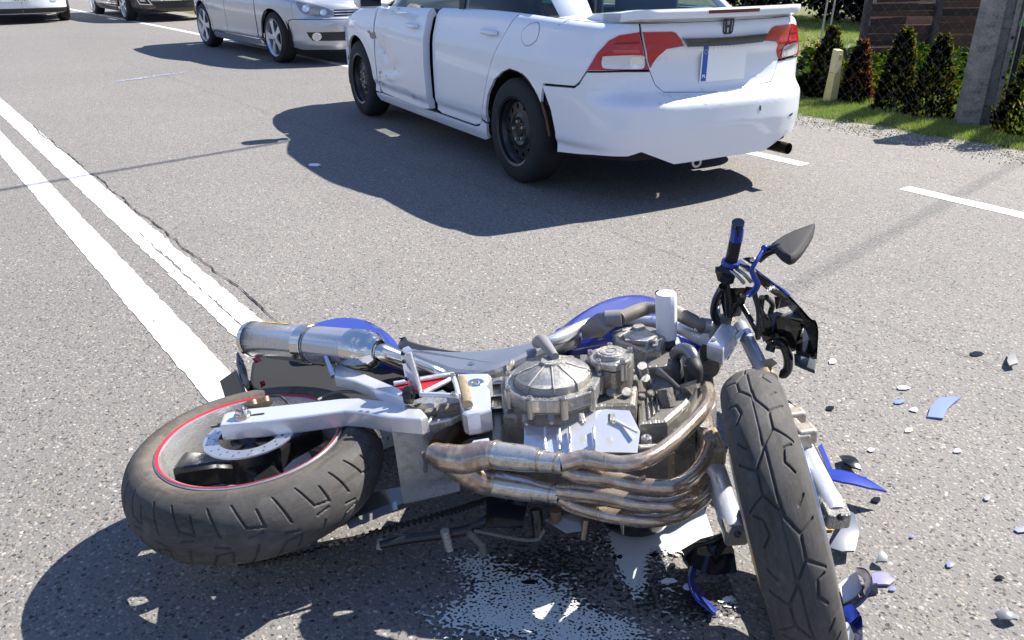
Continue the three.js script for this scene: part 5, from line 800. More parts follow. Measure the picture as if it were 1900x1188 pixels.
{ // passenger peg bracket, rider's peg folded up, red heel guard
  const g = group('peg_bracket', bike);
  part('bracket_arm', bplate(ZB, [[832, 430], [872, 402], [1010, 455], [1150, 515], [1260, 560], [1310, 600], [1290, 622], [1100, 565], [960, 510], [840, 480]], 0.165, 0.032, 0.004), M.alu, g);
  part('peg_fork', [bhull(ZB, [[770, 350, 0.19], [792, 348, 0.19], [845, 470, 0.165], [815, 480, 0.165], [770, 365, 0.17], [815, 500, 0.145], [835, 495, 0.14]]), bhull(ZB, [[815, 332, 0.19], [835, 328, 0.19], [872, 400, 0.165], [850, 410, 0.165], [815, 350, 0.17], [855, 425, 0.15]])], M.alu, g);
  part('rubber_bush', btube(ZB, [[785, 375, 0.17], [835, 360, 0.17]], 0.012), M.black, g);
  part('strap_block', bhull(ZB, [[665, 322, 0.16], [760, 330, 0.16], [790, 355, 0.15], [770, 420, 0.12], [690, 400, 0.12], [660, 345, 0.13], [700, 330, 0.10], [760, 345, 0.10]]), M.black, g);
  const f = group('foot_peg', bike);
  part('peg_bar', bhull(ZB, [[1268, 340, 0.25], [1285, 300, 0.26], [1320, 288, 0.262], [1345, 310, 0.26], [1352, 345, 0.25], [1420, 600, 0.15], [1350, 560, 0.16], [1300, 500, 0.18], [1275, 345, 0.235], [1340, 350, 0.235], [1350, 590, 0.145]], 0.6), M.alu, f);
  for (const [x, y, w] of [[1283, 335, 0.252], [1290, 388, 0.236], [1308, 500, 0.192]]) { const p = b1(ZB, x, y, w + 0.006); part('peg_hole_shade', new THREE.SphereGeometry(0.0055, 10, 8).translate(p.x, p.y, p.z), M.black, f); }  // black beads where the peg is drilled, shade given by colour
  part('peg_rib', btube(ZB, [[1325, 330, 0.268], [1395, 580, 0.168]], 0.006), M.alu, f);
  part('peg_pivot', [btube(ZB, [[1300, 605, 0.165], [1345, 605, 0.165]], 0.022, { sides: 18 }), btube(ZB, [[1290, 600, 0.165], [1355, 610, 0.165]], 0.009)], M.black, f);
  part('return_spring', btube(ZB, Array.from({ length: 40 }, (_, i) => [1360 + i * 1.2 + 6 * Math.cos(i * 1.6), 580 + 14 * Math.sin(i * 1.6), 0.155]), 0.0025, { sides: 6, seg: 120 }), M.bolt, f);
  const h = group('heel_guard', bike);
  part('guard_plate', bplate(ZB, [[1200, 553], [1540, 488], [1556, 508], [1415, 590], [1270, 576]], 0.158, 0.006, 0.001), M.red, h);
  const bars = [[[1225, 533, 0.165], [1400, 503, 0.165], [1605, 470, 0.165]], [[1605, 470, 0.165], [1628, 540, 0.165], [1645, 612, 0.165]], [[1645, 615, 0.165], [1530, 605, 0.165], [1395, 600, 0.165]], [[1420, 590, 0.165], [1560, 520, 0.165], [1605, 490, 0.165]]];
  for (const b of bars) part('guard_bar', btube(ZB, b, 0.0065, { sides: 10 }), M.alu, h);
  for (const [x, y] of [[1608, 478], [1612, 600]]) { const p = b1(ZB, x, y, 0.172); part('guard_bolt', capBolt(p, 0.007, p.z - 0.004, p.z + 0.004), M.bolt, h); }
  const q = group('pivot_plate', bike);
  const pv = [[1225, 312], [1330, 306], [1468, 306], [1492, 330], [1452, 400], [1482, 432], [1490, 590], [1400, 618], [1300, 632], [1262, 612], [1240, 540], [1236, 430]];
  part('plate_body', bplate(ZJ, pv, 0.138, 0.06, 0.006), M.alu, q);
  part('pivot_bolt', (() => { const p = b1(ZJ, 1368, 382, 0.1385); return [latheZ([[0.008, -0.004], [0.012, 0.001], [0.02, 0.0015], [0.0215, 0]], p.x, p.y, p.z, 28), latheZ([[0, 0.004], [0.006, 0.004], [0.008, 0]], p.x, p.y, p.z, 12)]; })(), M.steelBright, q);
  part('frame_bolt', (() => { const p = b1(ZJ, 1310, 577, 0.1385); return [latheZ([[0.005, 0.004], [0.007, 0.008], [0.011, 0.008], [0.0125, 0.006], [0.0125, 0.0]], p.x, p.y, p.z, 20), latheZ([[0, 0.003], [0.006, 0.003]], p.x, p.y, p.z, 10)]; })(), M.bolt, q);
  part('spacer_tube', btube(ZJ, [[1258, 360, 0.15], [1285, 470, 0.15], [1305, 560, 0.15]], 0.013, { sides: 16 }), M.gold, q);
  part('linkage', [btube(ZJ, [[820, 585, 0.12], [960, 600, 0.12]], 0.016), btube(ZJ, [[960, 620, 0.11], [1060, 610, 0.11]], 0.010), btube(ZJ, [[1060, 600, 0.115], [1250, 575, 0.115]], 0.013), bhull(ZJ, [[895, 590, 0.13], [975, 590, 0.13], [950, 715, 0.10], [935, 700, 0.10], [900, 620, 0.11], [960, 600, 0.11]])], M.castDirty, q);
  part('lower_lug', bhull(ZJ, [[1270, 640, 0.10], [1340, 630, 0.10], [1500, 610, 0.10], [1500, 640, 0.06], [1340, 715, 0.06], [1275, 700, 0.06]]), M.alu, q);
}
{ // frame, seat, tail
  part('side_panel', bplate(ZC, [[60, 215], [180, 214], [300, 222], [470, 212], [640, 182], [740, 140], [830, 100], [890, 98], [880, 140], [800, 175], [690, 222], [580, 272], [430, 322], [300, 318], [220, 292], [120, 255]], 0.085, 0.05, 0.016, [], true), M.greyPaint);
  part('panel_screw', (() => { const p = b1(ZC, 383, 284, 0.086); return [latheZ([[0, 0.004], [0.009, 0.003], [0.011, 0]], p.x, p.y, p.z, 16)]; })(), M.steelBright);
  const seat = bplate(ZP, [[742, 622], [790, 637], [860, 648], [930, 644], [1000, 632], [1040, 628], [1040, 650], [930, 672], [850, 672], [770, 660], [735, 645]], 0.055, 0.19, 0.02, [], true); part('seat', seat, M.black);
  part('tail_cowl', bplate(ZP, [[560, 603], [600, 590], [640, 584], [675, 587], [705, 601], [728, 618], [744, 640], [736, 656], [700, 650], [620, 640], [560, 640]], 0.06, 0.16, 0.028, [], true), M.blue);
  part('rear_mudguard', bplate(ZP, [[466, 672], [500, 650], [620, 652], [720, 672], [770, 705], [760, 745], [640, 742], [560, 738], [500, 748], [464, 720]], 0.0, 0.10, 0.012, [], true), M.blackMatt);
  part('undertray', bplate(ZP, [[600, 665], [720, 670], [850, 660], [960, 660], [1000, 680], [940, 720], [850, 730], [740, 735]], -0.02, 0.10, 0.008), M.blackMatt);
  const np = [b1(ZB, 105, 515, 0.04), b1(ZB, 208, 446, 0.10), b1(ZB, 272, 622, 0.055), b1(ZB, 150, 660, -0.01)]; const nn = np[1].clone().sub(np[0]).cross(np[3].clone().sub(np[0])).normalize().multiplyScalar(0.004);
  part('plate_holder', hull([...np.map((p) => p.clone().add(nn)), ...np.map((p) => p.clone().sub(nn))]), std([0.05, 0.055, 0.06], 0.4));
  part('plate_holder_rim', tube([...np, np[0]].map((p) => p.clone()), 0.003, { sides: 6, tension: 0.05 }), std([0.16, 0.17, 0.18], 0.4));
  const ind = [[198, 335], [215, 318], [245, 365], [268, 430], [285, 520], [262, 545], [225, 460], [200, 400]]; part('rear_indicator', bplate(ZB, ind, 0.10, 0.02, 0.005, [[[228, 375], [240, 385], [240, 405], [230, 405]]]), M.black);
  part('indicator_arm', btube(ZB, [[275, 530, 0.09], [300, 570, 0.06], [340, 590, 0.03]], 0.011), M.black);
  part('tail_lamp', bhull(ZB, [[305, 370, 0.09], [345, 352, 0.10], [370, 380, 0.09], [330, 400, 0.08], [320, 380, 0.05], [360, 390, 0.05]]), M.redLens);
  part('tail_reflector', bhull(ZB, [[355, 520, 0.05], [385, 510, 0.05], [395, 540, 0.04], [365, 560, 0.03], [370, 530, 0.02]]), M.redLens);
  part('brake_hose', btube(ZB, [[430, 612, 0.12], [490, 615, 0.14], [540, 660, 0.12]], 0.0035, { sides: 8 }), M.hose);
  part('brake_hose', btube(ZB, [[730, 640, 0.12], [800, 602, 0.12], [880, 585, 0.12], [1000, 588, 0.12], [1120, 622, 0.12], [1250, 660, 0.10]], 0.0045, { sides: 8 }), std([0.12, 0.12, 0.12], 0.5));
  const cal = group('rear_caliper', bike); part('caliper_body', bhull(ZB, [[235, 668, 0.115], [300, 630, 0.125], [380, 612, 0.125], [430, 628, 0.115], [440, 660, 0.10], [400, 690, 0.09], [280, 695, 0.09], [240, 690, 0.09]]), M.gold, cal); part('caliper_bolt', [btube(ZB, [[395, 618, 0.13], [400, 650, 0.12]], 0.008), btube(ZB, [[310, 640, 0.13], [320, 670, 0.12]], 0.009)], M.gold, cal);
  // frame tube along the tank
  part('frame_spar', btube(ZL, [[60, 590, 0.10], [200, 570, 0.115], [330, 520, 0.12], [470, 440, 0.12], [640, 380, 0.11], [900, 370, 0.08], [1250, 400, 0.09], [1440, 462, 0.12], [1630, 555, 0.125]], [0.012, 0.016, 0.018, 0.016, 0.015, 0.016, 0.018, 0.019, 0.019], { seg: 60, sides: 16 }), M.alu);
}
{ // fuel tank
  const o = bs(ZL, [[190, 470], [300, 365], [430, 270], [600, 175], [760, 118], [920, 92], [1090, 92], [1250, 130], [1420, 215], [1560, 320], [1640, 420], [1560, 500], [1300, 470], [1050, 440], [800, 430], [560, 470], [350, 500]], 0.07);
  const s = new THREE.Shape(); s.setFromPoints(new THREE.SplineCurve([...o, o[0]].map((p) => new THREE.Vector2(p.x, p.y))).getPoints(120).slice(0, -1));
  const g = new THREE.ExtrudeGeometry(s, { depth: 0.10, bevelEnabled: true, bevelSize: 0.055, bevelOffset: -0.045, bevelThickness: 0.065, bevelSegments: 8, curveSegments: 10 }); g.translate(0, 0, W0 - 0.10);
  const tk = part('fuel_tank', creased(g, 0.8), M.blue);
}
{ // engine
  const e = group('engine', bike);
  part('crankcase', [bplate(ZH, [[110, 560], [240, 470], [560, 430], [780, 450], [1090, 430], [1130, 560], [1110, 760], [880, 765], [620, 795], [300, 830], [130, 820]], 0.115, 0.26, 0.012)], M.castDirty, e);
  part('crankcase_rear', [bplate(ZH, [[40, 560], [130, 540], [140, 900], [120, 1050], [50, 1000]], 0.085, 0.2, 0.008)], M.castDirty, e);
  for (const y of [600, 690, 780]) part('case_rib', bhull(ZH, [[15, y, 0.09], [125, y - 15, 0.10], [125, y + 2, 0.10], [15, y + 12, 0.09], [20, y, 0.06], [125, y, 0.06]]), M.cast, e);
  // clutch cover
  const c = b1(ZH, 485, 427, 0.222), cz = c.z, fl = [];
  for (let i = 0; i < 40; i++) { const a = i / 40 * 6.283, k = 0.100 + 0.007 * Math.pow(Math.max(0, Math.cos(4.5 * a)), 6); fl.push([c.x + k * Math.cos(a), c.y + k * Math.sin(a)]); }
  fl.forEach((p) => { p[0] = c.x + (p[0] - c.x) * 1.16; p[1] = c.y + (p[1] - c.y) * 1.16; });
  const cover = part('clutch_cover', [plate(fl, cz - 0.085, cz - 0.050, 0.004), latheZ([[0.0001, 0], [0.025, 0], [0.027, -0.003], [0.0275, -0.006], [0.084, -0.026], [0.092, -0.032], [0.0945, -0.040], [0.095, -0.052]], c.x, c.y, cz, 64)], M.cast, e);
  part('clutch_base', [plate(fl.map(([x, y]) => [c.x + (x - c.x) * 0.985, c.y + (y - c.y) * 0.985]), cz - 0.089, cz - 0.0855, 0.0005)], M.castDirty, cover);
  part('clutch_housing', [latheZ([[0.109, -0.088], [0.111, -0.10], [0.111, -0.16]], c.x, c.y, cz, 48)], M.castDirty, e);
  for (const a of [-0.15, -0.93, -1.57, -2.25, -3.0, 0.9, 2.2]) { const r = tube([[c.x + 0.027 * Math.cos(a), c.y + 0.027 * Math.sin(a), cz - 0.005], [c.x + 0.084 * Math.cos(a), c.y + 0.084 * Math.sin(a), cz - 0.0255], [c.x + 0.0935 * Math.cos(a), c.y + 0.0935 * Math.sin(a), cz - 0.035], [c.x + 0.0955 * Math.cos(a), c.y + 0.0955 * Math.sin(a), cz - 0.05]], 0.0022, { sides: 6 }); part('cover_rib', r, M.cast, cover); }
  for (let i = 0; i < 9; i++) { const a = i / 9 * 6.283, p = V(c.x + 0.115 * Math.cos(a), c.y + 0.115 * Math.sin(a), 0); part('cover_bolt', [capBolt(p, 0.0065, cz - 0.055, cz - 0.043), latheZ([[0.0095, -0.051], [0.010, -0.10]], p.x, p.y, cz, 12)], M.bolt, cover); }
  { const chars = 'HONDA'.split(''), gs = []; chars.forEach((ch, i) => { const g = new TextGeometry(ch, { font: M.font, size: 0.0105, depth: 0.0016, curveSegments: 3 }); g.computeBoundingBox(); g.translate(-(g.boundingBox.max.x + g.boundingBox.min.x) / 2, -0.005, 0); const a = -1.78 + (i - 2) * 0.155; g.rotateZ(a + Math.PI / 2); g.translate(c.x + 0.1055 * Math.cos(a), c.y + 0.1055 * Math.sin(a), cz - 0.0502); gs.push(g); }); part('cast_lettering', gs, M.cast, cover); }
  part('breather_pipe', btube(ZH, [[385, 300, 0.16], [415, 285, 0.215], [455, 330, 0.23], [515, 405, 0.228]], [0.016, 0.0165, 0.0145, 0.010], { seg: 20, sides: 16 }), M.plastic, e);
  part('dipstick', btube(ZH, [[200, 440, 0.13], [185, 500, 0.12]], [0.008, 0.013]), M.cast, e);
  part('oil_filler', btube(ZH, [[175, 480, 0.13], [190, 560, 0.11]], 0.016), M.castDirty, e);
  // ignition cover beside it
  const s = b1(ZH, 922, 357, 0.212), ol = []; for (let i = 0; i < 30; i++) { const a = i / 30 * 6.283, k = 0.054 + 0.006 * Math.pow(Math.max(0, Math.cos(2.5 * a + 0.7)), 4); ol.push([s.x + k * Math.cos(a), s.y + k * Math.sin(a)]); }
  const ig = part('ignition_cover', [plate(ol, s.z - 0.032, s.z - 0.014, 0.004), latheZ([[0, 0], [0.010, 0], [0.0105, -0.002], [0.014, -0.002], [0.0145, 0], [0.027, 0], [0.028, -0.002], [0.034, -0.002], [0.036, -0.005], [0.037, -0.014]], s.x, s.y, s.z, 48)], M.cast, e);
  part('ignition_housing', [plate(ol.map(([x, y]) => [s.x + (x - s.x) * 0.97, s.y + (y - s.y) * 0.97]), s.z - 0.13, s.z - 0.034, 0.003)], M.castDirty, e);
  for (const a of [0.3, 1.5, 2.8, 4.0, 5.2]) { const p = V(s.x + 0.052 * Math.cos(a), s.y + 0.052 * Math.sin(a), 0); part('cover_bolt', [capBolt(p, 0.0065, s.z - 0.016, s.z - 0.004), latheZ([[0.009, -0.016], [0.0095, -0.06]], p.x, p.y, s.z, 12)], M.bolt, ig); }
  for (const [x, y, w] of [[1155, 500, 0.15], [1180, 590, 0.12], [1040, 690, 0.12], [925, 690, 0.12]]) part('water_pipe', btube(ZH, [[x, y - 30, w + 0.01], [x + 15, y + 25, w - 0.02]], 0.012), M.cast, e);
  // sump: pale cast pan with bosses and ribs
  const sump = part('oil_pan', [bhull(ZH, [[288, 885, 0.10], [480, 858, 0.108], [700, 828, 0.112], [890, 790, 0.118], [1062, 800, 0.118], [1140, 955, 0.085], [285, 1055, 0.078], [500, 1125, 0.070], [900, 1105, 0.072], [1120, 1110, 0.060], [290, 1000, -0.10], [500, 1040, -0.10], [1120, 1020, -0.10]], 0.35)], M.alu, e);
  for (const x of [440, 545, 620, 800]) part('pan_rib', btube(ZH, [[x, 925, 0.105], [x + 2, 1085, 0.079]], 0.0035, { sides: 8 }), M.alu, sump);
  part('pan_rib', btube(ZH, [[930, 860, 0.112], [1120, 960, 0.095]], 0.004, { sides: 8 }), M.alu, sump);
  for (const [x, y, w] of [[300, 893, 0.10], [487, 882, 0.11], [710, 888, 0.115], [932, 890, 0.118]]) { part('pan_boss', btube(ZH, [[x - 4, y - 60, w + 0.025], [x, y, w + 0.012]], [0.008, 0.0095], { sides: 12 }), M.cast, sump); const p = b1(ZH, x + 2, y + 6, w + 0.012); part('pan_bolt', new THREE.SphereGeometry(0.006, 10, 8).translate(p.x, p.y, p.z), M.bolt, sump); }
  part('pan_flange', [btube(ZH, [[130, 900, 0.08], [140, 1000, 0.05], [180, 1050, 0.03]], 0.016), bhull(ZH, [[115, 890, 0.085], [280, 880, 0.095], [280, 1050, 0.04], [125, 1040, 0.03], [120, 900, -0.05], [270, 1040, -0.05]])], M.castDirty, e);
  // cylinders, head and cam cover
  part('cylinder_block', [bplate(ZH, [[1100, 470], [1320, 420], [1520, 480], [1560, 600], [1500, 740], [1340, 880], [1130, 900]], 0.085, 0.23, 0.012)], M.castDirty, e);
  for (let i = 0; i < 5; i++) part('cylinder_fin', [bplate(ZH, [[1180 + i * 34, 640 - i * 4], [1192 + i * 34, 636 - i * 4], [1215 + i * 34, 850 - i * 30], [1200 + i * 34, 856 - i * 30]], 0.092, 0.03, 0.002)], M.castDirty, e);
  const head = part('cam_cover', [bplate(ZH, [[935, 212], [1020, 180], [1120, 160], [1250, 180], [1330, 250], [1290, 330], [1180, 350], [1060, 300], [960, 270]], 0.145, 0.12, 0.010), bplate(ZH, [[1000, 235], [1180, 190], [1270, 240], [1200, 290], [1080, 280]], 0.160, 0.016, 0.006)], M.cast, e);
  for (const l of [[[975, 262], [1060, 215]], [[1030, 285], [1250, 300]], [[1180, 345], [1240, 230]], [[1010, 215], [1160, 180]]]) part('cover_rib', btube(ZH, l.map((p) => [...p, 0.155]), 0.005, { sides: 8 }), M.cast, head);
  part('cam_cap', (() => { const p = b1(ZH, 1130, 178, 0.165); return latheZ([[0, 0], [0.016, 0], [0.018, -0.003], [0.019, -0.012]], p.x, p.y, p.z, 24); })(), M.cast, head);
  part('cylinder_head', [bplate(ZH, [[1170, 390], [1290, 330], [1420, 390], [1550, 420], [1560, 470], [1400, 470], [1190, 480]], 0.115, 0.24, 0.010)], M.castDirty, e);
  part('thermostat', [bhull(ZH, [[1290, 630, 0.115], [1390, 625, 0.12], [1430, 660, 0.11], [1400, 690, 0.10], [1300, 680, 0.10], [1280, 780, 0.05], [1400, 790, 0.05]]), btube(ZH, [[1320, 640, 0.12], [1350, 770, 0.08]], 0.02)], M.castDirty, e);
  part('radiator_stay', [bhull(ZH, [[1340, 860, 0.06], [1480, 775, 0.08], [1490, 790, 0.08], [1345, 880, 0.05], [1340, 870, 0.03], [1480, 795, 0.05]]), bhull(ZH, [[1430, 610, 0.12], [1555, 570, 0.13], [1555, 600, 0.12], [1440, 640, 0.11], [1440, 640, 0.03], [1550, 610, 0.03], [1490, 780, 0.03]])], M.cast, e);
  const elbow = part('water_elbow', btube(ZH, [[1395, 395, 0.14], [1440, 352, 0.165], [1500, 365, 0.17], [1535, 430, 0.155], [1540, 545, 0.12], [1535, 600, 0.08]], [0.017, 0.017, 0.017, 0.016, 0.017, 0.017], { seg: 36, sides: 16 }), std([0.22, 0.22, 0.225], 0.3, 0.8), e);
  part('coolant_hose', btube(ZH, [[1405, 400, 0.12], [1415, 470, 0.125], [1425, 560, 0.10], [1430, 640, 0.07]], 0.0135, { seg: 24 }), M.hose, e);
  part('coolant_hose', btube(ZH, [[1525, 440, 0.15], [1545, 500, 0.14], [1540, 570, 0.11]], 0.0195, { seg: 18 }), M.hose, e);
  part('gear_link', btube(ZH, [[1275, 510, 0.13], [1340, 560, 0.13], [1425, 640, 0.12]], [0.010, 0.0065, 0.0065], { seg: 16 }), std([0.10, 0.10, 0.10], 0.35, 0.6), e);
  for (const [x, y, w, r] of [[1350, 750, 0.08, 0.017], [1290, 700, 0.09, 0.013], [1220, 690, 0.09, 0.015], [1420, 720, 0.07, 0.014], [1150, 700, 0.10, 0.010]]) { const p = b1(ZH, x, y, w); part('hose_clip', new THREE.SphereGeometry(r, 14, 10).translate(p.x, p.y, p.z), M.castDirty, e); }
  part('oil_filter', [btube(ZH, [[1235, 925, 0.05], [1262, 1060, 0.0]], [0.032, 0.032], { sides: 24 }), btube(ZH, [[1330, 930, 0.04], [1350, 1060, -0.01]], [0.028, 0.028], { sides: 24 })], std([0.45, 0.45, 0.46], 0.4, 0.4, { map: rep(T.grime, 2) }), e);
  part('oil_pressure_plug', (() => { const p = b1(ZH, 1185, 1003, 0.06); return [latheZ([[0.003, 0.004], [0.005, 0.006], [0.009, 0.006], [0.0125, 0.002], [0.0125, -0.03]], p.x, p.y, p.z, 20)]; })(), M.bolt, e);
  part('oil_pipe', btube(ZI, [[1390, 430, 0.05], [1500, 425, 0.04]], 0.008), M.cast, e);
  part('lower_case', [bplate(ZP, [[880, 850], [1000, 835], [1280, 835], [1290, 860], [1240, 875], [1080, 880], [980, 880], [890, 878]], -0.08, 0.08, 0.015)], M.castDirty, e);
  part('inner_case_filler', [bplate(ZP, [[930, 690], [1000, 660], [1200, 650], [1320, 660], [1330, 750], [1290, 800], [1200, 820], [900, 825], [880, 790]], 0.03, 0.17, 0.01)], M.castDirty, e);  // filler block added between the cases, closes the view through the engine
}
{ // header pipes, collectors and the pipe that leads back
  const h = group('exhaust_header', bike);
  const pipe = (l, r, m = M.header) => part('header_pipe', btube(ZI, l, r, { seg: 48, sides: 20, uvLen: 3 }), m, h);
  pipe([[1805, 60, 0.10], [1822, 120, 0.10], [1775, 215, 0.105], [1680, 320, 0.10], [1560, 425, 0.098], [1440, 500, 0.096], [1300, 528, 0.094], [1200, 520, 0.092], [1060, 498, 0.09], [920, 528, 0.085]], [0.0165, 0.0165, 0.0165, 0.017, 0.017, 0.0175, 0.018, 0.0195, 0.021, 0.018]);
  pipe([[1795, 250, 0.03], [1812, 400, 0.03], [1780, 520, 0.035], [1700, 615, 0.04], [1590, 662, 0.04], [1450, 662, 0.04], [1300, 635, 0.042], [1190, 612, 0.045], [1040, 600, 0.05], [940, 565, 0.06]], [0.0165, 0.0165, 0.017, 0.017, 0.017, 0.017, 0.018, 0.0185, 0.018, 0.016]);
  pipe([[1835, 380, -0.06], [1840, 560, -0.05], [1790, 670, -0.035], [1700, 735, -0.03], [1570, 775, -0.03], [1400, 768, -0.03], [1200, 725, -0.028], [1000, 700, -0.022], [890, 690, -0.018]], [0.0165, 0.0165, 0.017, 0.0175, 0.018, 0.019, 0.021, 0.0215, 0.018]);
  pipe([[1845, 520, -0.12], [1820, 690, -0.11], [1720, 790, -0.10], [1590, 850, -0.095], [1440, 868, -0.09], [1280, 852, -0.085], [1130, 822, -0.08], [980, 775, -0.06], [900, 735, -0.04]], [0.0165, 0.017, 0.0175, 0.018, 0.018, 0.018, 0.0185, 0.019, 0.016]);
  const coll = (l, r, m) => part('collector', btube(ZI, l, r, { seg: 40, sides: 28, uvLen: 2 }), m, h);
  coll([[935, 528, 0.082], [880, 520, 0.082], [800, 512, 0.083], [745, 500, 0.084], [700, 494, 0.085], [570, 480, 0.087], [510, 470, 0.086]], [0.022, 0.0225, 0.024, 0.029, 0.0305, 0.0315, 0.0315], M.headerHot);
  coll([[905, 712, -0.03], [860, 705, -0.028], [780, 690, -0.024], [730, 682, -0.022], [690, 676, -0.02], [545, 652, -0.015], [490, 640, -0.012]], [0.023, 0.0235, 0.024, 0.029, 0.030, 0.031, 0.031], M.headerHot);
  part('merge_pipe', btube(ZI, [[520, 470, 0.086], [440, 478, 0.083], [330, 500, 0.075], [220, 490, 0.07], [150, 468, 0.065]], [0.031, 0.0335, 0.034, 0.033, 0.027], { seg: 40, sides: 28, uvLen: 2 }), M.header, h);
  part('merge_pipe', btube(ZI, [[495, 642, -0.012], [420, 620, 0.005], [340, 570, 0.03], [260, 520, 0.055], [190, 485, 0.065]], [0.031, 0.033, 0.0335, 0.031, 0.026], { seg: 40, sides: 28, uvLen: 2 }), M.header, h);
  part('merge_cap', (() => { const p = b1(ZI, 165, 472, 0.062); const s = new THREE.SphereGeometry(0.029, 24, 18); s.scale(1, 1.1, 0.95); return s.translate(p.x, p.y, p.z); })(), M.header, h);
  part('return_pipe', btube(ZI, [[180, 440, 0.05], [230, 385, 0.05], [310, 320, 0.05], [400, 290, 0.03]], 0.03, { seg: 24, sides: 24, uvLen: 1 }), std([0.07, 0.045, 0.03], 0.4, 0.85), h);
  const ringAt = (x, y, w, dx, dy, r) => part('weld_ring', btube(ZI, [[x - dx, y - dy, w], [x + dx, y + dy, w]], r, { sides: 26 }), M.header, h);
  ringAt(522, 471, 0.086, 8, 2, 0.0335); ringAt(790, 511, 0.083, 5, 1, 0.026); ringAt(806, 513, 0.083, 4, 1, 0.0255); ringAt(905, 524, 0.082, 6, 2, 0.0245); ringAt(500, 643, -0.012, 8, 2, 0.033); ringAt(765, 689, -0.024, 5, 1, 0.027); ringAt(875, 707, -0.028, 6, 2, 0.0255); ringAt(1192, 519, 0.092, 4, 0, 0.0205); ringAt(1185, 610, 0.045, 4, 0, 0.0195); ringAt(1160, 716, -0.027, 4, 0, 0.022); ringAt(1150, 826, -0.081, 4, 0, 0.0195);
  part('pipe_lug', bhull(ZI, [[1345, 638, 0.06], [1432, 592, 0.068], [1436, 612, 0.06], [1360, 640, 0.055], [1400, 640, 0.045]]), M.header, h);
  part('scraped_patch', bhull(ZI, [[1700, 712, -0.004], [1735, 655, -0.01], [1775, 678, -0.02], [1760, 728, -0.02], [1705, 728, -0.012]]), std([0.6, 0.42, 0.32], 0.4, 0.8), h);
  part('exhaust_bracket', [bhull(ZI, [[340, 440, 0.10], [390, 385, 0.11], [480, 370, 0.11], [490, 400, 0.11], [400, 430, 0.10], [350, 450, 0.07], [480, 400, 0.07]])], M.alu, h);
  part('spring_hook', [btube(ZI, [[75, 480, 0.06], [115, 470, 0.06]], 0.010), btube(ZI, [[95, 500, 0.055], [97, 575, 0.04]], 0.005)], M.castDirty, h);
}
{ // intake duct, ribbed hose, white bottle
  const d = group('air_duct', bike);
  part('duct_elbow', [bhull(ZL, [[485, 440, 0.13], [560, 360, 0.17], [640, 310, 0.19], [780, 275, 0.195], [860, 310, 0.185], [862, 400, 0.165], [720, 470, 0.15], [680, 530, 0.11], [500, 545, 0.09], [560, 360, 0.11], [780, 290, 0.14]], 0.9), btube(ZL, [[720, 360, 0.175], [870, 352, 0.178]], 0.024, { sides: 20 })], M.plastic, d);
  const path0 = 0, path = [[862, 352, 0.178], [960, 310, 0.18], [1080, 268, 0.18], [1200, 262, 0.18], [1330, 282, 0.18], [1460, 345, 0.175], [1580, 405, 0.165], [1660, 425, 0.155]], cv = new THREE.CatmullRomCurve3(bs(ZL, path)), N = 40, P = [], R = [];
  for (let i = 0; i <= N * 4; i++) { P.push(cv.getPoint(i / (N * 4))); R.push(0.0165 + 0.004 * Math.sin(i / 4 * 6.283)); }
  part('ribbed_hose', tube(P, R, { seg: N * 4, sides: 20 }), std([0.24, 0.215, 0.18], 0.5), d);
  part('hose_end', btube(ZL, [[1620, 420, 0.16], [1685, 428, 0.155]], 0.021, { sides: 20 }), std([0.3, 0.3, 0.31], 0.4, 0.5), d);
  const b = b1(ZL, 1284, 560, 0.118), wb = part('fluid_bottle', latheZ([[0.0001, 0], [0.024, 0], [0.0275, 0.004], [0.0285, 0.02], [0.029, 0.06], [0.0292, 0.11], [0.0285, 0.136], [0.026, 0.141], [0.014, 0.1425], [0.0135, 0.1405], [0.0001, 0.1405]], b.x, b.y, b.z, 40), M.whitePlastic);
  part('bottle_foot', [btube(ZL, [[1240, 620, 0.11], [1360, 610, 0.11]], 0.018)], M.black);
  const k = b1(ZL, 1205, 125, 0.17); part('clamp_knob', [new THREE.SphereGeometry(0.010, 16, 12).scale(0.9, 1, 1.15).translate(k.x, k.y, k.z), tube([[k.x, k.y, k.z], [k.x + 0.008, k.y - 0.004, k.z - 0.04]], 0.004)], M.black);
}
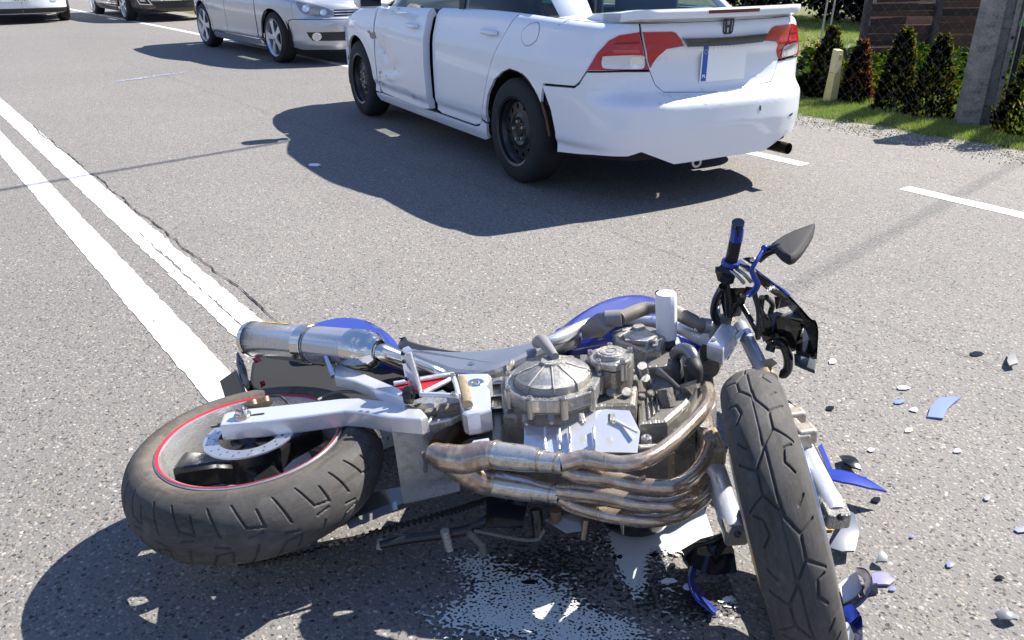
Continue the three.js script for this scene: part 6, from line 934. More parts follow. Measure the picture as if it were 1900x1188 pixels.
// ---- front end: the wheel stands upright, fork twisted to the right
const FC = V(0.542, 0.289, -1.362), FN = V(0.94, 0.313, 0.133).normalize();
{
  const w = group('front_wheel', bike); const up = V(0, 1, 0).addScaledVector(FN, -FN.y).normalize(), m = new THREE.Matrix4().makeBasis(up.clone().cross(FN).negate().normalize(), up, FN).setPosition(FC); if (m.determinant() < 0) m.makeBasis(up.clone().cross(FN), up, FN).setPosition(FC);
  m.premultiply(toBike); m.decompose(w.position, w.quaternion, w.scale);
  const p = 2 * Math.PI * 0.30 / 16, zig = (s, a, per) => { const q = per / 16; let t = ((s % q) + q) % q, best = 1; const L = [[0, -0.012, q * 0.42, -0.010], [q * 0.42, -0.010, q * 0.62, 0.010], [q * 0.62, 0.010, q, 0.012 - 0.002]]; return 0; };
  const P2 = 2 * p, segs = [[-0.006, 0.000, 0.042, 0.004], [0.042, 0.004, 0.075, 0.024], [0.075, 0.024, 0.118, 0.022], [0.118, 0.022, 0.118 + 0.032, 0.000], [0.118 + 0.032, 0.000, P2 - 0.006, 0.000], [0.075, 0.024, 0.052, 0.058], [0.118, 0.022, 0.142, 0.060], [0.158, 0.034, 0.186, 0.028], [0.186, 0.028, 0.206, 0.044], [0.158, 0.034, 0.150, 0.052], [0.01, 0.050, 0.028, 0.034]];
  part('tyre', tyre(0.30, 0.0615, 0.05, 0.226, 0.0045, grooves(segs, 8, 0.0027, 0.5), 960, 130), M.rubber, w);
  part('rim', [latheZ([[0.228, 0.052], [0.228, 0.057], [0.218, 0.058], [0.208, 0.045], [0.2, 0.02], [0.2, -0.02], [0.208, -0.045], [0.218, -0.058], [0.228, -0.057], [0.228, -0.052]], 0, 0, 0, 72)], M.aluDull, w);
  for (let i = 0; i < 3; i++) { const s = plate([[0.02, -0.03], [0.2, -0.03], [0.2, 0.03], [0.02, 0.03]], -0.018, 0.018, 0.008); s.rotateZ(i * 2.094 + 0.3); part('spoke', s, M.black, w); }
  for (const s of [-1, 1]) part('brake_disc', (() => { const g = plate(Array.from({ length: 56 }, (_, j) => [0.148 * Math.cos(j / 56 * 6.283), 0.148 * Math.sin(j / 56 * 6.283)]), -0.0025, 0.0025, 0.0008, [Array.from({ length: 40 }, (_, j) => [0.11 * Math.cos(-j / 40 * 6.283), 0.11 * Math.sin(-j / 40 * 6.283)])]); g.translate(0, 0, s * 0.068); return g; })(), s > 0 ? std([0.62, 0.63, 0.66], 0.2, 0.9) : std([0.45, 0.36, 0.22], 0.3, 0.9), w);
  part('hub', latheZ([[0, 0.075], [0.03, 0.075], [0.04, 0.05], [0.035, 0], [0.04, -0.05], [0.03, -0.075], [0, -0.075]], 0, 0, 0, 24), M.black, w);
}
{ // fork
  const f = group('fork', bike), wl = (v) => v.clone().applyMatrix4(toBike), top = BL(1374, 606, 0.09);
  const leg = (s) => { const a = wl(FC.clone().addScaledVector(FN, s * 0.098)), t = s > 0 ? top.clone() : top.clone().sub(wl(FC.clone().addScaledVector(FN, 0.098)).sub(wl(FC.clone().addScaledVector(FN, -0.098))).multiplyScalar(0.95)); const P = (k) => a.clone().lerp(t, k);
    part('stanchion', tube([P(0.42), P(1.0)], 0.0205, { sides: 24 }), s > 0 ? std([0.66, 0.70, 0.78], 0.2, 0.6) : std([0.66, 0.70, 0.78], 0.2, 0.6), f);
    part('fork_slider', tube([P(-0.035), P(0.02), P(0.06), P(0.3), P(0.42), P(0.45)], [0.026, 0.029, 0.0265, 0.027, 0.030, 0.028], { sides: 22, seg: 30 }), M.alu, f);
    part('dust_seal', tube([P(0.44), P(0.465)], 0.0285, { sides: 24 }), M.black, f);
    part('axle_clamp', (() => { const b = box(0.05, 0.05, 0.042, 0, 0, 0, 0.008); const q = new THREE.Quaternion().setFromUnitVectors(V(0, 1, 0), t.clone().sub(a).normalize()); b.applyQuaternion(q); const p = P(-0.03); return b.translate(p.x, p.y, p.z); })(), s > 0 ? M.cast : M.castDirty, f);
    part('clamp_bolt', (() => { const p = P(-0.03).add(BYl(-0.026)); return new THREE.SphereGeometry(0.008, 10, 8).translate(p.x, p.y, p.z); })(), M.black, f);
    return P; };
  function BYl(k) { return V(0, k, 0.012); }
  const PR = leg(1), PLf = leg(-1);
  part('slider_ring', tube([PR(0.63), PR(0.66)], 0.0275, { sides: 24 }), M.gold, f);
  const caliper = (P, sgn, mat, z, pts) => { const c = group('front_caliper', bike); part('caliper_body', bhull(ZE, pts, 0.5), mat, c); return c; };
  const wa = FC.clone().addScaledVector(FN, 0.085).applyMatrix4(toBike).z - W0, lv = (d) => wa + d;
  const c1 = group('front_caliper', bike), M2 = std([0.40, 0.36, 0.30], 0.45, 0.5, { map: rep(T.grime, 2) });
  const cp = PR(0.30), cal = (dx, dy, dz, w, h, d, m, n) => { const b = box(w, h, d, 0, 0, 0, 0.01); b.rotateZ(0.12); return part(n, b.translate(cp.x + dx, cp.y + dy, cp.z + dz), m, c1); };
  cal(-0.022, -0.012, 0.028, 0.055, 0.115, 0.05, M2, 'caliper_body'); cal(0.0, 0.035, 0.04, 0.05, 0.04, 0.045, M2, 'caliper_lobe'); cal(0.0, -0.04, 0.04, 0.05, 0.045, 0.04, M2, 'caliper_lobe');
  for (const k of [0.035, -0.035]) { const b = new THREE.CylinderGeometry(0.014, 0.014, 0.05, 16); b.rotateZ(Math.PI / 2); part('caliper_piston', b.translate(cp.x - 0.05, cp.y + k - 0.01, cp.z + 0.035), M.black, c1); }
  const c2 = group('front_caliper', bike), q = PLf(0.32); part('caliper_body', box(0.05, 0.11, 0.05, q.x + 0.0, q.y - 0.02, q.z + 0.03, 0.01), M.gold, c2); for (const k of [0.03, -0.03]) { const b = new THREE.CylinderGeometry(0.016, 0.016, 0.03, 16); part('caliper_piston', b.rotateX(Math.PI / 2).translate(q.x - 0.01, q.y - 0.02 + k, q.z + 0.06), M.cast, c2); }
  part('mudguard_stay', tube([PR(0.5).add(V(0.025, 0, -0.02)), PR(0.3).add(V(0.035, 0, -0.025)), PR(0.05).add(V(0.035, 0, -0.03))], 0.009, { sides: 8 }), M.black);
  // yokes
  part('lower_yoke', [bhull(ZD, [[610, 1118, 0.06], [690, 1065, 0.085], [760, 1048, 0.10], [805, 1085, 0.10], [745, 1130, 0.075], [650, 1140, 0.04], [620, 1130, 0.02], [700, 1090, 0.02]], 0.5)], M.gold, f);
  part('upper_yoke', [bhull(ZD, [[362, 985, 0.08], [420, 985, 0.10], [540, 830, 0.15], [562, 850, 0.15], [440, 1060, 0.08], [370, 1080, 0.06], [420, 1000, 0.02], [560, 860, 0.06]], 0.5)], M.aluDull, f);
  part('head_lock', [bplate(ZD, [[385, 792], [490, 802], [498, 830], [402, 990], [390, 962], [284, 930]], 0.19, 0.05, 0.008)], M.alu, f);
  part('head_box', [bhull(ZD, [[250, 945, 0.15], [385, 975, 0.16], [405, 1010, 0.15], [380, 1060, 0.10], [260, 1080, 0.10], [230, 1000, 0.12], [260, 1090, 0.0], [390, 1060, 0.0]], 0.6)], std([0.03, 0.034, 0.03], 0.55), f);
  for (const [x, y] of [[402, 808], [335, 918]]) { const p = b1(ZD, x, y, 0.191); part('lock_bolt', capBolt(p, 0.006, p.z, p.z + 0.004), M.bolt, f); }
  part('steering_head', btube(ZD, [[280, 1110, 0.06], [420, 800, 0.06]], 0.036, { sides: 24 }), M.castDirty, f);
}
{ // handlebar with grip, throttle, lever and mirror
  const h = group('handlebar', bike);
  part('bar_tube', btube(ZD, [[500, 80, 0.42], [462, 260, 0.35], [438, 370, 0.30], [425, 500, 0.245], [440, 600, 0.20], [450, 740, 0.14]], 0.011, { seg: 24 }), M.black, h);
  const grip = btube(ZD, [[499, 175, 0.385], [460, 345, 0.312]], [0.0165, 0.0175], { sides: 22 }); part('grip', grip, M.blackMatt, h);
  part('grip_band', btube(ZD, [[511, 80, 0.425], [500, 178, 0.384]], 0.0172, { sides: 22 }), M.blueAnod, h);
  part('bar_end', btube(ZD, [[514, 50, 0.438], [511, 82, 0.424]], 0.0168, { sides: 22 }), std([0.05, 0.06, 0.09], 0.2, 0.9), h);
  part('grip_patch', bhull(ZD, [[505, 95, 0.437], [525, 98, 0.436], [520, 160, 0.41], [500, 160, 0.41], [510, 130, 0.40]]), M.blackMatt, h);
  part('grip_flange', btube(ZD, [[462, 335, 0.318], [452, 365, 0.306]], 0.025, { sides: 22 }), M.blueAnod, h);
  part('throttle_housing', [bhull(ZD, [[345, 410, 0.29], [395, 350, 0.31], [470, 370, 0.31], [495, 440, 0.29], [480, 500, 0.26], [420, 515, 0.25], [365, 480, 0.26], [350, 430, 0.24], [480, 420, 0.24], [420, 380, 0.25]], 0.7), btube(ZD, [[345, 400, 0.29], [380, 400, 0.29]], 0.01)], M.black, h);
  for (const [x0, y0, x1, y1] of [[430, 385, 560, 500], [500, 390, 610, 490], [520, 345, 600, 400]]) part('brake_line', btube(ZD, [[x0, y0, 0.30], [(x0 + x1) / 2 + 5, (y0 + y1) / 2 - 6, 0.29], [x1, y1, 0.265]], 0.005, { sides: 8 }), std([0.35, 0.36, 0.33], 0.3, 0.8), h);
  part('master_cylinder', [bhull(ZD, [[500, 340, 0.30], [530, 318, 0.31], [610, 380, 0.30], [605, 420, 0.28], [560, 410, 0.27], [510, 360, 0.27], [580, 380, 0.26]], 0.6)], std([0.35, 0.36, 0.42], 0.15, 0.9), h);
  part('reservoir', [bhull(ZD, [[545, 315, 0.33], [600, 305, 0.335], [645, 330, 0.33], [650, 370, 0.31], [610, 360, 0.30], [560, 330, 0.30]], 0.6)], M.black, h);
  const nb = b1(ZD, 622, 320, 0.34); part('reservoir_bolt', latheZ([[0.004, 0.003], [0.007, 0.004], [0.009, 0.002], [0.009, -0.004]], nb.x, nb.y, nb.z, 18), M.steelBright, h);
  part('brake_lever', btube(ZD, [[705, 245, 0.37], [675, 290, 0.36], [640, 350, 0.345], [615, 400, 0.325], [635, 460, 0.30], [655, 510, 0.28], [625, 560, 0.255], [595, 580, 0.24]], [0.007, 0.005, 0.0055, 0.0065, 0.008, 0.0085, 0.0095, 0.010], { seg: 40 }), M.blueAnod, h);
  part('lever_tip', (() => { const p = b1(ZD, 708, 240, 0.372); return new THREE.SphereGeometry(0.0095, 14, 10).translate(p.x, p.y, p.z); })(), M.blueAnod, h);
  part('lever_perch', [bhull(ZD, [[570, 520, 0.26], [640, 530, 0.27], [650, 580, 0.24], [590, 590, 0.23], [560, 560, 0.22], [600, 560, 0.20]], 0.6)], M.black, h);
  part('riser', [bhull(ZD, [[365, 535, 0.22], [560, 530, 0.23], [590, 555, 0.22], [540, 635, 0.18], [530, 740, 0.12], [410, 740, 0.12], [400, 600, 0.18], [380, 560, 0.18], [470, 700, 0.08], [500, 600, 0.12]], 0.5)], M.black, h);
  const rb = b1(ZD, 545, 588, 0.222); part('riser_bolt', capBolt(rb, 0.007, rb.z - 0.004, rb.z + 0.003), M.castDirty, h);
  part('switch_loom', btube(ZD, [[400, 520, 0.24], [350, 620, 0.18], [335, 720, 0.13], [365, 790, 0.10]], 0.011, { seg: 20 }), M.black, h);
  part('clock_rim', btube(ZD, [[395, 560, 0.17], [355, 640, 0.12], [350, 720, 0.10], [372, 770, 0.10]], 0.014, { seg: 20 }), M.greyPaint, h);
  part('throttle_cable', btube(ZD, [[625, 580, 0.24], [655, 680, 0.20], [660, 800, 0.16], [655, 900, 0.10]], 0.005, { seg: 24, sides: 8 }), M.hose, h);
  part('throttle_cable', btube(ZD, [[640, 560, 0.24], [665, 660, 0.20], [690, 740, 0.16], [700, 850, 0.10]], 0.004, { seg: 24, sides: 8 }), M.hose, h);
  const mr = group('mirror', bike), out = bs(ZD, [[755, 195], [830, 145], [905, 108], [990, 78], [1082, 52], [1070, 110], [1035, 175], [990, 240], [945, 285], [905, 300], [865, 292], [825, 268], [808, 250]], 0.385);
  { const s = new THREE.Shape(); s.setFromPoints(out.map((p) => new THREE.Vector2(p.x, p.y))); const g = new THREE.ExtrudeGeometry(s, { depth: 0.004, bevelEnabled: true, bevelSize: 0.014, bevelOffset: -0.014, bevelThickness: 0.013, bevelSegments: 5 }); g.translate(0, 0, W0 + 0.385 - 0.015); part('mirror_shell', creased(g, 0.9), std([0.012, 0.012, 0.013], 0.8), mr); }
  part('mirror_stem', btube(ZD, [[665, 335, 0.33], [700, 295, 0.345], [735, 262, 0.36], [800, 240, 0.375], [830, 235, 0.378]], [0.008, 0.011, 0.0135, 0.0125, 0.012], { seg: 24 }), M.black, mr);
}
{ // broken nose fairing and headlight bucket
  const f = group('nose_fairing', bike);
  const strip = (name, up, lo, m, th = 0.006) => { const a = bs(ZD, up), b = bs(ZD, lo), c = new THREE.CatmullRomCurve3(a), d = new THREE.CatmullRomCurve3(b); const g = grid(24, 4, (u, v) => c.getPoint(u).lerp(d.getPoint(u), v)); const g2 = g.clone(); const n = g.attributes.normal, p2 = g2.attributes.position; for (let i = 0; i < p2.count; i++) p2.setXYZ(i, p2.getX(i) - n.getX(i) * th, p2.getY(i) - n.getY(i) * th, p2.getZ(i) - n.getZ(i) * th); return part(name, [g, g2], m, f); };
  strip('cowl_edge', [[640, 392, 0.30], [740, 470, 0.28], [860, 560, 0.25], [960, 660, 0.22], [1045, 755, 0.19], [1085, 770, 0.17]], [[665, 470, 0.26], [740, 540, 0.24], [830, 600, 0.21], [920, 690, 0.17], [1010, 800, 0.12], [1050, 830, 0.10]], M.black);
  strip('cowl_lip', [[638, 388, 0.302], [740, 466, 0.282], [860, 556, 0.252], [890, 585, 0.24]], [[642, 400, 0.298], [742, 480, 0.277], [860, 570, 0.248], [885, 600, 0.236]], M.blue, 0.003);
  strip('cowl_flank', [[1050, 770, 0.18], [1085, 775, 0.17], [1102, 830, 0.15], [1100, 950, 0.09], [1092, 1060, 0.04]], [[1000, 800, 0.12], [1020, 830, 0.10], [1040, 870, 0.08], [1050, 950, 0.04], [1040, 1040, 0.0]], M.black);
  part('headlight_bucket', [bhull(ZD, [[790, 740, 0.14], [900, 730, 0.15], [960, 760, 0.14], [1000, 800, 0.12], [990, 900, 0.06], [940, 980, 0.02], [820, 960, 0.02], [770, 850, 0.06], [800, 780, 0.0], [960, 880, -0.06], [850, 930, -0.06]], 0.7), bhull(ZD, [[690, 760, 0.12], [740, 725, 0.13], [770, 780, 0.11], [760, 900, 0.05], [700, 930, 0.03], [670, 850, 0.08], [720, 850, 0.0]], 0.7)], M.black, f);
  part('headlight_shell', bhull(ZD, [[655, 745, 0.03], [800, 705, 0.05], [990, 770, 0.05], [1055, 840, 0.03], [1035, 960, -0.02], [900, 1005, -0.05], [740, 965, -0.04], [675, 880, 0.0], [800, 760, -0.06], [980, 850, -0.08]], 0.6), M.black, f);
  part('headlight_reflector', bhull(ZD, [[820, 735, 0.155], [935, 690, 0.165], [1040, 770, 0.16], [1030, 785, 0.15], [900, 745, 0.14], [830, 745, 0.14]]), std([0.22, 0.22, 0.235], 0.35, 0.5), f);
  part('bucket_post', btube(ZD, [[880, 825, 0.115], [975, 826, 0.115]], 0.006), M.castDirty, f); const kb = b1(ZD, 885, 822, 0.12); part('bucket_knob', new THREE.SphereGeometry(0.011, 14, 10).translate(kb.x, kb.y, kb.z), M.castDirty, f);
  part('side_pod', bplate(ZD, [[940, 860], [1010, 830], [1080, 860], [1080, 1000], [1040, 1020], [940, 990]], 0.06, 0.015, 0.004), M.black, f);
  part('lens_shard', bplate(ZD, [[925, 1015], [985, 1003], [1090, 1062], [1078, 1138], [1000, 1108], [930, 1075]], 0.0, 0.012, 0.003), std([0.09, 0.10, 0.10], 0.25, 0.2), f);
  part('lower_ring', btube(ZD, [[745, 1000, 0.02], [765, 945, 0.04], [810, 930, 0.05], [850, 960, 0.04], [880, 1040, 0.0], [880, 1120, -0.04], [850, 1165, -0.06], [830, 1160, -0.06]], 0.014, { seg: 40 }), M.black, f);
  part('stay', [btube(ZD, [[530, 640, 0.17], [640, 830, 0.12], [660, 900, 0.08]], 0.008), btube(ZD, [[690, 600, 0.20], [680, 700, 0.15], [720, 760, 0.12]], 0.009), btube(ZD, [[720, 600, 0.20], [765, 650, 0.16], [750, 720, 0.13]], 0.008)], M.black, f);
  part('cowl_bracket', bhull(ZD, [[780, 595, 0.22], [860, 610, 0.22], [905, 640, 0.20], [890, 665, 0.18], [800, 650, 0.17], [790, 690, 0.14]], 0.5), M.black, f);
  part('broken_edge', bhull(ZD, [[855, 605, 0.223], [900, 625, 0.215], [905, 655, 0.20], [880, 640, 0.21]], 0.5), std([0.35, 0.35, 0.36], 0.4), f);
}
{ // what carries the machine: the left handlebar and its lever, the left peg and the crash-worn engine cover reach the road
  const low = (p) => { const q = p.clone().applyMatrix4(bike.matrixWorld); return q; }, at = (px, py, y) => G(px, py, y).applyMatrix4(toBike);
  const h0 = b1(ZD, 440, 700, 0.10), e0 = at(1375, 560, 0.02);
  part('left_handlebar', tube([h0, h0.clone().lerp(e0, 0.5).add(V(0, 0.03, 0)), e0], 0.012, { seg: 16 }), M.black);
  part('left_grip', tube([h0.clone().lerp(e0, 0.62), e0], 0.018), M.blackMatt);
  const c0 = at(1188, 985, 0.03).add(V(0, 0.075, 0)), gw = V(c0.x, c0.y, 0).applyMatrix4(bike.matrixWorld), dz = -gw.y / BK;
  part('left_engine_cover', latheZ([[0, dz + 0.002], [0.06, dz + 0.004], [0.092, dz + 0.022], [0.105, dz + 0.05], [0.108, W0 - 0.12], [0.10, W0 - 0.07]], c0.x, c0.y, 0, 44), M.black);
}
{ // underside bits near the road: stand, pegs, linkage
  part('side_stand', [btube(ZP, [[705, 1012, -0.135], [760, 1000, -0.13], [860, 985, -0.12], [905, 965, -0.10]], [0.009, 0.012, 0.013, 0.013], { seg: 20 })], M.black);
  part('stand_foot', bhull(ZP, [[699, 1000, -0.13], [710, 998, -0.125], [708, 1022, -0.15], [698, 1020, -0.15]]), M.castDirty);
  part('left_peg', [btube(ZP, [[825, 985, -0.10], [834, 1020, -0.155]], 0.011)], M.aluDull);
  part('left_peg_guard', [btube(ZP, [[870, 990, -0.10], [895, 1012, -0.14]], 0.008), btube(ZP, [[893, 1005, -0.13], [897, 1030, -0.17]], 0.009)], M.castDirty);
  part('gear_rod', btube(ZP, [[880, 985, -0.10], [985, 1003, -0.11], [1010, 985, -0.08]], 0.004), M.castDirty);
  part('centre_bracket', [bhull(ZP, [[905, 900, -0.06], [985, 905, -0.06], [970, 975, -0.09], [900, 980, -0.09], [905, 900, -0.12], [970, 980, -0.12]]), btube(ZP, [[995, 945, -0.07], [1000, 1000, -0.14]], 0.014)], M.black);
  part('gear_cover', [bhull(ZP, [[1010, 965, -0.10], [1075, 950, -0.10], [1088, 985, -0.13], [1050, 990, -0.13], [1020, 975, -0.13], [1040, 960, -0.16]])], M.castDirty);
  part('drain_hose', btube(ZP, [[1087, 965, -0.10], [1082, 1000, -0.15]], 0.006), M.gold);
  const pl = b1(ZP, 1031, 950, -0.07); part('drain_plug', latheZ([[0, 0.004], [0.012, 0.004], [0.014, 0.0], [0.014, -0.02]], pl.x, pl.y, pl.z, 18), std([0.14, 0.08, 0.05], 0.7, 0.3));
  part('bash_wire', btube(ZI, [[1290, 890, -0.09], [1296, 955, -0.14]], [0.005, 0.002]), M.aluDull);
}

// ---------------------------------------------------------------- spilled fluid and wreckage on the road
{
  const cell = (x, z, s, k) => { const xi = Math.floor(x / s), zi = Math.floor(z / s); let b = 9; for (let i = -1; i <= 1; i++) for (let j = -1; j <= 1; j++) { const cx = (xi + i + hash2(xi + i + k, zi + j)) * s, cz = (zi + j + hash2(zi + j, xi + i + k * 3)) * s, r = 0.55 + 0.6 * hash2(xi + i * 3 + k, zi + j + 7), d = Math.hypot((x - cx) * 0.8, z - cz) / s / r; if (d < b) b = d; } return b; };
  const blobs = (list) => { const l = list.map(([px, py, rx, rz, a]) => { const p = G(px, py); return [p.x, p.z, rx, rz, a]; }); return (x, z) => l.reduce((s, [cx, cz, rx, rz, a]) => s + a * Math.exp(-(((x - cx) / rx) ** 2) - (((z - cz) / rz) ** 2)), 0); };
  const pool = blobs([[1170, 1040, 0.035, 0.13, 1.15], [1290, 965, 0.07, 0.08, 1.5], [1255, 1005, 0.08, 0.05, 0.8], [1190, 1000, 0.09, 0.05, 0.7]]);
  const milk = blobs([[1090, 1175, 0.15, 0.055, 0.85], [960, 1095, 0.11, 0.065, 0.62], [880, 1050, 0.075, 0.05, 0.55], [890, 1150, 0.10, 0.06, 0.55], [1000, 1130, 0.11, 0.06, 0.45], [1120, 1020, 0.12, 0.08, 0.28], [1230, 1080, 0.06, 0.09, 0.25], [1350, 1120, 0.05, 0.03, 0.4], [1330, 1160, 0.05, 0.03, 0.35]]);
  const oil = blobs([[1080, 1040, 0.20, 0.16, 0.75], [1290, 1110, 0.13, 0.10, 0.95], [940, 1070, 0.16, 0.11, 0.7], [1000, 1160, 0.22, 0.07, 0.8], [1250, 970, 0.16, 0.10, 0.7], [1380, 1060, 0.06, 0.12, 0.8]]);
  const sheet = (fill, y, lvl, st) => {
    const x0 = -0.24, x1 = 0.50, z0 = -1.78, z1 = -1.02, nx = Math.round((x1 - x0) / st), nz = Math.round((z1 - z0) / st), pos = [];
    const val = (i, j) => { const x = x0 + i * st, z = z0 + j * st; return lvl(x, z); }, row = []; for (let j = 0; j <= nz; j++) { const r = []; for (let i = 0; i <= nx; i++) r.push(val(i, j)); row.push(r); }
    const P = (i, j) => [x0 + i * st, z0 + j * st];
    for (let j = 0; j < nz; j++) for (let i = 0; i < nx; i++) {
      const c = [[i, j], [i + 1, j], [i + 1, j + 1], [i, j + 1]], v = c.map(([a, b]) => row[b][a]); if (v.every((k) => k <= 0)) continue;
      const poly = []; for (let k = 0; k < 4; k++) { const a = c[k], b = c[(k + 1) % 4], va = v[k], vb = v[(k + 1) % 4]; if (va > 0) poly.push(P(...a)); if ((va > 0) !== (vb > 0)) { const t = va / (va - vb), p = P(...a), q = P(...b); poly.push([lerp(p[0], q[0], t), lerp(p[1], q[1], t)]); } }
      for (let k = 1; k < poly.length - 1; k++) for (const q of [poly[0], poly[k + 1], poly[k]]) pos.push(q[0], y, q[1]);
    }
    const g = new THREE.BufferGeometry(); g.setAttribute('position', new THREE.Float32BufferAttribute(pos, 3)); g.setAttribute('normal', new THREE.Float32BufferAttribute(pos.map((_, i) => i % 3 === 1 ? 1 : 0), 3)); return g;
  };
  const mg = sheet(0, 0.0055, (x, z) => { const wob = 0.35 * (fbm(x * 14, z * 14, 3) - 0.5), f = Math.max(pool(x, z) + wob, Math.min(0.50 + 0.22 * fbm(x * 26, z * 26, 2), milk(x, z) + wob)); return f < 0.16 ? -0.2 : cell(x, z, 0.0082, 3) - 1.0 * (1 - Math.min(1, f * 1.2)); }, 0.0022);
  tag(mesh('milky_puddle', mg, phys([0.62, 0.65, 0.63], 0.22, 0, { clearcoat: 0.7, clearcoatRoughness: 0.08 })), 'pale milky fluid puddle spilled under the motorcycle engine', 'puddle');
  const og = sheet(0, 0.003, (x, z) => { const f = oil(x, z) + 0.5 * (fbm(x * 11 + 5, z * 11, 4) - 0.5); return f - 0.50 - 1.5 * Math.max(0, 0.74 - cell(x, z, 0.009, 9)); }, 0.003);
  tag(mesh('oil_stain', og, std([0.026, 0.025, 0.024], 0.5)), 'black oily stain soaked into the asphalt round the milky puddle', 'oil stain');
}
// a bent shard of broken bodywork: outline in pixels on the road, thickness, bend and tilt in metres
function shard(name, label, cat, px, mat, { y = 0.006, th = 0.003, bend = 0, lift = [0, 0], grp, rim } = {}) {
  const p = px.map((q) => G(q[0], q[1], y)), c = p.reduce((s, q) => s.add(q), V(0, 0, 0)).multiplyScalar(1 / p.length), r = Math.max(...p.map((q) => q.distanceTo(c)));
  const f = (x, z) => Math.max(0.0005, y + bend * (1 - (x * x + z * z) / (r * r)) + lift[0] * x / r + lift[1] * z / r + (Math.abs(lift[0]) + Math.abs(lift[1])) + Math.abs(Math.min(0, bend)));
  const S = (x, z, l) => V(x, f(x, z) + l, z), N = (x, z) => { const e = 0.002, a = V(2 * e, f(x + e, z) - f(x - e, z), 0), b = V(0, f(x, z + e) - f(x, z - e), 2 * e); return b.cross(a).normalize(); };
  const g = skin(S, N, p.map((q) => [q.x - c.x, q.z - c.z]), { lift: 0, gap: 0, fold: th, edge: r / 5, fine: r / 3 });
  const under = g.clone(); const n = under.attributes.normal, q = under.attributes.position; for (let i = 0; i < q.count; i++) q.setXYZ(i, q.getX(i) - n.getX(i) * 0, q.getY(i) - th, q.getZ(i) - n.getZ(i) * 0);
  const m = tag(mesh(name, [g, under], mat), label, cat, grp); m.position.set(c.x, 0, c.z); return m;
}
const shV = phys([0.16, 0.18, 0.42], 0.35, 0, { clearcoat: 0.5 }), shB = phys([0.17, 0.22, 0.46], 0.35, 0, { clearcoat: 0.5 }), shK = M.black, shW = std([0.72, 0.72, 0.74], 0.4), shG = std([0.17, 0.18, 0.19], 0.45), shD = M.blue, shP = phys([0.24, 0.22, 0.42], 0.3, 0, { clearcoat: 0.6 });
shard('blue_shard', 'pale blue curved paint shard lying alone on open asphalt', 'debris', [[1721, 773], [1727, 757], [1742, 741], [1764, 737], [1784, 737], [1772, 747], [1758, 761], [1750, 777]], shB, { bend: 0.006 });
shard('blue_splinter', 'long dark blue fairing splinter pointing away from fork leg', 'debris', [[1530, 884], [1560, 888], [1602, 896], [1646, 912], [1610, 916], [1560, 911], [1535, 905]], shD, { y: 0.045, bend: 0.015, lift: [-0.012, 0] });
shard('blue_splinter', 'narrow dark blue strip tucked beside the front brake caliper', 'debris', [[1517, 838], [1523, 834], [1548, 880], [1544, 890]], shD, { y: 0.05, lift: [0, -0.01] });
shard('clear_fin', 'grey translucent fin shaped fragment standing by the front tyre', 'debris', [[1570, 964], [1581, 968], [1591, 1005], [1584, 1034], [1560, 1036], [1536, 1030], [1556, 1003]], phys([0.11, 0.13, 0.18], 0.3, 0, { transmission: 0.3, thickness: 0 }), { y: 0.01, bend: 0.012, lift: [-0.008, -0.012] });
shard('yellow_chip', 'small orange yellow reflector chip by the front tyre', 'debris', [[1522, 975], [1543, 978], [1546, 984], [1526, 985]], std([0.7, 0.38, 0.03], 0.3), { bend: 0.003 });
shard('purple_shard', 'flat violet blue shard beside the crumpled blue mudguard', 'debris', [[1617, 1066], [1640, 1062], [1661, 1078], [1650, 1086], [1620, 1085]], shP, { bend: 0.004 });
shard('grey_chip', 'dark triangular chip standing above the violet shard', 'debris', [[1624, 1046], [1632, 1030], [1645, 1040], [1646, 1047]], shG, { y: 0.012, bend: 0.006, lift: [0, -0.008] });
{ // crumpled front mudguard beside the tyre
  const t = thing('broken_mudguard', 'crumpled blue and white mudguard piece beside the front tyre', 'debris', G(1590, 1110).toArray());
  const o = t.position, Q = (px, py, y) => G(px, py, y).sub(o), ribbon = (a, b, m, n = 'fragment_skin') => { const c = new THREE.CatmullRomCurve3(a.map((p) => Q(...p))), d = new THREE.CatmullRomCurve3(b.map((p) => Q(...p))); const g = grid(20, 4, (u, v) => c.getPoint(u).lerp(d.getPoint(u), v)), h = g.clone(); h.translate(0, -0.003, 0.001); mesh(n, [g, h], m, t); };
  ribbon([[1588, 1052, 0.06], [1606, 1056, 0.075], [1617, 1072, 0.075], [1617, 1095, 0.06], [1600, 1118, 0.045], [1584, 1130, 0.03]], [[1590, 1062, 0.02], [1600, 1070, 0.02], [1604, 1085, 0.02], [1600, 1102, 0.01], [1588, 1118, 0.008], [1575, 1128, 0.006]], M.blue);
  ribbon([[1556, 1085, 0.02], [1572, 1072, 0.03], [1590, 1060, 0.05]], [[1566, 1118, 0.012], [1585, 1108, 0.014], [1600, 1092, 0.02]], shW);
  ribbon([[1562, 1128, 0.03], [1580, 1122, 0.035], [1596, 1138, 0.03]], [[1566, 1150, 0.012], [1580, 1158, 0.012], [1592, 1152, 0.012]], M.blue);
  ribbon([[1585, 1150, 0.05], [1597, 1142, 0.055], [1601, 1170, 0.05], [1600, 1205, 0.04]], [[1570, 1165, 0.01], [1578, 1162, 0.01], [1582, 1182, 0.01], [1584, 1210, 0.01]], M.blue);
  ribbon([[1558, 1160, 0.03], [1572, 1155, 0.035], [1586, 1180, 0.03]], [[1560, 1200, 0.01], [1572, 1204, 0.01], [1582, 1206, 0.01]], shW);
  mesh('fragment_bracket', [hull([Q(1596, 1085, 0.01), Q(1628, 1082, 0.012), Q(1630, 1102, 0.004), Q(1604, 1108, 0.004), Q(1610, 1090, 0.02)])], M.black, t);
}
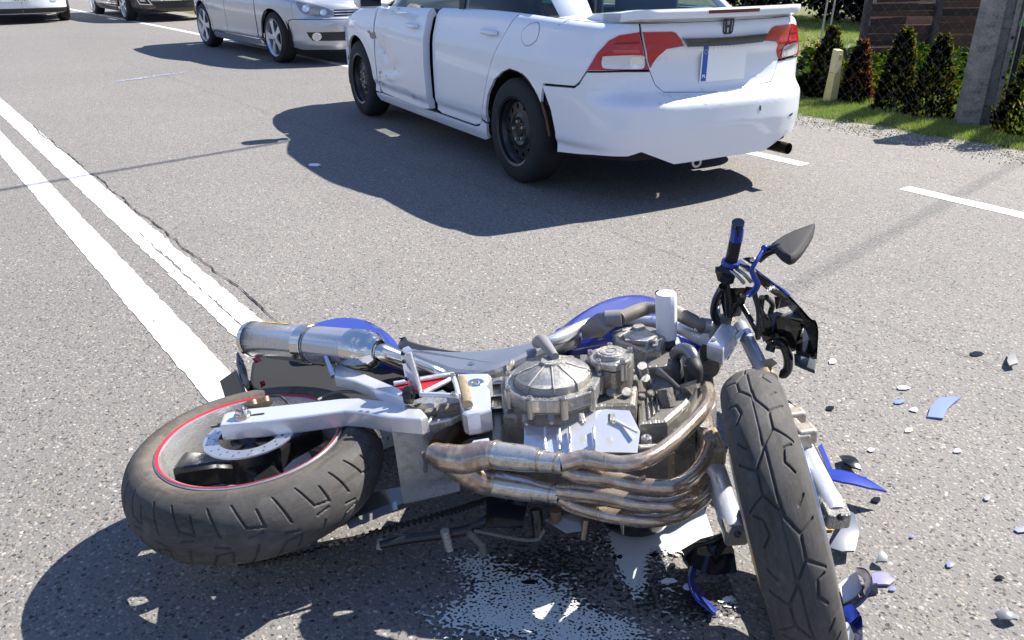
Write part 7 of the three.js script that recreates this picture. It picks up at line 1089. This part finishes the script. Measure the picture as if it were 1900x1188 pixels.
{ // black plastic wreckage between the engine and the front wheel
  const t = thing('black_wreckage', 'torn black plastic wreckage between engine and front tyre', 'debris', G(1325, 1035).toArray()), o = t.position, Q = (px, py, y) => G(px, py, y).sub(o);
  mesh('torn_panel', hull([Q(1262, 1022, 0.004), Q(1300, 1000, 0.035), Q(1345, 988, 0.05), Q(1362, 1020, 0.035), Q(1368, 1062, 0.006), Q(1320, 1068, 0.004), Q(1280, 1050, 0.004)]), M.black, t);
  mesh('torn_panel', hull([Q(1310, 1000, 0.05), Q(1348, 985, 0.075), Q(1356, 1005, 0.06), Q(1330, 1040, 0.03), Q(1312, 1022, 0.03)]), M.black, t);
  mesh('torn_strut', tube([Q(1290, 1012, 0.03), Q(1320, 1006, 0.055), Q(1352, 988, 0.075)], 0.006, { sides: 8 }), M.black, t);
  const c = thing('blue_curved_strip', 'dark blue curved trim strip lying in the oily patch', 'debris', G(1300, 1100).toArray()), oc = c.position, K = (px, py, y) => G(px, py, y).sub(oc), a = [[1284, 1052, 0.03], [1278, 1080, 0.035], [1292, 1112, 0.03], [1328, 1142, 0.02]].map((p) => K(...p)), b = [[1292, 1056, 0.008], [1290, 1078, 0.008], [1303, 1103, 0.008], [1330, 1130, 0.006]].map((p) => K(...p)), ca = new THREE.CatmullRomCurve3(a), cb = new THREE.CatmullRomCurve3(b);
  mesh('strip_skin', grid(20, 3, (u, v) => ca.getPoint(u).lerp(cb.getPoint(u), v)), M.blue, c); mesh('strip_edge', tube(a, 0.003, { sides: 6 }), M.blue, c);
}
// scattered chips, each with its own place
const chips = [[1675, 720, 14, 4, 'w', 'white sliver of broken paint above the smaller white slivers'], [1668, 746, 11, 4, 'p', 'pale blue chip beside the white slivers'], [1697, 761, 9, 4, 'w', 'tiny white flake below the white sliver'], [1686, 799, 9, 3, 'w', 'thin white flake on asphalt between shard and caliper'], [1617, 836, 7, 4, 'w', 'white flake beside a black crumb'], [1545, 671, 9, 5, 'w', 'white flake below the broken headlight'], [1776, 837, 9, 4, 'w', 'white flake far right of the fork leg'], [1813, 657, 12, 5, 'k', 'flat dark chip near the folded black piece'], [1541, 758, 9, 4, 'k', 'dark chip right of the fork slider'], [1625, 929, 10, 5, 'k', 'dark crumb off the tip of the long blue splinter'], [1855, 1073, 11, 4, 'k', 'slim dark chip on bare asphalt'], [1894, 985, 12, 5, 'b', 'blue chip at the road edge of the debris field'], [1762, 1048, 8, 5, 'b', 'small violet blue chip alone on asphalt'], [1692, 996, 4, 3, 'b', 'tiny blue crumb right of the grey fin'], [1656, 1093, 7, 4, 'b', 'tiny blue crumb below the violet shard'], [1832, 925, 7, 5, 'g', 'grey smudged chip on asphalt'], [1240, 1079, 16, 4, 'w', 'white splinter lying in the milky puddle'], [1275, 1090, 8, 5, 'w', 'white flake in the oily patch beside blue strip'], [1350, 1113, 9, 5, 'w', 'white flake against the front tyre'], [982, 1082, 18, 6, 'k', 'dark scrap lying in the milky puddle'], [1247, 1052, 9, 6, 'k', 'black curl in the puddle beside torn plastic'], [1150, 1035, 6, 4, 'k', 'black crumb floating in the pale puddle'], [1215, 1030, 10, 3, 'k', 'thin black loop in the pale puddle'], [583, 306, 12, 2.5, 'w', 'pale sliver in the shadow of the white saloon']];
for (const [x, y, w, h, k, label] of chips) { const n = 6, a0 = hash2(x, y) * 6, px = Array.from({ length: n }, (_, i) => { const a = i / n * 6.283 + 0.3 * hash2(i, x); const r = 0.7 + 0.5 * hash2(x + i, y); return [x + w * r * Math.cos(a), y + h * r * Math.sin(a)]; }); shard({ w: 'white_flake', p: 'pale_chip', k: 'dark_chip', b: 'blue_chip', g: 'grey_chip' }[k], label, 'debris', px, { w: shW, p: shB, k: shK, b: shV, g: shG }[k], { y: 0.004, th: 0.0015, bend: 0.0004 + 0.001 * hash2(y, x), lift: [0.0008, -0.0012], grp: 'small chips of wreckage on the road' }); }
shard('folded_black_piece', 'folded dark grey piece standing up near the road edge line side', 'debris', [[1867, 676], [1876, 654], [1883, 668], [1887, 680], [1872, 683]], std([0.10, 0.105, 0.11], 0.5), { y: 0.01, bend: 0.01, lift: [0, -0.008] });
shard('black_clip', 'bigger black broken clip beside the fork leg', 'debris', [[1558, 848], [1574, 844], [1590, 858], [1598, 872], [1580, 870], [1564, 862]], shK, { y: 0.015, bend: 0.012 });
shard('curled_grey_piece', 'curled grey scrap casting a dark shadow on bare asphalt', 'debris', [[1846, 1138], [1862, 1134], [1880, 1138], [1890, 1150], [1872, 1154], [1854, 1150]], shG, { y: 0.012, bend: 0.012 });
{ // faint blue scuff that the sliding bike left on the lane
  const a = G(215, 152), b = G(345, 134), g = grid(3, 40, (u, v) => { const p = a.clone().lerp(b, v), w = (0.5 + 0.5 * Math.sin(v * 3.14)) * 0.075 * (0.6 + 0.8 * fbm(v * 9, 2, 3)); return p.addScaledVector(V(0.42, 0, 0.9), (u - 0.5) * w * 2).setY(0.0045); }, (p) => [p.x * 2, p.z * 2]);
  const al = tex(256, (x, y) => pnoise(x, y, 30, 3) > 0.5 ? 1 : 0, false); struct('paint_scuff', g, std([0.26, 0.29, 0.40], 0.8, 0, { alphaMap: al, alphaTest: 0.5 }));
}

renderer.render(scene, camera);
